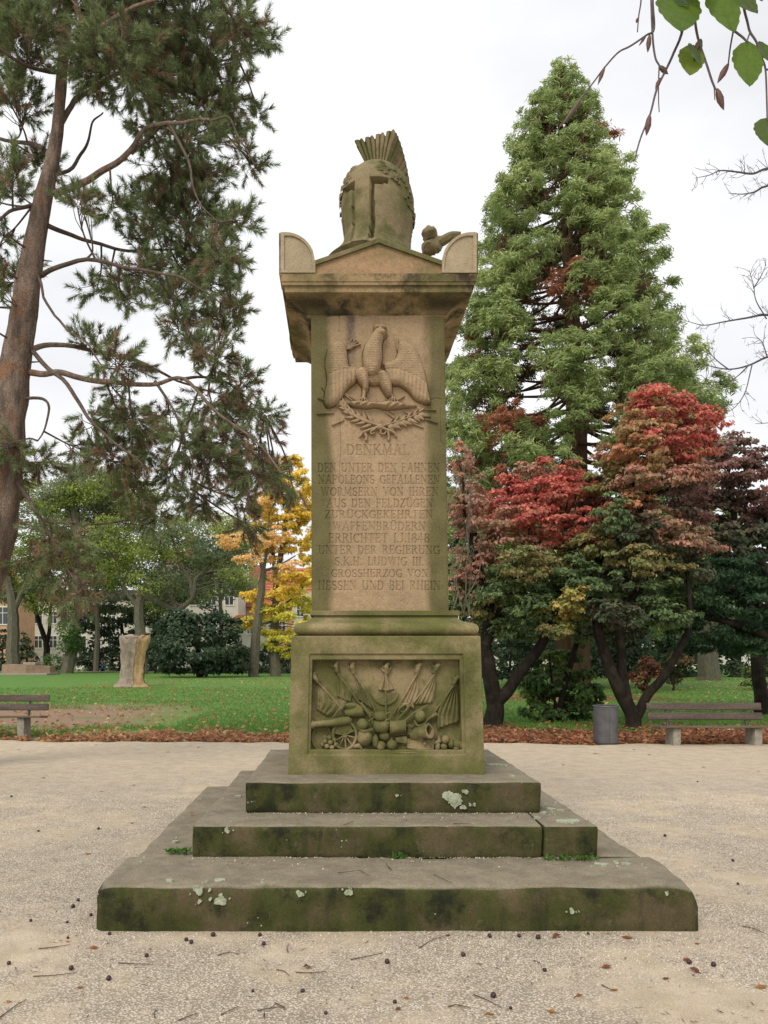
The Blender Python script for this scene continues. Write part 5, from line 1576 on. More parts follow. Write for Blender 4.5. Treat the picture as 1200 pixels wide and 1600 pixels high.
leafy_tree('maple_tree', 'tall maple with orange-red crown over three dark stems behind the litter bin', 17.2, (985, 1140),
    [([(990, 1141), (985, 1112), (965, 1075), (948, 1030), (935, 985), (938, 920), (960, 840), (990, 740)], .185, .05),
     ([(988, 1120), (976, 1080), (970, 1020), (966, 960), (985, 880), (1010, 780), (1040, 680)], .135, .04), ([(992, 1128), (1010, 1090), (1040, 1048), (1068, 1006), (1078, 960), (1075, 890)], .12, .04),
     ([(966, 960), (1000, 920), (1030, 880)], .08, .03), ([(1010, 780), (1050, 760), (1075, 730)], .06, .02)],
    [(1040, 640, 54, 28, RED), (1002, 670, 45, 28, ORNG), (1080, 666, 40, 24, RED), (1050, 692, 55, 24, RED, -.4), (970, 692, 26, 24, ORNG), (985, 722, 32, 20, ORNG), (1020, 622, 34, 18, ORNG, .3), (1100, 690, 20, 16, RED),
     (1030, 742, 60, 24, ROSE), (982, 760, 42, 24, OLIVE), (1062, 742, 48, 20, PURP), (1012, 792, 42, 24, PURP), (1050, 842, 46, 24, ROSE, -.3), (1020, 855, 40, 24, OLIVE), (1055, 720, 40, 18, ORNG), (1010, 708, 36, 20, ORNG, -.4),
     (930, 800, 34, 26, PURP, .6), (940, 745, 34, 26, OLIVE, .8), (960, 715, 30, 20, ROSE, .6), (1085, 800, 40, 26, PURP, .3), (1075, 700, 34, 24, ORNG, .4), (1105, 650, 16, 14, RED), (985, 650, 26, 18, ORNG, .5), (1085, 850, 40, 26, ROSE, .2), (920, 870, 34, 28, PGRN, .8), (1060, 880, 44, 26, PGRN, .6), (900, 840, 26, 26, PGRN, 1), (960, 802, 30, 28, DGRN), (990, 832, 36, 28, PGRN), (1032, 885, 42, 20, OLIVE), (1042, 915, 36, 24, DGRN), (950, 860, 30, 26, DGRN), (965, 905, 34, 26, PGRN), (930, 960, 30, 22, PGRN, .4), (990, 895, 34, 26, PGRN, .6), (955, 935, 40, 24, PGRN, .8), (1010, 950, 40, 24, PGRN, .8), (925, 905, 36, 26, DGRN, -.3), (960, 955, 36, 24, PGRN, -.4), (1000, 925, 40, 26, DGRN, -.4), (1045, 960, 40, 22, DGRN, -.2), (920, 985, 26, 16, DGRN, .6), (975, 990, 28, 12, PGRN, .5), (1000, 870, 40, 26, OLIVE, -.4), (955, 845, 34, 26, OLIVE, -.3), (1020, 815, 44, 26, ROSE, -.4), (975, 790, 34, 22, ORNG, -.2)], MAPLE, .092, 5.6, 'darkbark', 42, spread=.75, flat=.3, lumps=18, lr_k=.9)

leafy_tree('maple_tree', 'dark purple-leaved maple at the right edge behind the bench', 21.5, (1190, 1118),
    [([(1190, 1118), (1185, 1040), (1170, 940), (1150, 840), (1140, 740)], .2, .05), ([(1185, 1040), (1205, 900), (1195, 800)], .12, .04)],
    [(1150, 702, 40, 20, PURP), (1130, 732, 50, 24, PURP), (1172, 742, 36, 28, PURP), (1100, 762, 50, 24, PURP), (1142, 782, 50, 24, PURP), (1182, 792, 32, 30, PURP), (1112, 822, 50, 22, PGRN), (1160, 832, 46, 24, PGRN), (1090, 792, 36, 22, PURP), (1205, 830, 30, 40, PURP), (1215, 760, 30, 40, PURP),
     (1100, 860, 46, 24, PGRN, .4), (1150, 870, 46, 26, PGRN, .4), (1195, 880, 40, 30, PGRN, .4), (1235, 820, 40, 50, PURP), (1120, 706, 20, 14, PURP)], MAPLE, .115, 5.5, 'darkbark', 43, spread=.7, flat=.3, lumps=16, lr_k=.9)

YEW = [[(.05, .10, .047), (.062, .12, .053), (.04, .078, .038)], [(.085, .15, .064), (.066, .12, .052)]]
leafy_tree('yew_tree', 'dark green yew with low spreading boughs above the right bench', 18.6, (1240, 1131),
    [([(1240, 1131), (1236, 1060), (1225, 980), (1200, 900), (1180, 860)], .22, .06), ([(1232, 1020), (1180, 985), (1110, 965), (1040, 965), (990, 960)], .12, .03), ([(1225, 970), (1160, 930), (1090, 915), (1040, 925)], .10, .03), ([(1236, 1060), (1270, 950), (1300, 880)], .12, .04)],
    [(1110, 890, 50, 26, 0), (1160, 892, 45, 30, 0), (1072, 932, 50, 26, 1, -.5), (1122, 942, 50, 30, 0, -.4), (1182, 942, 38, 32, 0), (1012, 955, 40, 24, 0, .3), (1050, 972, 40, 20, 1, .3), (1100, 985, 46, 22, 0), (1160, 990, 46, 22, 0), (1140, 1014, 50, 16, 0, .8), (1195, 1010, 30, 22, 1, -.4), (985, 935, 26, 18, 1, -.3), (1085, 1008, 40, 14, 0, .8),
     (1130, 915, 56, 30, 0, .6), (1020, 910, 36, 26, 0, .6), (1080, 960, 50, 26, 0, .6), (1190, 975, 44, 30, 0, .4), (1240, 900, 50, 50, 0), (1260, 980, 50, 40, 0), (1290, 900, 40, 50, 0)], YEW, .10, 8, 'darkbark', 44, asp=.4, up=.3, flat=.45, mat='evergreen', lumps=10)

SHRUB = [[(.11, .18, .055), (.14, .215, .06), (.085, .14, .05)], [(.19, .25, .07), (.155, .22, .06)]]
leafy_tree('shrub', 'bushy green shrub growing between the two maple trunks', 19.2, (870, 1128),
    [([(870, 1128), (868, 1100), (862, 1060), (858, 1020)], .05, .02), ([(872, 1126), (880, 1080), (893, 1030), (905, 985), (910, 950)], .09, .05), ([(868, 1120), (840, 1080), (832, 1050)], .03, .01), ([(874, 1120), (905, 1080), (915, 1050)], .03, .01)],
    [(870, 1100, 42, 26, 0), (850, 1060, 36, 28, 0), (890, 1050, 36, 30, 0), (832, 1078, 26, 30, 1), (912, 1080, 28, 28, 0), (860, 1025, 28, 18, 1), (900, 1020, 24, 18, 0), (928, 1092, 14, 20, 0), (840, 1110, 24, 16, 0), (905, 1112, 24, 12, 0)], SHRUB, .12, 5.5, 'darkbark', 45, asp=.7, cat='shrub')

# weeds in the corner of the second step
def weed(px, py, ztop, wpx, label):
    Yt = F_PX * (EYE - ztop) / (py - HY)
    r = np.random.default_rng(int(px))
    c = W(px, py, Yt)
    n = 90
    R = wpx / F_PX * Yt
    o = np.array([c[0], Yt, ztop])
    t = thing('weed', label, 'plant', o)
    P = o + np.stack([r.uniform(-R, R, n), r.uniform(-.03, .03, n), r.random(n) * .012], -1)
    N = unit(r.normal(size=(n, 3)) * .6 + np.array([0, -.4, 1])); U = unit(r.normal(size=(n, 3)) * np.array([1, .6, .3]) + np.array([0, -.25, .9]))
    L_ = .018 + .03 * r.random(n)
    T = np.array([[.08, .18, .03], [.11, .22, .04]])[r.integers(0, 2, n)]
    leaf_mesh('leaves', P, N, U, L_, L_ * .5, T, M['leaf'], t)
    s = MB()
    for k in range(8):
        e = P[k] + np.array([0, 0, .03])
        s.tube(np.array([o * .3 + P[k] * .7, e]), .0015, 4, False)
    s.build('stem', M['darkbark'], t)
weed(323, 1337, .267, 20, 'small green weed at the left end of the second step')
weed(278, 1333, .267, 16, 'thin strip of moss and weed beside the second step on the left')
weed(895, 1344, .267, 42, 'wide patch of green weeds under the short block of the second step on the right')
weed(622, 1341, .267, 10, 'tiny weed at the foot of the second step near its middle')
# ------------------------------------------------------------------ benches, litter bin
M['plank'] = simple('weathered_brown_plank', (.075, .055, .045), .75, .3, 30, (.11, .085, .065), .3, .3, 0, (.15, 1, 1))
M['seatwood'] = simple('worn_seat_plank', (.16, .12, .085), .8, .3, 30, (.11, .085, .06), .3, .3, 0, (.15, 1, 1))
M['concrete'] = simple('concrete', (.33, .30, .24), .95, .25, 30, (.24, .225, .18), .4)
M['darksteel'] = simple('dark_steel', (.05, .05, .05), .5, .2, 30)
M['binsteel'] = simple('zinc_grey_steel', (.10, .10, .108), .5, .18, 6, (.135, .135, .14), .05, .4, .5, (1, 1, .2))

def bench(label, x0, yb, length, sink, gap0, gap1):
    """faces the path; x0 = left end of the backrest, yb = line of its legs' front"""
    o = thing('park_bench', label, 'bench', (x0 + length / 2, yb, 0), 'slatted park benches along the gravel')
    r = np.random.default_rng(int(yb * 100))
    def plank(name, x, X, y, z, w, th, tilt, mat):
        m = MB().rbox(x, X, -w / 2, w / 2, -th / 2, th / 2, .008, .3, .003, int(z * 100))
        c, s = math.cos(tilt), math.sin(tilt)
        for k in range(len(m.v)):
            V = m.v[k]; m.v[k] = np.stack([V[:, 0], y + V[:, 1] * c - V[:, 2] * s, z + V[:, 1] * s + V[:, 2] * c], -1)
        m.build(name, M[mat], o)
    for k in range(3):
        plank('seat_plank', x0 + .02 + .01 * k, x0 + length + .02, yb + .0 + .135 * k, .425 - sink - .012 * k, .125, .042, math.radians(-4), 'seatwood')
    for k, z in enumerate((.585, .765)):
        plank('back_plank', x0 + r.uniform(-.01, .01), x0 + length + r.uniform(-.01, .01), yb + .44 + .05 * k, z - sink, .135, .04, math.radians(76), 'plank')
    for x in (x0 + gap0, x0 + length - gap1):
        MB().rbox(x - .07, x + .07, yb + .0, yb + .36, -.2, .40 - sink, .012, .1, .006, 3).build('leg', M['concrete'], o)
        MB().tube([(x, yb + .34, .30 - sink), (x, yb + .42, .42 - sink), (x, yb + .47, .60 - sink), (x, yb + .53, .82 - sink)], [.03, .03, .026, .022], 8).build('back_support', M['darksteel'], o)
bench('brown slatted bench at the left edge, only its right end in view', (78 - VPX) / F_PX * 15.95 - 2.05, 15.45, 2.05, .0, .35, .40)
bench('brown slatted bench on concrete legs under the dark trees at the right', (1007 - VPX) / F_PX * 14.75, 14.15, 2.14, .085, .36, .30)

def bin_():
    Y = 14.5
    c = W(946.5, 1163, Y)
    o = thing('litter_bin', 'grey round metal litter bin standing in front of the dark maple stems', 'bin', (c[0], Y, 0))
    c = (c[0], Y, 0)
    MB().lathe([(.215, .0), (.218, .04), (.226, .66), (.229, .69), (.21, .69), (.2, .05), (.01, .05)], c, n=28).build('bin_body', M['binsteel'], o)
    MB().tube([(c[0] + .228 * math.cos(a), Y + .228 * math.sin(a), .70) for a in np.linspace(0, 6.283, 30)], .012, 7, False).build('rim', M['binsteel'], o)
    MB().lathe([(.222, -.012), (.225, .0), (.225, .03), (.215, .032)], c, n=28).build('base_ring', M['darksteel'], o)
    MB().box(c[0] - .004, c[0] + .004, Y - .231, Y - .221, .05, .66).build('seam', M['binsteel'], o)
bin_()

# ------------------------------------------------------------------ leaf litter
LITTER = np.array([[.44, .20, .10], [.36, .16, .085], [.50, .27, .13], [.26, .13, .08], [.40, .24, .15], [.55, .36, .18]])
def litter(name, n, xf, yf, zf, size, pal, seed, up=1.2, drift=False):
    r = np.random.default_rng(seed)
    X, Y = xf(r, n), None
    Y = yf(r, n, X)
    if drift:
        kp = fbm(np.stack([X * .8, Y * .9, X * 0], -1), seed, 4) > .47 + .10 * np.clip((Y - edge_y(X) - .5) / 1.2, -.5, 1.5) - .20 * (X > 1)
        X, Y = X[kp], Y[kp]; n = len(X)
    P = np.stack([X, Y, zf(r, n, X, Y)], -1)
    N = unit(r.normal(size=(n, 3)) * .55 + np.array([0, 0, up]))
    U = r.normal(size=(n, 3)); U = unit(U - N * (U * N).sum(1, keepdims=True))
    L_ = size * (.6 + .8 * r.random(n))
    T = pal[r.integers(0, len(pal), n)] * (1 + .25 * r.normal(size=(n, 1))).clip(.4, 1.6)
    o = leaf_mesh(name, P, N, U, L_, L_ * .62, T, M['leaf'], None, .35)
    tag(o, kind='stuff')
    return o
lz = lambda r, n, X, Y: lawn_z(X, Y) + .012 + .05 * r.random(n) ** 2
# belt along the edge of the gravel, deep on the right, thinner on the left
litter('fallen_leaves', 12500, lambda r, n: r.uniform(-9.5, 2.5, n), lambda r, n, X: edge_y(X) - .05 + np.abs(r.normal(size=n)) * 1.1 + .2 * r.random(n), lz, .10, LITTER, 51, drift=True)
litter('fallen_leaves', 16000, lambda r, n: r.uniform(1.2, 11, n), lambda r, n, X: edge_y(X) - .05 + np.abs(r.normal(size=n)) * 1.1 + 1.2 * r.random(n) ** 2, lz, .10, LITTER * np.array([.85, .76, .76]), 52, drift=True)
# single leaves over the lawn
litter('fallen_leaves', 3200, lambda r, n: r.uniform(-14, 2, n), lambda r, n, X: 16 + 40 * r.random(n) ** 2.2, lambda r, n, X, Y: lawn_z(X, Y) + .03, .12, np.array([[.5, .36, .18], [.42, .25, .1], [.35, .18, .08]]), 53)
litter('fallen_leaves', 2600, lambda r, n: r.uniform(4, 34, n), lambda r, n, X: 21 + 36 * r.random(n) ** 1.1, lambda r, n, X, Y: lawn_z(X, Y) + .03, .13, np.array([[.5, .4, .2], [.45, .3, .14], [.4, .22, .12]]), 54)
# grass blades where the lawn is near
def grass():
    r = np.random.default_rng(61)
    n = 75000
    Y = 15.6 + 24 * r.random(n) ** 1.9
    X = (-.46 + r.random(n) * 1.05) * Y
    keep = fbm(np.stack([X * .8, Y * .8, X * 0], -1), 14, 3) + (Y - 16.4) * .12 - .9 * ((X < -3.9) & (Y > 18) & (Y < 27)) > .52
    X, Y = X[keep], Y[keep]; n = len(X)
    P = np.stack([X, Y, lawn_z(X, Y) - .005], -1)
    U = unit(r.normal(size=(n, 3)) * .45 + np.array([0, 0, 1.])); N = unit(np.cross(U, r.normal(size=(n, 3))))
    L_ = .05 + .06 * r.random(n)
    T = np.array([[.085, .22, .034], [.115, .26, .044], [.16, .24, .065]])[r.integers(0, 3, n)]
    tag(leaf_mesh('grass', P, N, U, L_, L_ * .22, T, M['leaf'], None), kind='stuff')
grass()

# ------------------------------------------------------------------ the lawn's far edge, left half
def far_tree(*a, **k):
    return leafy_tree(*a, **k)
YEL = [[(.95, .74, .15), (.96, .78, .20), (.92, .70, .16)], [(.93, .66, .32), (.95, .70, .34), (.90, .62, .28)], [(.84, .76, .16), (.88, .78, .16), (.74, .70, .15)]]
leafy_tree('ginkgo_tree', 'slender leaning tree with thin orange autumn leaves left of the monument', 61, (396, 1056),
    [([(396, 1057), (399, 1010), (404, 960), (409, 920), (412, 892)], .42, .24), ([(412, 892), (405, 872), (394, 852), (384, 840)], .2, .06), ([(412, 892), (424, 888), (442, 880), (462, 868)], .12, .05), ([(412, 892), (418, 850), (421, 800)], .14, .05), ([(384, 840), (364, 838), (345, 842)], .08, .03)],
    [(400, 842, 34, 18, 1), (366, 846, 26, 14, 1), (420, 866, 34, 16, 1), (440, 900, 36, 10, 1), (386, 872, 22, 10, 1), (455, 885, 26, 12, 1), (430, 832, 26, 18, 1), (345, 842, 16, 8, 1)], YEL, .24, 3.6, 'greybark', 71, mat='thinleaf', asp=.6, flat=.35, lumps=12, tk=4, twig=.05, dy=2)
leafy_tree('ginkgo_tree', 'golden yellow autumn tree close beside the monument on the left', 62.5, (431, 1054),
    [([(431, 1055), (429, 1010), (431, 950), (434, 900), (442, 850), (450, 780), (456, 725)], .46, .1), ([(432, 930), (428, 880), (424, 820), (420, 760)], .22, .06), ([(431, 960), (450, 940), (470, 925)], .12, .04), ([(430, 970), (405, 975), (385, 972)], .12, .04)],
    [(455, 722, 16, 18, 0), (432, 752, 20, 16, 0), (470, 748, 16, 18, 0), (405, 790, 20, 16, 1), (480, 800, 16, 26, 0), (395, 930, 22, 12, 0), (412, 950, 24, 12, 0), (440, 925, 30, 12, 0), (484, 900, 10, 20, 0), (484, 960, 12, 24, 2), (455, 735, 14, 20, 0), (440, 770, 28, 24, 0), (470, 775, 22, 22, 0), (420, 785, 22, 22, 0), (452, 812, 36, 22, 0), (476, 830, 22, 24, 0), (430, 735, 12, 16, 0), (410, 812, 22, 18, 0), (480, 860, 18, 22, 0), (460, 905, 26, 14, 0), (470, 935, 24, 16, 2), (440, 955, 30, 14, 2), (400, 970, 28, 9, 2), (382, 975, 20, 7, 0), (455, 985, 28, 22, 2), (425, 1000, 22, 20, 2), (450, 1018, 24, 12, 2), (478, 1000, 18, 22, 2), (438, 850, 30, 16, 0)], YEL, .24, 7, 'greybark', 72, mat='thinleaf', asp=.6, flat=.4, lumps=12, tk=3, twig=.05, dy=2)

GRN = [[(.07, .105, .058), (.085, .125, .066), (.055, .085, .05)], [(.34, .40, .09), (.40, .44, .11), (.27, .35, .09)], [(.18, .23, .115), (.21, .26, .14), (.155, .20, .11)], [(.13, .23, .07), (.17, .28, .085), (.10, .18, .06)], [(.28, .31, .18), (.25, .28, .17)]]
leafy_tree('rhododendron_bush', 'broad dark evergreen bush on the far lawn between the stump and the yellow trees', 60, (312, 1056),
    [([(312, 1056), (312, 1030), (305, 990)], .3, .12), ([(314, 1050), (335, 1010), (345, 985)], .2, .08), ([(308, 1050), (285, 1015), (270, 990)], .2, .08)],
    [(310, 965, 46, 26, 0), (280, 985, 44, 28, 0), (345, 985, 40, 28, 0), (260, 1010, 28, 24, 0), (370, 1015, 20, 26, 0), (300, 1010, 52, 28, 0, -1.5), (340, 1025, 44, 24, 0, -1), (270, 1036, 34, 16, 0), (320, 1040, 50, 12, 0, -1), (360, 1042, 26, 12, 0)], GRN, .30, 4.2, 'darkbark', 73, cat='bush', mat='evergreen', lumps=14, dy=1, flat=.6)
leafy_tree('spreading_tree', 'thin-leaved tree with dark crooked spreading limbs behind the pale stump', 70, (222, 1050),
    [([(222, 1051), (220, 1000), (217, 950), (222, 930)], .55, .4), ([(222, 930), (250, 942), (276, 952), (300, 935), (306, 905), (318, 896)], .3, .14), ([(222, 930), (236, 915), (262, 935), (290, 950)], .25, .1), ([(276, 952), (262, 920), (258, 890), (250, 850)], .25, .07), ([(300, 935), (296, 905), (280, 880), (270, 840)], .2, .06), ([(217, 950), (195, 920), (180, 880)], .25, .08), ([(306, 905), (330, 880), (350, 868)], .14, .05)],
    [(230, 850, 40, 26, 1), (270, 862, 36, 22, 1), (196, 862, 40, 26, 1), (250, 890, 40, 20, 2), (310, 870, 36, 20, 2), (345, 878, 36, 20, 2), (370, 900, 22, 20, 2), (330, 912, 40, 14, 2), (290, 838, 36, 18, 2), (330, 845, 30, 16, 2), (216, 905, 36, 20, 2), (180, 905, 30, 20, 1), (160, 870, 34, 22, 1), (220, 812, 40, 18, 4), (270, 805, 36, 18, 4)] + [(float(a), float(b), 34, 20, int(c)) for a, b, c in zip(np.random.default_rng(4).uniform(130, 385, 26), np.random.default_rng(5).uniform(815, 925, 26), np.random.default_rng(6).choice([1, 1, 2, 4], 26))], GRN, .22, 1.0, 'greybark', 74, mat='thinleaf', lumps=22, tk=4, twig=.05, dy=3, flat=.7, lr_k=1.25)
leafy_tree('ivy_clad_tree', 'tree with its leaning trunk wrapped in green ivy beside the white dog', 73, (106, 1052),
    [([(104, 1054), (108, 1035), (114, 1010), (118, 960), (122, 900), (122, 850), (116, 790), (110, 730)], .62, .3), ([(122, 880), (140, 840), (152, 790), (158, 730)], .4, .12), ([(122, 850), (108, 800), (96, 760)], .25, .1)],
    [(110, 955, 14, 22, 3, -1), (104, 985, 18, 18, 3, -1), (108, 1008, 20, 14, 3, -1), (118, 1000, 10, 30, 3, -1), (128, 920, 10, 22, 3, -1), (150, 820, 10, 28, 3, -1), (84, 1035, 16, 16, 3, -1.5), (92, 1048, 14, 8, 3, -1.5), (78, 1050, 10, 8, 1, -1.5), (130, 770, 40, 20, 1), (85, 790, 36, 20, 1), (175, 780, 34, 20, 1), (110, 730, 40, 20, 4), (170, 840, 30, 20, 1), (75, 840, 36, 22, 1), (125, 840, 34, 18, 1), (180, 740, 30, 16, 4)] + [(float(a), float(b), 34, 22, int(c), 1.0) for a, b, c in zip(np.random.default_rng(7).uniform(50, 230, 16), np.random.default_rng(8).uniform(730, 900, 16), np.random.default_rng(9).choice([1, 1, 4], 16))], GRN, .22, 2.2, 'greybark', 75, mat='thinleaf', lumps=20, lr_k=1.2, flat=.7, tk=3, twig=.05, dy=2)
leafy_tree('pale_green_tree', 'airy pale yellow-green tree filling the gap behind the pine boughs', 79, (150, 1046), [([(150, 1047), (152, 980), (150, 880), (156, 800)], .3, .1), ([(151, 900), (120, 840), (100, 790)], .15, .05), ([(151, 900), (190, 850), (215, 800)], .15, .05)],
    [(float(a), float(b), 36, 24, int(c)) for a, b, c in zip(np.random.default_rng(17).uniform(10, 290, 44), np.random.default_rng(18).uniform(745, 945, 44), np.random.default_rng(19).choice([1, 1, 4, 2], 44))], GRN, .24, 1.7, 'greybark', 121, mat='thinleaf', lumps=22, tk=2, twig=.04, dy=3, flat=.7, lr_k=1.25)
leafy_tree('pale_green_tree', 'airy grey-green tree in front of the large pale house', 83, (345, 1046), [([(345, 1047), (346, 980), (342, 900), (340, 850)], .3, .1), ([(345, 940), (370, 890), (385, 860)], .14, .05)],
    [(float(a), float(b), 30, 18, int(c)) for a, b, c in zip(np.random.default_rng(27).uniform(285, 392, 26), np.random.default_rng(28).uniform(815, 935, 26), np.random.default_rng(29).choice([1, 4, 2, 4], 26))], GRN, .24, 1.3, 'greybark', 122, mat='thinleaf', lumps=22, tk=2, twig=.04, dy=3, flat=.7, lr_k=1.25)
leafy_tree('plane_tree', 'pale-barked tree rising behind the stone slab at the left edge', 76, (20, 1048),
    [([(20, 1050), (20, 1020), (21, 980), (20, 950), (12, 900)], .75, .4), ([(20, 960), (36, 920), (52, 880)], .3, .1), ([(20, 950), (8, 890), (-8, 840)], .3, .1)],
    [(10, 930, 24, 14, 4), (30, 905, 36, 24, 1), (-5, 890, 30, 26, 1), (60, 880, 36, 26, 1), (40, 850, 36, 20, 1), (70, 915, 30, 18, 2), (0, 850, 30, 20, 4)], GRN, .24, 2.4, 'greybark', 76, mat='thinleaf', lumps=20, lr_k=1.2, flat=.7, tk=3, twig=.05, dy=2)
leafy_tree('forked_tree', 'small dark forked tree in front of the white building', 82, (72, 1046),
    [([(73, 1047), (73, 1020), (72, 1003)], .38, .3), ([(72, 1003), (62, 975), (52, 945), (42, 920)], .3, .14), ([(73, 1006), (77, 985), (78, 960), (84, 930)], .25, .1)],
    [(50, 930, 24, 12, 2), (86, 930, 22, 14, 2), (66, 905, 34, 18, 1), (30, 915, 20, 12, 2), (100, 900, 26, 18, 1)], GRN, .32, 1.6, 'darkbark', 77, lumps=10, tk=8, twig=.035, dy=2)
for k, (px, lab) in enumerate([(150, 'dark evergreen behind the ivy-clad trunk'), (190, 'dark evergreen just behind the walking man'), (240, 'dark evergreen half hidden by the pale stump')]):
    leafy_tree('evergreen_tree', lab, 84 + k, (px, 1045), [([(px, 1046), (px + 2, 1005), (px, 975)], .4, .15)],
        [(px, 935 + 8 * k, 26, 20, 2), (px - 20, 960, 24, 20, 0), (px + 18, 955, 24, 20, 2), (px, 985, 30, 20, 0), (px - 10, 1010, 24, 14, 0), (px + 14, 1012, 22, 14, 0)], GRN, .40, 2.6, 'darkbark', 80 + k, mat='evergreen', lumps=12, dy=1.5, group='dark evergreens beyond the lawn')

def hedge(label, px0, px1, Y, h, seed, pal=0, dens=2.4, size=.26):
    r = np.random.default_rng(seed)
    a, b = W(px0, HY, Y)[0], W(px1, HY, Y)[0]
    o = thing('hedge', label, 'hedge', ((a + b) / 2, Y, 0))
    n = int((b - a) / .9)
    cl = [(a + (b - a) * (k + .5) / n, Y + r.uniform(-.3, .3), h * q, .85, .8, h * .34, pal) for k in range(n) for q in (.28, .68 + .08 * r.random())]
    P, N, U, Lg, Wd, T = cloud(cl, dens, size, .7, GRN, r, .25, 7, .4, .8)
    leaf_mesh('foliage', P, N, U, Lg, Wd, T, M['evergreen'], o, kind='stuff')
    m = MB()
    for k in range(max(3, n // 2)):
        x = a + (b - a) * (k + .5) / max(3, n // 2)
        m.tube([(x, Y, -.1), (x + .1, Y, h * .6)], .05, 5)
    m.build('stems', M['darkbark'], o, kind='stuff')
hedge('low dark hedge running behind the walking man', 118, 262, 80, 1.9, 91)
hedge('dark hedge behind the two yellow trees', 365, 492, 76, 2.9, 92)
hedge('ivy bank in front of the yellow trees', 246, 482, 72, .55, 93, 0, 1.6)
for k, (px, wpx, top, Y, lab) in enumerate([(4, 14, 985, 80, 'clipped dark conifer at the far left edge'), (42, 16, 990, 86, 'clipped dark conifer right of the pale plane trunk')]):
    leafy_tree('conifer_shrub', lab, Y, (px, 1045), [([(px, 1046), (px, 1010)], .15, .06)],
        [(px, top + 6, wpx * .5, 10, 0), (px, top + 20, wpx * .8, 14, 0), (px, top + 38, wpx, 14, 0), (px, top + 52, wpx, 10, 0)], GRN, .26, 3, 'darkbark', 95 + k, mat='evergreen', dy=.3, cat='shrub')

# right half: what shows under the maples' crowns
leafy_tree('rusty_shrub', 'rusty brown shrub seen between the leaning stems of the maple', 34, (1008, 1082), [([(1008, 1083), (1010, 1050), (1008, 1020)], .06, .02), ([(1008, 1075), (1022, 1045)], .04, .02)],
    [(1010, 1035, 22, 18, 0), (1000, 1058, 18, 14, 0), (1020, 1052, 14, 14, 0), (1008, 1072, 12, 8, 0)], [[(.17, .065, .035), (.13, .06, .035), (.20, .09, .045)]], .16, 3, 'darkbark', 101, cat='shrub')
leafy_tree('conifer_shrub', 'olive-coloured young conifer beyond the maple stems', 36, (1052, 1080), [([(1052, 1080), (1054, 1030)], .06, .02)],
    [(1054, 1024, 12, 14, 0), (1058, 1042, 20, 14, 0), (1050, 1060, 22, 10, 0), (1066, 1030, 20, 10, 1)], [[(.06, .065, .03), (.10, .075, .03)], [(.17, .12, .06), (.10, .09, .04)]], .15, 3, 'darkbark', 102, cat='shrub', mat='evergreen')
leafy_tree('light_green_shrub', 'yellow-green round bush at the right edge of the far lawn', 37, (1178, 1078), [([(1178, 1079), (1178, 1050)], .06, .02)],
    [(1178, 1050, 18, 14, 0), (1170, 1064, 14, 10, 0), (1192, 1060, 16, 14, 1)], [[(.12, .15, .04), (.08, .12, .035)], [(.035, .06, .025)]], .16, 3, 'darkbark', 103, cat='shrub')
leafy_tree('plane_tree', 'stout grey trunk standing far back on the lawn at the right', 52, (1107, 1062), [([(1107, 1063), (1106, 1040), (1105, 1000), (1108, 940), (1110, 860)], .8, .4)],
    [(1110, 930, 60, 30, 2), (1060, 950, 40, 24, 2), (1150, 950, 50, 26, 2)], GRN, .3, 1.5, 'greybark', 104, lumps=10, dy=2)
leafy_tree('grey_green_shrub', 'grey-green conifer shrub seen past the left stem of the red maple', 38, (795, 1077), [([(795, 1078), (797, 1030), (795, 990)], .08, .03)],
    [(795, 985, 26, 22, 0), (812, 1005, 22, 18, 0), (785, 1020, 20, 18, 0), (780, 1050, 26, 10, 1), (808, 1048, 24, 10, 1)], [[(.06, .09, .05), (.05, .075, .04)], [(.05, .065, .035), (.03, .045, .025)]], .2, 2.4, 'darkbark', 105, cat='shrub', mat='evergreen')
hedge('dark shrubbery closing off the lawn behind the maples', 690, 1010, 58, 3.6, 94)
hedge('dark shrubbery closing off the lawn at the far right', 1012, 1330, 60, 4.2, 96)
for k, (px, top, lab) in enumerate([(720, 800, 'dense dark tree behind the monument, low between the shaft and the red maple'), (960, 830, 'dense dark tree far behind the litter bin'), (1040, 815, 'dense dark tree far behind the right bench'), (1150, 790, 'dense dark tree behind the stout grey trunk'), (840, 815, 'dense dark tree far behind the red maple trunk'), (900, 850, 'dense dark tree far behind the bushy green shrub'), (1230, 780, 'dense dark tree just past the right edge')]):
    leafy_tree('evergreen_tree', lab, 66 + k, (px, 1050), [([(px, 1054), (px + 2, 1000), (px, 950)], .4, .15)],
        [(px, top + 20, 40, 30, 0), (px - 30, top + 50, 36, 30, 0), (px + 30, top + 52, 36, 30, 2), (px, top + 75, 48, 30, 0), (px - 20, top + 100, 44, 26, 0), (px + 20, top + 102, 44, 26, 0), (px - 34, top + 135, 44, 28, 0), (px + 34, top + 138, 44, 28, 0), (px, top + 165, 56, 26, 0), (px - 20, top + 195, 50, 24, 0), (px + 24, top + 198, 50, 24, 0)], GRN, .42, 3.2, 'darkbark', 110 + k, mat='evergreen', lumps=12, dy=2, group='dark evergreens beyond the lawn')

# a far belt of trees closing the horizon
def far_wood():
    r = np.random.default_rng(120)
    cl = []
    for k in range(150):
        a = r.uniform(-75, 110); Y = r.uniform(150, 185)
        h = r.uniform(4, 9)
        if -45 < a < 5: h *= .6
        cl.append((a, Y, h * .5, r.uniform(3, 6), 3, h * .55, int(r.choice([0, 2, 4]))))
    P, N, U, Lg, Wd, T = cloud(cl, 1.3, .9, .7, GRN, r, .25, 8)
    tag(leaf_mesh('distant_wood', P, N, U, Lg, Wd, T, M['evergreen'], None), kind='stuff')
far_wood()
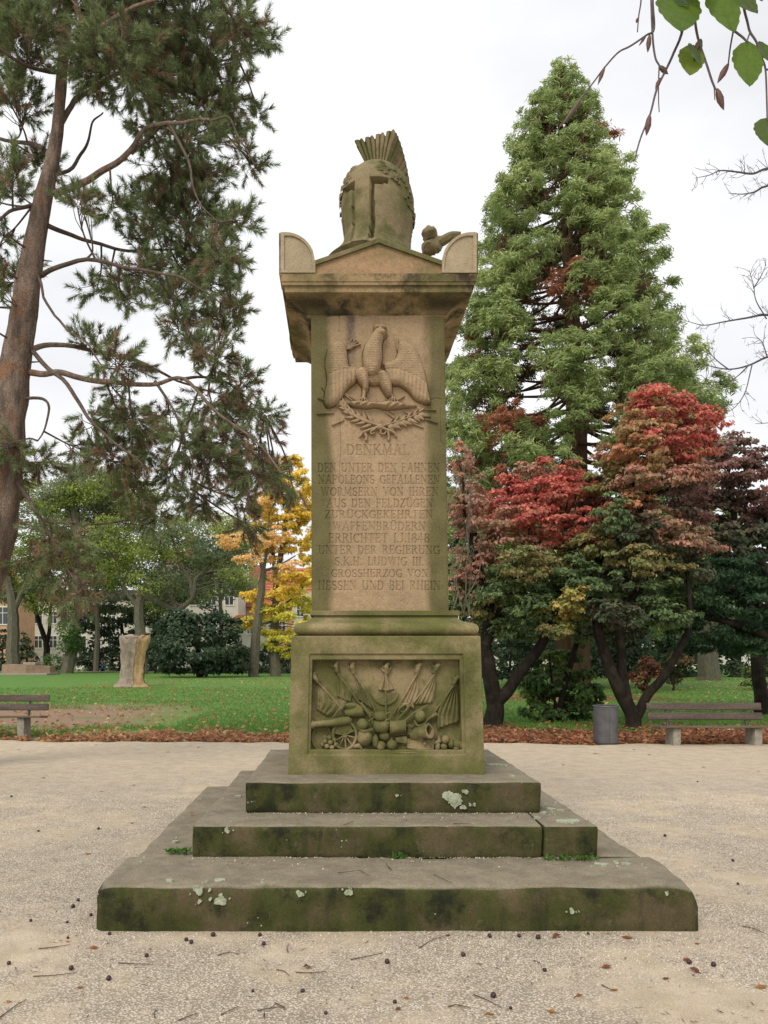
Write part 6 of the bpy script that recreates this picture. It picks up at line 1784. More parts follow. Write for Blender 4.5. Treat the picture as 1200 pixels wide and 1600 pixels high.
# ------------------------------------------------------------------ stump, stone slab, low wall
M['barewood'] = barkmat('bare_wood', (.60, .40, .23), (.50, .31, .17), (.34, .22, .13), 4, .5)
M['stumpbark'] = barkmat('stump_bark', (.36, .29, .23), (.25, .20, .16), (.42, .34, .26), 5, .9)
M['redstone'] = simple('red_sandstone', (.28, .19, .14), .9, .25, 12, (.32, .23, .15), .3)
def stump():
    Y = 41.0
    b = W(207, 1073, Y)
    o = thing('tree_stump', 'tall pale stump of a felled tree, split open on its right side, on the lawn', 'stump', (b[0], Y, 0))
    k = 1 / F_PX * Y
    r = np.random.default_rng(3)
    def shell(a0, a1, n, m, inset, name, mat, tops):
        V = []
        th = np.linspace(a0, a1, n)
        zs = np.linspace(0, 1, m)
        for z in zs:
            cx = (206 - VPX) * k + (z ** 1.5) * 6 * k
            R = np.interp(z, [0, .06, .15, .4, .7, .92, 1], [27, 21, 18.5, 17.5, 20, 23.5, 22.5]) * k - inset
            for j, a in enumerate(th):
                lob = 1 + .09 * math.sin(3 * a + 1) + .05 * math.sin(7 * a) + .10 * math.exp(-(z / .08)) * math.sin(5 * a)
                H = 2.62 + tops * (.12 * math.sin(3.1 * a) + .07 * math.sin(9 * a))
                V.append((cx + R * lob * math.cos(a), Y - R * lob * math.sin(a), z * H - .05 * (z == 0)))
        V = np.array(V)
        V += (np.stack([fbm(V * 5 + 7 * q, q, 3) for q in range(3)], -1) - .5) * .08
        i = (np.arange(m - 1)[:, None] * n + np.arange(n - 1)[None, :]).ravel()
        q = np.stack([i, i + n, i + n + 1, i + 1], -1)[:, ::-1]
        return mesh_np(name, V, q, M[mat], o, True, sharp=60)
    shell(math.radians(72), math.radians(352), 44, 26, 0, 'bark', 'stumpbark', 1)       # bark shell
    shell(math.radians(-12), math.radians(76), 20, 26, .07, 'exposed_wood', 'barewood', .8)
    th = np.linspace(0, 6.283, 28, endpoint=False)
    cx = (212 - VPX) * k
    top = [(cx + .70 * math.cos(a) * (1 + .1 * math.sin(3 * a)), Y - .66 * math.sin(a), 2.55 + .14 * math.sin(3.1 * a)) for a in th]
    m = MB().add(top + [(cx, Y, 2.60)], (), [(j, (j + 1) % 28, 28) for j in range(28)])
    m.build('cut_top', M['stumpbark'], o)
    for k2, (dx, h, w) in enumerate(((-.42, .14, .2), (-.15, .18, .24), (.15, .1, .2))):
        rough_lump((cx + dx, Y - .3, 2.56), (w, .2, h), 60 + k2, .35, 14, 10).build('broken_edge', M['stumpbark'], o)
stump()

def slab():
    Y = 66.0
    a, b = W(2, 1050, Y), W(70, 1051, Y)
    o = thing('stone_trough', 'low flat-topped reddish stone block on the far lawn at the left edge', 'stone block', ((a[0] + b[0]) / 2, Y, 0))
    x0, x1 = a[0], b[0]
    t0, t1 = W(0, 1038, Y)[2], W(0, 1043, Y)[2]
    xm = W(40, 0, Y)[0]
    V = [(x0, Y, 0.12), (xm, Y, .12), (x1, Y + 1.2, .12), (x1, Y + 2.6, .12), (x0, Y + 2.6, .12), (x0 + .05, Y + .05, t0), (xm, Y + .05, t0 - .05), (x1 - .05, Y + 1.25, t1 + .08), (x1 - .05, Y + 2.55, t1 + .08), (x0 + .05, Y + 2.55, t0)]
    m = MB().add(V, (), (), [[j, (j + 1) % 5, 5 + (j + 1) % 5, 5 + j] for j in range(5)] + [[5, 6, 7, 8, 9]])
    m.build('block', M['redstone'], o, False)
    MB().rbox(x0 - .25, x1 + .3, Y - .3, Y + 2.8, -.1, .13, .03, .8, .01).build('plinth', M['concrete'], o)
    MB().rbox(xm - .5, xm + .6, Y + .6, Y + 1.6, t0 - .1, t0 + .16, .06, .2, .03, 4).build('loose_stone', M['concrete'], o)
slab()
def low_wall():
    Y = 83
    a, b = W(-60, 0, Y)[0], W(72, 0, Y)[0]
    o = thing('low_wall', 'low rust-brown wall along the far path at the left', 'wall', ((a + b) / 2, Y, 0))
    n = 8
    for k in range(n):
        MB().rbox(a + (b - a) * k / n + .01, a + (b - a) * (k + 1) / n - .01, Y, Y + .3, -.1, .62, .02, .5, .008, k).build('wall_panel', M['rust'], o)
M['rust'] = simple('rust_brown_board', (.22, .105, .04), .9, .25, 5, (.17, .085, .04))
low_wall()
V, q = grid(np.linspace(-60, 30, 40), np.linspace(77, 82, 4), lambda x, y: x * 0 + .012)
M['asphalt'] = simple('pale_path_surface', (.30, .27, .22), .95, .2, 4)
tag(mesh_np('far_path', V, q, M['asphalt']), kind='structure')

# ------------------------------------------------------------------ figures
M['skin'] = simple('skin', (.50, .30, .22), .6, .05, 10)
M['jacket'] = simple('black_jacket', (.018, .018, .022), .8, .2, 20)
M['jeans'] = simple('blue_denim', (.075, .12, .21), .85, .25, 25)
M['shoe'] = simple('pale_shoe', (.42, .40, .38), .7, .1, 10)
M['greyhair'] = simple('grey_hair', (.45, .40, .36), .8, .1, 30)
M['navy'] = simple('dark_blue_cloth', (.03, .035, .07), .85, .2, 20)
M['whitefur'] = simple('white_fur', (.72, .69, .62), .95, .12, 25, (.62, .58, .5), .6)
M['blackmetal'] = simple('black_frame_paint', (.02, .02, .022), .4, .1, 10)
M['tyre'] = simple('tyre_rubber', (.02, .02, .02), .9, .1, 10)

def skinned(name, verts, edges, rad, mat, parent, o, face, sub=1, scale=1.0):
    """continuous body from a joint skeleton; verts in a frame facing +x, o = ground point, face = heading"""
    c, s = math.cos(face), math.sin(face)
    V = [(o[0] + scale * (x * c - y * s), o[1] + scale * (x * s + y * c), o[2] + scale * z) for x, y, z in verts]
    off = off_of(parent)
    me = bpy.data.meshes.new(name)
    me.from_pydata([tuple(np.array(v) - off) for v in V], edges, [])
    ob = link(name, me, parent); OFF[ob.name] = off
    md = ob.modifiers.new('body', 'SKIN'); md.use_smooth_shade = True
    if not me.skin_vertices: return ob
    for k, sv in enumerate(me.skin_vertices[0].data):
        rr = rad[k] if isinstance(rad[k], tuple) else (rad[k], rad[k])
        sv.radius = (rr[0] * scale, rr[1] * scale); sv.use_root = (k == 0)
    sb = ob.modifiers.new('smooth', 'SUBSURF'); sb.levels = sub; sb.render_levels = sub + 1
    me.materials.append(mat)
    return ob

def person(label, o, face, pose, top, legs, hair):
    t = thing('person', label, 'person', o)
    hip, ch, nk, hd = pose['hip'], pose['chest'], pose['neck'], pose['head']
    V = [hip, ch, nk, hd, (hd[0] + .02, hd[1], hd[2] + .10)]
    E = [(0, 1), (1, 2), (2, 3), (3, 4)]
    R = [(.10, .08), (.105, .085), .05, (.085, .078), (.07, .07)]
    arms, legsL = pose['arms'], pose['legs']
    for a in arms:
        b = len(V); V += a; E += [(1, b)] + [(b + k, b + k + 1) for k in range(len(a) - 1)]
        R += [.045, .038, .034, .034][:len(a)]
    for l in legsL:
        b = len(V); V += l; E += [(0, b)] + [(b + k, b + k + 1) for k in range(len(l) - 1)]
        R += [.07, .05, .038, .033][:len(l)]
    skinned('body', V, E, R, M['skin'], t, o, face)
    # clothing: jacket over trunk and arms, trousers over hips and legs
    V = [((hip[0] + ch[0]) / 2, 0, (hip[2] + ch[2]) / 2 - .06), ch, (nk[0], nk[1], nk[2] - .02)]; E = [(0, 1), (1, 2)]; R = [(.19, .15), (.20, .16), .085]
    for a in arms:
        b = len(V); V += a[:3]; E += [(1, b), (b, b + 1), (b + 1, b + 2)]; R += [.085, .075, .064]
    skinned('jacket', V, E, R, M[top], t, o, face)
    V = [hip]; E = []; R = [(.155, .125)]
    for l in legsL:
        b = len(V); V += l[:3]; E += [(0, b), (b, b + 1), (b + 1, b + 2)]; R += [.10, .078, .062]
    skinned('trousers', V, E, R, M[legs], t, o, face)
    for l in legsL:
        a = l[2]; f = l[3]
        skinned('shoe', [(a[0], a[1], a[2] - .02), (f[0], f[1], f[2]), (f[0] + .07, f[1], f[2] - .005)], [(0, 1), (1, 2)], [.05, .05, .035], M['shoe'], t, o, face)
    skinned('hair', [(hd[0] - .035, hd[1], hd[2] + .07), (hd[0] - .01, hd[1], hd[2] + .12)], [(0, 1)], [.085, .07], M[hair], t, o, face)
    # face
    c, s = math.cos(face), math.sin(face)
    g = lambda x, y, z: (o[0] + x * c - y * s, o[1] + x * s + y * c, o[2] + z)
    MB().ball(g(hd[0] + .10, hd[1], hd[2] + .03), (.02, .016, .02), 8, 6).build('nose', M['skin'], t)
    for q in (-1, 1):
        MB().ball(g(hd[0] + .082, hd[1] + .032 * q, hd[2] + .055), .011, 8, 6).build('eye', M['jacket'], t)
        MB().ball(g(hd[0] - .005, hd[1] + .085 * q, hd[2] + .035), (.025, .012, .034), 8, 6).build('ear', M['skin'], t)
    # hands
    for a in arms:
        w, h = np.array(a[2]), np.array(a[3])
        d = (h - w) / np.linalg.norm(h - w)
        for k in range(4):
            off = np.array([-.02 * d[2] * (k - 1.5), .0, .02 * d[0] * (k - 1.5)])
            p0 = h + off * .8; p1 = p0 + d * .045 + np.array([.008, 0, -.004]); p2 = p1 + d * (.03 - .004 * abs(k - 1.5)) + np.array([.014, 0, -.012])
            skinned('finger', [tuple(p0), tuple(p1), tuple(p2)], [(0, 1), (1, 2)], [.011, .0095, .008], M['skin'], t, o, face, 0)
        p0 = (w + h) / 2; p1 = p0 + np.array([.035, 0, -.02]); 
        skinned('thumb', [tuple(p0), tuple(p1), tuple(p1 + d * .03)], [(0, 1), (1, 2)], [.014, .012, .009], M['skin'], t, o, face, 0)
    return t

pw = W(163, 1050, 77); pw[2] = .03
walk = dict(hip=(0, 0, .93), chest=(.04, 0, 1.33), neck=(.06, 0, 1.52), head=(.10, 0, 1.62),
    arms=[[(.03, .20, 1.42), (-.16, .25, 1.16), (-.26, .22, .93), (-.28, .21, .85)], [(.06, -.20, 1.42), (.14, -.25, 1.16), (.40, -.22, 1.10), (.48, -.20, 1.12)]],
    legs=[[(.03, -.09, .86), (.16, -.09, .48), (.10, -.09, .08), (.20, -.09, .035)], [(-.02, .09, .86), (-.16, .09, .50), (-.50, .09, .17), (-.45, .09, .06)]])
person('grey-haired man in black jacket and blue jeans walking to the right on the far lawn', pw, 0.0, walk, 'jacket', 'jeans', 'greyhair')

def dog():
    o = W(124, 1049, 76); o[2] = .03
    t = thing('dog', 'small white dog trotting behind the walking man', 'dog', o)
    V = [(-.20, 0, .30), (0, 0, .31), (.18, 0, .32), (.28, 0, .42), (.36, 0, .50), (.45, 0, .475), (.50, 0, .465)]
    E = [(k, k + 1) for k in range(6)]
    R = [.095, .10, .115, .075, .08, .05, .03]
    def leg(root, pts, rr):
        b = len(V); V.extend(pts); E.append((root, b)); E.extend((b + k, b + k + 1) for k in range(len(pts) - 1)); R.extend(rr)
    leg(0, [(-.20, .06, .24), (-.14, .06, .17), (-.27, .06, .11), (-.25, .06, .02), (-.21, .06, .015)], [.075, .05, .03, .026, .024])
    leg(0, [(-.20, -.06, .24), (-.18, -.06, .16), (-.32, -.06, .13), (-.36, -.06, .05), (-.33, -.06, .03)], [.075, .05, .03, .026, .024])
    leg(2, [(.17, .06, .22), (.14, .06, .13), (.20, .06, .02), (.24, .06, .015)], [.05, .036, .028, .025])
    leg(2, [(.19, -.06, .22), (.26, -.06, .14), (.30, -.06, .03), (.34, -.06, .025)], [.05, .036, .028, .025])
    leg(0, [(-.29, 0, .38), (-.31, 0, .50)], [.03, .02])
    skinned('body', V, E, R, M['whitefur'], t, o, 0)
    for s in (-1, 1):
        MB().lathe([(.03, 0), (.022, .04), (.003, .08)], (o[0] + .35, o[1] + .045 * s, o[2] + .55), (-.2, .2 * s, 1), 8).build('ear', M['whitefur'], t)
        MB().ball((o[0] + .42, o[1] + .04 * s, o[2] + .505), .01, 6, 5).build('eye', M['jacket'], t)
    MB().ball((o[0] + .515, o[1], o[2] + .475), .014, 6, 5).build('nose', M['jacket'], t)
dog()

# cyclist on the far path
co_ = W(57, 1047, 80.0); co_[2] = .012
def bicycle():
    t = thing('bicycle', 'dark bicycle ridden past the white building at the far left', 'bicycle', co_)
    P = lambda x, y, z: (co_[0] + x, co_[1] + y, co_[2] + z)
    for x in (-.52, .52):
        w = MB().tube([P(x + .33 * math.cos(a), 0, .345 + .33 * math.sin(a)) for a in np.linspace(0, 6.283, 33)], .016, 6, False).build('wheel', M['tyre'], t)
        for k in range(12):
            a = k * .5236
            MB().tube([P(x, 0, .345), P(x + .32 * math.cos(a), 0, .345 + .32 * math.sin(a))], .003, 4).build('spoke', M['concrete'], w)
    fr = MB()
    for a, b in (((-.52, 0, .345), (-.08, 0, .30)), ((-.52, 0, .345), (-.2, 0, .82)), ((-.08, 0, .30), (-.2, 0, .92)), ((-.18, 0, .80), (.36, 0, .86)), ((-.08, 0, .30), (.38, 0, .78)), ((.52, 0, .345), (.34, 0, .98))):
        fr.tube([P(*a), P(*b)], .018, 7)
    fr.build('frame', M['blackmetal'], t)
    MB().tube([P(.34, 0, .98), P(.36, 0, 1.04), P(.30, .25, 1.05), P(.2, .28, 1.03)], .013, 6).tube([P(.36, 0, 1.04), P(.30, -.25, 1.05), P(.2, -.28, 1.03)], .013, 6).build('handlebar', M['blackmetal'], t)
    rough_lump(P(-.22, 0, .95), (.13, .08, .035), 5, .1, 12, 8).build('saddle', M['tyre'], t)
    MB().tube([P(-.08, -.08, .30), P(.06, -.09, .22), P(.08, -.18, .22)], .012, 6).tube([P(-.08, .08, .30), P(-.22, .09, .38), P(-.2, .18, .38)], .012, 6).build('crank', M['blackmetal'], t)
bicycle()
ride = dict(hip=(-.20, 0, 1.0), chest=(.02, 0, 1.40), neck=(.09, 0, 1.57), head=(.14, 0, 1.67),
    arms=[[(.04, .20, 1.46), (.14, .26, 1.25), (.22, .27, 1.08), (.25, .27, 1.06)], [(.04, -.20, 1.46), (.14, -.26, 1.25), (.22, -.27, 1.08), (.25, -.27, 1.06)]],
    legs=[[(-.12, .09, .96), (.20, .10, .78), (-.12, .12, .46), (-.04, .13, .41)], [(-.12, -.09, .94), (.24, -.10, .68), (.08, -.12, .30), (.17, -.13, .25)]])
person('cyclist in dark clothes riding past the white building at the far left', co_, 0.0, ride, 'navy', 'jacket', 'greyhair')

# ------------------------------------------------------------------ houses beyond the park
M['wallwhite'] = simple('pale_render', (.62, .58, .50), .95, .1, 1.5, (.55, .52, .45))
M['wallcream'] = simple('cream_render', (.66, .60, .42), .95, .1, 1.5, (.58, .53, .40))
M['wallorange'] = simple('orange_render', (.58, .30, .16), .95, .1, 1.5, (.50, .27, .15))
M['wallpink'] = simple('salmon_render', (.62, .36, .22), .95, .1, 1.5, (.56, .33, .21))
M['tile'] = simple('red_roof_tile', (.46, .15, .085), .9, .25, 3, (.36, .12, .075), .4)
M['tilegrey'] = simple('brown_grey_roof_tile', (.16, .125, .10), .9, .2, 3, (.20, .15, .12), .4)
M['frame'] = simple('white_window_frame', (.75, .74, .70), .6, .05, 5)
M['brick'] = simple('chimney_brick', (.33, .14, .09), .95, .2, 4)
gg = G('window_glass', .08, .6); M['glass'] = gg.done((.05, .06, .065))

def house(name, label, px0, px1, eave, ridge, Y, depth, wall, roof, hip, rows, chim, cap=None, ncols=3, gable_front=False):
    """eave and ridge heights taken from photo rows"""
    x0, x1 = W(px0, 0, Y)[0], W(px1, 0, Y)[0]
    ze, zr = W(0, eave, Y)[2], W(0, ridge, Y + depth / 2)[2]
    o = thing(name, label, 'house', ((x0 + x1) / 2, Y, 0))
    MB().box(x0, x1, Y, Y + depth, -.2, ze).build('wall', M[wall], o, False)
    e = .4
    ym = Y + depth / 2
    m = MB()
    if gable_front:
        xm = (x0 + x1) / 2
        V = [(x0 - e, Y - e, ze - .2), (xm, Y - e, zr), (x1 + e, Y - e, ze - .2), (x0 - e, Y + depth + e, ze - .2), (xm, Y + depth + e, zr), (x1 + e, Y + depth + e, ze - .2)]
        m.add(V, [(0, 1, 4, 3), (1, 2, 5, 4), (0, 3, 5, 2)], [(3, 4, 5)])
        MB().add([(x0, Y - .02, ze), (x1, Y - .02, ze), (xm, Y - .02, zr - .3), (x0, Y + .2, ze), (x1, Y + .2, ze), (xm, Y + .2, zr - .3)], [(0, 1, 4, 3), (1, 2, 5, 4), (2, 0, 3, 5)], [(0, 2, 1), (3, 4, 5)]).build('gable_wall', M[wall], o, False)
    else:
        hx = (x1 - x0) * hip
        V = [(x0 - e, Y - e, ze - .1), (x1 + e, Y - e, ze - .1), (x1 + e, Y + depth + e, ze - .1), (x0 - e, Y + depth + e, ze - .1), (x0 + hx, ym, zr), (x1 - hx, ym, zr)]
        m.add(V, [(0, 1, 5, 4), (2, 3, 4, 5), (3, 2, 1, 0)], [(1, 2, 5), (3, 0, 4)])
    rf = m.build('roof', M[roof], o, False)
    # courses of tiles as real steps in the slope facing the park
    if not gable_front:
        tm = MB()
        n = 14
        for k in range(n):
            t0, t1 = k / n, (k + 1) / n
            A = lambda t, s: np.array([x0 - e + (hx + e) * t if s == 0 else x1 + e - (hx + e) * t, Y - e + (depth / 2 + e) * t, ze - .1 + (zr - ze + .1) * t])
            up = np.array([0, -.05, .10])
            a, b, c, d = A(t0, 0) + up, A(t0, 1) + up, A(t1, 1) + up * .2, A(t1, 0) + up * .2
            tm.add([a, b, c, d, A(t0, 0), A(t0, 1)], [(0, 1, 2, 3), (4, 5, 1, 0)])
        tm.build('tile_courses', M[roof], rf, False, kind='stuff')
    for (cx_, top, w) in chim:
        xc = W(cx_, 0, ym)[0]; zc = W(0, top, ym)[2]
        MB().rbox(xc - w / 2, xc + w / 2, ym - w / 2, ym + w / 2, ze, zc, .02, .8, .01).build('chimney', M['brick'], o)
    for (py, hpx) in rows:
        zc = W(0, py, Y)[2]; h = hpx / F_PX * Y
        for j in range(ncols):
            xc = x0 + (x1 - x0) * (j + .5) / ncols; w = h * .62
            f = MB()
            for (a, b, c, d) in ((xc - w / 2 - .1, xc + w / 2 + .1, zc + h / 2, zc + h / 2 + .12), (xc - w / 2 - .1, xc + w / 2 + .1, zc - h / 2 - .12, zc - h / 2), (xc - w / 2 - .1, xc - w / 2, zc - h / 2, zc + h / 2), (xc + w / 2, xc + w / 2 + .1, zc - h / 2, zc + h / 2), (xc - .035, xc + .035, zc - h / 2, zc + h / 2), (xc - w / 2, xc - .037, zc + h * .15, zc + h * .15 + .06), (xc + .037, xc + w / 2, zc + h * .15, zc + h * .15 + .06)):
                f.box(a, b, Y - .09, Y - .005, c, d)
            win = f.build('window', M['frame'], o, False)
            MB().box(xc - w / 2, xc + w / 2, Y - .04, Y - .004, zc - h / 2, zc + h / 2).build('pane', M['glass'], win, False)
    return o
house('white_house', 'large pale house with brown-grey roof behind the dark evergreen bush', 235, 372, 905, 862, 96, 9, 'wallwhite', 'tilegrey', .12, [(935, 20), (978, 22)], [(300, 838, 1.5)], ncols=5)
house('red_roofed_house', 'orange house with a red tiled roof and chimney behind the yellow trees', 384, 520, 948, 888, 104, 10, 'wallorange', 'tile', .16, [(980, 18)], [(399, 884, 1.7)], ncols=6)
house('garage_house', 'low pale building with orange posts in front of the red-roofed house', 366, 432, 967, 962, 92, 4, 'wallwhite', 'wallorange', .03, [(983, 14)], [], ncols=4)
house('cream_house', 'cream house half hidden by the monument and the golden tree', 456, 560, 938, 925, 94, 8, 'wallcream', 'wallcream', .1, [(955, 16), (985, 16)], [], ncols=4)
house('salmon_house', 'salmon-coloured house with white window frames at the far left edge', -70, 13, 925, 895, 92, 8, 'wallpink', 'tile', .15, [(962, 26)], [], ncols=5)
house('white_building', 'long white building glimpsed between the trunks at the far left', 26, 232, 935, 922, 106, 8, 'wallwhite', 'tilegrey', .05, [(965, 18), (1003, 18)], [], ncols=9)
house('pale_house', 'pale house glimpsed far off behind the shrubs right of the monument', 740, 900, 985, 960, 92, 8, 'wallwhite', 'tilegrey', .15, [(1005, 14)], [], ncols=5)
house('pale_house', 'pale house glimpsed far off behind the yew at the right', 1000, 1180, 975, 940, 98, 8, 'wallwhite', 'tilegrey', .15, [(1000, 14)], [], ncols=6)

# ------------------------------------------------------------------ bare tree reaching in from the right
def bare_tree():
    Y = 13.0
    r = np.random.default_rng(77)
    b = W(1520, 1180, Y)
    t = thing('bare_tree', 'leafless tree outside the picture whose fine branches reach in from the right edge', 'tree', (b[0], Y, 0))
    tr = spline([(*W(1520, 1190, Y), .19), (*W(1500, 800, Y), .15), (*W(1480, 450, Y), .11), (*W(1470, 150, Y), .07), (*W(1475, -60, Y), .03)], 8)
    MB().tube(tr[:, :3], tr[:, 3], 10).build('trunk', M['greybark'], t)
    lines = [
        [(1490, 420), (1330, 320), (1240, 270), (1200, 264), (1176, 272), (1150, 269), (1125, 267), (1108, 274), (1086, 279)],
        [(1490, 420), (1330, 340), (1230, 290), (1195, 292), (1180, 300), (1160, 303), (1138, 301)],
        [(1485, 560), (1330, 510), (1240, 500), (1198, 492), (1165, 497), (1130, 503), (1100, 508), (1065, 499)],
        [(1198, 498), (1182, 470), (1178, 445), (1170, 420)], [(1178, 450), (1190, 430), (1198, 412)],
        [(1485, 660), (1320, 590), (1230, 555), (1200, 558), (1170, 571), (1140, 577), (1110, 572), (1085, 565)], [(1170, 572), (1150, 590), (1120, 605), (1100, 590)], [(1175, 570), (1165, 610), (1148, 636), (1125, 650)], [(1140, 577), (1118, 560), (1102, 542)], [(1200, 558), (1192, 535), (1184, 528)],
        [(1480, 480), (1360, 440), (1260, 400)], [(1475, 300), (1350, 180), (1260, 140)], [(1485, 720), (1360, 690), (1250, 660), (1180, 662)],
    ]
    for k, ln in enumerate(lines):
        dep = [(p[0], p[1], -.2 * math.sin(j) * .5) for j, p in enumerate(ln)]
        Pp, rad = limb(ppath(dep, Y), .030 if ln[0][0] > 1300 else .011, .0035, wob=.03, seed=k, steps=6)
        MB().tube(Pp, rad, 6, False).build('branch', M['greytwig'], t)
        m = MB()
        L_ = len(Pp)
        for q in range(int(L_ * .55)):
            j = int(r.integers(int(L_ * .35), L_ - 1)); s = Pp[j]
            d = unit(Pp[min(j + 1, L_ - 1)] - Pp[j])
            a = r.choice([-1, 1]) * r.uniform(.5, 1.1)
            dd = np.array([d[0] * math.cos(a) - d[2] * math.sin(a), r.uniform(-.4, .4), d[0] * math.sin(a) + d[2] * math.cos(a)])
            l = r.uniform(.06, .30)
            e = s + dd * l + np.array([0, 0, .03])
            mid = (s + e) / 2 + r.normal(size=3) * .02
            m.tube(spline([s, mid, e], 3), np.linspace(.0048, .0022, 7), 4, False)
            for w in range(2):
                e2 = e + r.normal(size=3) * .045
                m.tube(np.array([mid * .4 + e * .6, e2]), [.0028, .0016], 4, False)
        m.build('twigs', M['greytwig'], t, kind='stuff')
M['greytwig'] = simple('grey_twig_bark', (.10, .09, .095), .85, .2, 30)
bare_tree()

# ------------------------------------------------------------------ beech twigs hanging into the top right corner
M['beechleaf'] = None
def beechleaf():
    g = G('beech_leaf', .45, .35)
    a = g.node('ShaderNodeAttribute'); a.attribute_name = 'tint'
    c = g.grain(a.outputs['Color'], 130, .22, 4)
    g.put(g.b.inputs['Base Color'], c)
    tr = g.node('ShaderNodeBsdfTranslucent'); g.put(tr.inputs[0], g.mix(.5, c, (.26, .36, .045)))
    mx = g.node('ShaderNodeMixShader'); mx.inputs[0].default_value = .62
    g.put(mx.inputs[1], g.b.outputs[0]); g.put(mx.inputs[2], tr.outputs[0])
    g.put(g.nt.nodes['Material Output'].inputs[0], mx.outputs[0])
    M['beechleaf'] = g.m
beechleaf()
M['beechtwig'] = simple('beech_twig_bark', (.10, .075, .085), .7, .25, 200, (.14, .11, .12), .2)
M['beechbud'] = simple('beech_bud', (.13, .07, .06), .6, .25, 300)
def beech():
    Y = 1.45
    r = np.random.default_rng(88)
    t = thing('beech_tree', 'drooping beech twigs with a few green leaves hanging into the top right corner', 'tree', (2.6, .5, 0))
    MB().tube(spline([(2.6, .5, -.1, .24), (2.58, .5, 1.4, .19), (2.62, .52, 3.2, .15), (2.6, .5, 5.5, .1)], 6)[:, :3], np.linspace(.24, .1, 19), 14).build('trunk', M['greybark'], t)
    hub = [W(1330, -150, Y), W(1210, -95, Y), W(1120, -70, Y), W(1010, -60, Y)]
    MB().tube(spline([(2.61, .51, 3.0)] + hub, 6), np.linspace(.05, .006, 25), 9).build('branch', M['beechtwig'], t)
    def twig(rows, r0, r1):
        P = ppath(rows, Y)
        P = spline(P, 5)
        MB().tube(P, np.linspace(r0, r1, len(P)) * .78, 7).build('twig', M['beechtwig'], t)
        return P
    def bud(px, py, qx, qy, w, dy=0):
        a, b = W(px, py, Y + dy), W(qx, qy, Y + dy)
        w = w / F_PX * Y
        MB().tube([a, a + (b - a) * .2, a + (b - a) * .5, a + (b - a) * .8, b], [w * .35, w * .8, w, w * .55, w * .08], 8).build('bud', M['beechbud'], t)
    k = Y / F_PX
    twig([(1022, -60), (1020, 0), (1022, 45), (1010, 55), (985, 72), (966, 82), (945, 105), (930, 125), (905, 158), (880, 192)], 2.3 * k, 1.3 * k)
    twig([(1001, -60), (1002, -5), (998, 25), (996, 50)], 1.8 * k, 1.2 * k)
    twig([(1016, -60), (1018, 10), (1020, 60), (1024, 90), (1030, 102)], 2.4 * k, 1.8 * k)
    twig([(1030, 102), (1029, 130), (1029, 155), (1030, 175)], 1.5 * k, 1 * k)
    twig([(1080, -60), (1068, 40), (1052, 84), (1040, 110), (1026, 140), (1016, 178), (1003, 210), (996, 232), (992, 250)], 3 * k, 1.4 * k)
    twig([(1088, -60), (1084, 0), (1087, 40), (1093, 68), (1104, 100), (1112, 125), (1118, 140)], 2.8 * k, 2 * k); twig([(1116, 136), (1117, 156)], 1.3 * k, 1 * k)
    twig([(1140, -60), (1138, 10), (1143, 40), (1146, 47), (1160, 58), (1168, 66)], 2.6 * k, 2 * k); twig([(1146, 47), (1141, 75), (1138, 100)], 1.8 * k, 1.4 * k)
    twig([(1165, -60), (1161, 0), (1168, 35), (1172, 50), (1182, 66), (1190, 90), (1196, 108), (1198, 150), (1199, 190)], 2.6 * k, 1.6 * k); twig([(1172, 50), (1167, 66), (1168, 72)], 1.6 * k, 1.3 * k)
    twig([(1196, 108), (1210, 112)], 1.8 * k, 1.2 * k)
    for a in ((945, 104, 934, 133, 3), (908, 155, 880, 194, 3.2), (1010, 55, 998, 72, 2), (1015, 55, 1012, 82, 4), (1030, 103, 1044, 116, 4), (1032, 122, 1024, 140, 3.5), (1015, 180, 1010, 212, 5), (1120, 139, 1131, 172, 5.5), (1138, 100, 1121, 130, 5), (1091, 66, 1085, 84, 4), (997, 28, 994, 36, 2.5), (880, 192, 873, 200, 1.5)):
        bud(*a)
    def leaf(cx_, cy_, L_, Wd_, ang, col, tilt, name='leaf', dy=0.0, curl=.12, stem=None):
        """leaf blade hanging from (cx_, cy_) towards ang, ragged scalloped edge, midrib fold and raised veins"""
        n, m = 19, 11
        o = W(cx_, cy_, Y + dy)
        u = np.array([math.cos(ang), 0, -math.sin(ang)]); s = np.array([-u[2], 0, u[0]]); f = np.array([0, -1., 0])
        V = []
        for i in range(n):
            a = i / (n - 1)
            hw = math.sin(math.pi * min(1, a ** .78)) ** .75 * (1 - .22 * a) if 0 < a < 1 else 0.0
            hw *= 1 + .05 * math.sin(a * 34)
            for j in range(m):
                b = j / (m - 1) * 2 - 1
                x = b * hw * Wd_ / 2
                vein = .010 * abs(math.sin((a - .35 * abs(b)) * 21)) ** 8 + (.02 * math.exp(-(b / .08) ** 2))
                z = curl * (a ** 2 * .6 - abs(b) * .25 * hw) - vein
                V.append(o + k * L_ * (u * a * math.cos(tilt)) + s * k * x + f * k * L_ * (z + a * math.sin(tilt)))
        V = np.array(V)
        i = (np.arange(n - 1)[:, None] * m + np.arange(m - 1)[None, :]).ravel()
        q = np.stack([i, i + m, i + m + 1, i + 1], -1)
        tint = np.tile(np.array(col), (len(V), 1)) * (1 + .25 * (vnoise(V * 160, 3) - .5))[:, None]
        mesh_np(name, V, q, M['beechleaf'], t, True, tint)
    G1, G2, G3, G4 = (.11, .20, .035), (.125, .22, .035), (.19, .25, .055), (.085, .13, .05)
    D = math.radians
    leaf(1062, -22, 120, 78, D(100), G1, .35)
    leaf(1022, -40, 92, 46, D(62), G4, .3, dy=.012)
    leaf(1080, -48, 66, 60, D(70), G1, .3, dy=-.012)
    leaf(1121, -32, 116, 58, D(86), G2, .25)
    leaf(1143, -30, 84, 40, D(72), G4, .3, dy=.01)
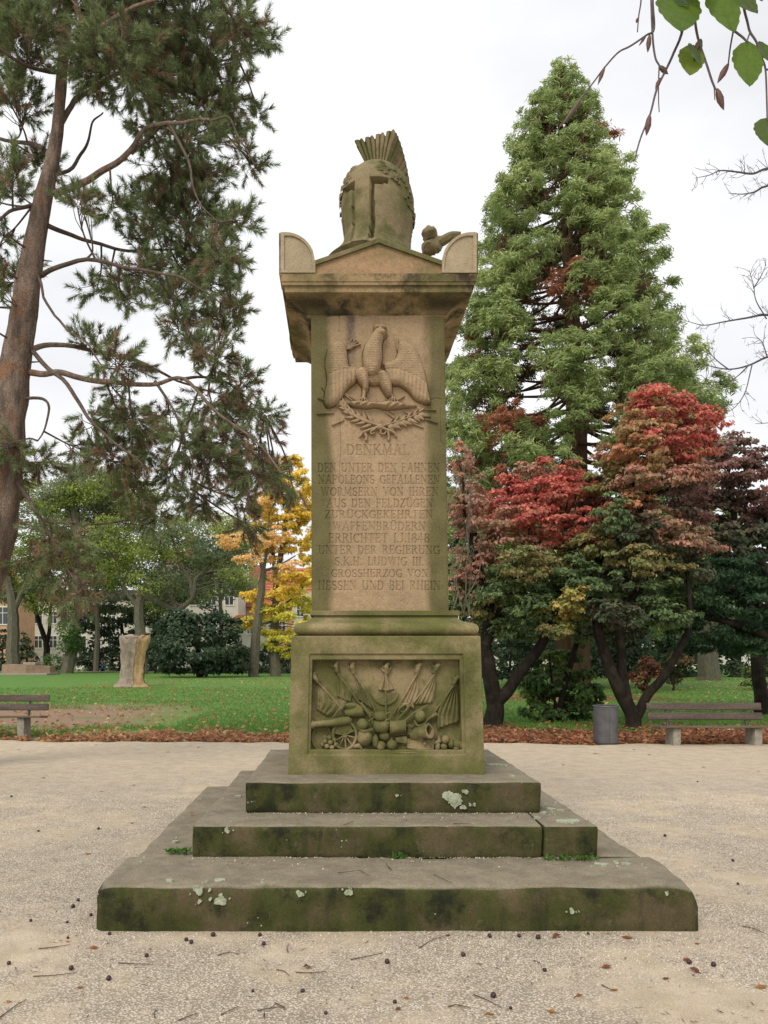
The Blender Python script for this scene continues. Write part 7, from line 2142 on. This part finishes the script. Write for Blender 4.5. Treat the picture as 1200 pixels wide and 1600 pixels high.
    leaf(1084, 70, 68, 46, D(104), G3, .25)
    leaf(1092, 82, 28, 40, D(150), (.14, .19, .09), .5, dy=-.012)
    leaf(1170, 64, 94, 54, D(98), G2, .22)
    leaf(1186, 64, 62, 24, D(76), G4, .35, dy=.01)
    leaf(1199, 184, 60, 46, D(98), G4, .25)
    leaf(1186, -16, 26, 16, D(90), G4, .25)
    leaf(1096, 60, 60, 14, D(112), G4, .3, dy=.012)
beech()

# ------------------------------------------------------------------ small things lying about
def on_ground(px, py, z=0.0):
    Y = F_PX * (EYE - z) / (py - HY)
    p = W(px, py, Y); p[2] = z
    if z == 0.0:
        p[2] = .014 * (fbm(np.array([[p[0] * 1.4, p[1] * 1.4, 0]]), 3, 4)[0] - .5)
    return p
M['chestnut'] = simple('dark_fruit', (.055, .026, .028), .35, .3, 60, (.035, .018, .022), .2, .4)
def fruit_mesh(s):
    b = MB().ball((0, 0, 0), (.0155, .0145, .0132), 12, 9)
    b.v[0] = b.v[0] * (1 + .14 * (fbm(b.v[0] * 90 + s * 5, s, 2)[:, None] - .5) * 2)
    b.lathe([(.005, .0), (.0055, .0018), (.001, .0025)], (0, 0, .0125), (0.1, 0, 1), 8)
    o = b.build('fallen_fruit', M['chestnut']); me = o.data
    bpy.data.objects.remove(o)
    return me
fm = [fruit_mesh(k) for k in range(3)]
r_ = np.random.default_rng(5)
FR = [(114, 1418), (105, 1442), (106, 1467), (171, 1461), (142, 1431), (291, 1470), (299, 1474), (333, 1463), (229, 1495), (111, 1516), (14, 1507), (170, 1532), (395, 1550), (473, 1550), (406, 1462), (412, 1476), (509, 1584), (765, 1465), (811, 1464), (841, 1467), (724, 1495), (851, 1518), (919, 1460), (1077, 1507), (1115, 1511), (605, 1505), (617, 1567), (771, 1558), (798, 1576), (154, 1296), (1039, 1307), (1145, 1346), (18, 1246), (1153, 1382), (122, 1408), (60, 1300), (1090, 1222), (48, 1440)]
LAB = {0: 'dark round fruit left of the lowest step, by its front corner', 3: 'dark fruit lying against the left end of the lowest step', 10: 'dark fruit at the left edge of the foreground gravel', 12: 'dark fruit on the bare sandy patch, left one of a pair', 13: 'dark fruit on the bare sandy patch, right one of a pair', 21: 'dark fruit alone on the gravel below the middle right of the step', 23: 'dark fruit behind the curled brown leaf at the lower right', 24: 'dark round fruit just right of the curled brown leaf at the lower right', 30: 'dark fruit on the open gravel right of the steps'}
for k, (x, y) in enumerate(FR):
    p = on_ground(x, y)
    s = .55 + .5 * r_.random()
    o = link('fallen_fruit', fm[k % 3]); o.location = (p[0], p[1], p[2] + .011 * s)
    o.rotation_euler = (r_.uniform(-1, 1), r_.uniform(-1, 1), r_.uniform(0, 6.28)); o.scale = (s, s, s)
    reg = 'on the gravel left of the steps' if y < 1445 and x < 300 else 'on the gravel right of the steps' if y < 1445 else 'close along the foot of the lowest step' if y < 1480 else 'in the foreground gravel at the left' if x < 480 else 'in the foreground gravel at the right'
    tag(o, LAB.get(k, 'small dark purple-brown fruit ' + reg), 'fruit', 'dark fruits ' + reg)

BR = [(.36, .13, .045), (.28, .10, .045), (.20, .085, .05), (.45, .22, .06), (.16, .075, .05)]
LF = [(147, 1483, .05, 0, .2, 'orange-brown leaf on the gravel left of centre below the step'), (105, 1473, .022, 0, .3, None), (125, 1544, .03, 0, .2, None), (980, 1466, .062, 0, .15, 'large orange leaf lying against the foot of the lowest step at the right'), (948, 1512, .055, 1, .6, 'narrow brown leaf on the gravel in the right foreground'), (905, 1557, .035, 0, .3, None), (861, 1582, .042, 3, .3, None), (766, 1585, .038, 3, .3, None), (960, 1548, .034, 0, .3, None),
      (1087, 1520, .07, 2, .9, 'curled brown leaf beside two dark fruits at the lower right'), (1190, 1545, .055, 3, .2, 'yellow-orange leaf at the right edge of the foreground'), (635, 1561, .03, 0, .3, None), (1040, 1531, .035, 2, .4, None), (1089, 1476, .028, 0, .3, None), (700, 1463, .03, 2, .4, None), (870, 1465, .06, 2, .8, 'thin brown leaf lying along the foot of the lowest step'), (622, 1578, .03, 2, .3, None), (1072, 1502, .045, 1, .4, None),
      (138, 1334, .06, 3, .3, 'orange leaf on the gravel left of the steps'), (207, 1286, .05, 0, .4, None), (159, 1238, .045, 2, .4, None), (209, 1228, .05, 2, .4, None), (225, 1262, .05, 1, .4, None), (68, 1216, .055, 2, .5, None), (30, 1172, .06, 2, .5, None), (95, 1160, .07, 2, .5, None), (150, 1165, .06, 2, .5, None), (262, 1176, .06, 4, .5, None), (310, 1168, .06, 1, .5, None), (930, 1178, .08, 3, .5, None), (1015, 1180, .07, 3, .4, None), (880, 1196, .06, 1, .5, None), (1100, 1200, .06, 2, .5, None), (1185, 1206, .06, 0, .4, None), (990, 1172, .05, 2, .5, None), (905, 1555, .02, 0, .3, None), (480, 1513, .05, 2, .9, None), (234, 1484, .02, 0, .5, None), (14, 1566, .03, 3, .4, None)]
def fallen_leaf(px, py, size, ci, curl, label, z=0.0, seed=0):
    r = np.random.default_rng(seed + 300)
    p = on_ground(px, py, z)
    n, m = 9, 7
    V = []
    yaw = r.uniform(-.6, .6) + (math.pi if r.random() < .5 else 0)
    for i in range(n):
        a = i / (n - 1)
        hw = math.sin(math.pi * a ** .85) * .33 * (1 + .12 * math.sin(a * 26 + seed)) if 0 < i < n - 1 else 0
        for j in range(m):
            b = j / (m - 1) * 2 - 1
            x = (a - .5) * size; y = b * hw * size
            zz = size * (.05 + curl * .45 * (b * hw * 2) ** 2 + .16 * curl * math.sin(a * 3.1 + 1.2 * seed)) + .003
            V.append((p[0] + x * math.cos(yaw) - y * math.sin(yaw), p[1] + x * math.sin(yaw) + y * math.cos(yaw), p[2] + zz + .003 * r.random()))
    V = np.array(V)
    i = (np.arange(n - 1)[:, None] * m + np.arange(m - 1)[None, :]).ravel()
    T = np.tile(np.array(BR[ci]), (len(V), 1)) * (.7 + .6 * vnoise(V * 60, seed))[:, None]
    reg = 'on the gravel left of the steps' if py < 1440 and px < 420 else 'on the gravel right of the steps' if py < 1440 else 'in the foreground gravel at the left' if px < 600 else 'in the foreground gravel at the right'
    o = thing('fallen_leaf', label or 'small dry brown leaf ' + reg, 'leaf', p, 'single dry leaves ' + reg)
    mesh_np('blade', V, np.stack([i, i + m, i + m + 1, i + 1], -1), M['leaf'], o, True, T)
    e = np.array([p[0] - .5 * size * math.cos(yaw), p[1] - .5 * size * math.sin(yaw), p[2] + .005])
    MB().tube(np.array([e, e - np.array([math.cos(yaw + .3), math.sin(yaw + .3), 0]) * size * .35]), .0011, 4).build('stalk', M['deadtwig'], o)
    return o
M['deadtwig'] = simple('dead_twig', (.10, .065, .045), .9, .25, 60)
for k, a in enumerate(LF): fallen_leaf(*a, seed=k)
fallen_leaf(299, 1271, .05, 0, .5, 'red-brown leaf on the left top face of the lowest step', .275, 71)

TW = [((0, 1590), (42, 1562), 0, 'brown twig at the lower left corner'), ((277, 1597), (308, 1585), 0, None), ((242, 1592), (247, 1578), 0, None), ((345, 1587), (372, 1574), 0, None), ((462, 1520), (510, 1519), 0, 'straight twig on the sandy patch below the middle of the step'), ((432, 1516), (452, 1526), 0, None), ((402, 1580), (445, 1574), 0, None), ((185, 1506), (240, 1508), 0, None), ((430, 1568), (446, 1577), 0, None),
      ((655, 1483), (693, 1465), 0, None), ((740, 1555), (783, 1575), 0, 'long dark twig right of centre in the foreground'), ((834, 1502), (846, 1512), 0, None), ((700, 1574), (735, 1576), 0, None), ((940, 1540), (960, 1550), 0, None), ((1160, 1448), (1195, 1460), 0, None), ((52, 1527), (120, 1522), 0, None), ((450, 1488), (452, 1475), 0, None), ((548, 1500), (598, 1490), 0, None), ((340, 1494), (372, 1491), 0, None), ((60, 1484), (110, 1478), 0, None),
      ((678, 1368), (708, 1382), .272, 'dark twig on the top of the lowest step, right of its middle'), ((528, 1365), (563, 1361), .272, 'thin forked twig on the top of the lowest step, left of its middle'), ((563, 1361), (578, 1370), .272, None), ((604, 1350), (612, 1360), .272, None), ((708, 1288), (740, 1289), .488, None), ((537, 1290), (552, 1284), .488, None), ((606, 1354), (612, 1361), .272, None)]
for k, (a, b, z, lab) in enumerate(TW):
    r = np.random.default_rng(k + 500)
    A, B = on_ground(*a, z), on_ground(*b, z)
    A[2] += .005; B[2] += .006
    mid = (A + B) / 2 + np.array([r.uniform(-.012, .012), r.uniform(-.02, .02), .003])
    m = MB().tube(spline([A, mid, B], 4), np.linspace(.0028, .0014, 9), 6)
    if k % 2 == 0:
        m.tube(np.array([mid, mid + (B - A) * .22 + np.array([0, .03 * (1 if k % 4 else -1), .004])]), [.0016, .001], 5)
    o = m.build('dead_twig', M['deadtwig'])
    tag(o, lab or ('small dead twig on the gravel ' + ('at the left' if a[0] < 500 else 'at the right') if z == 0 else 'small dead twig on the lowest step' if z < .4 else 'small dead twig on the second step'), 'twig', ('dead twigs on the gravel ' + ('at the left' if a[0] < 500 else 'at the right')) if z == 0 else 'dead twigs on the steps')
# fine plant debris in the gravel: nobody could count it
def debris():
    r = np.random.default_rng(611)
    n = 1700
    Y = 3.3 + r.random(n) ** 1.5 * 9
    X = (-.46 + r.random(n) * 1.04) * Y
    keep = ~((X > -1.5) & (X < 2.2) & (Y > 4.6) & (Y < 8.3))
    X, Y = X[keep], Y[keep]; n = len(X)
    Z = .014 * (fbm(np.stack([X * 1.4, Y * 1.4, X * 0], -1), 3, 4) - .5)
    P = np.stack([X, Y, Z + .006], -1)
    a = r.uniform(0, 6.28, n)
    U = np.stack([np.cos(a), np.sin(a), r.normal(size=n) * .12], -1); N = unit(r.normal(size=(n, 3)) * .3 + np.array([0, 0, 1.]))
    L_ = .015 + .05 * r.random(n) ** 2
    T = np.array([[.12, .075, .05], [.2, .11, .06], [.08, .05, .045], [.3, .16, .08]])[r.integers(0, 4, n)]
    tag(leaf_mesh('plant_debris', P, N, U, L_, .003 + .006 * r.random(n) ** 3, T, M['leaf'], None, .3), kind='stuff')
debris()
# thin scrap of white paper in the leaves behind the right bench
o = MB().rbox(0, .16, 0, .10, 0, .012, .005, .03, .01, 3)
o = o.build('paper_scrap', M['frame']); p = W(1134, 1138, 16.6); o.location = (p[0], p[1], .05)
tag(o, 'crumpled white scrap lying in the leaves under the right bench', 'litter')
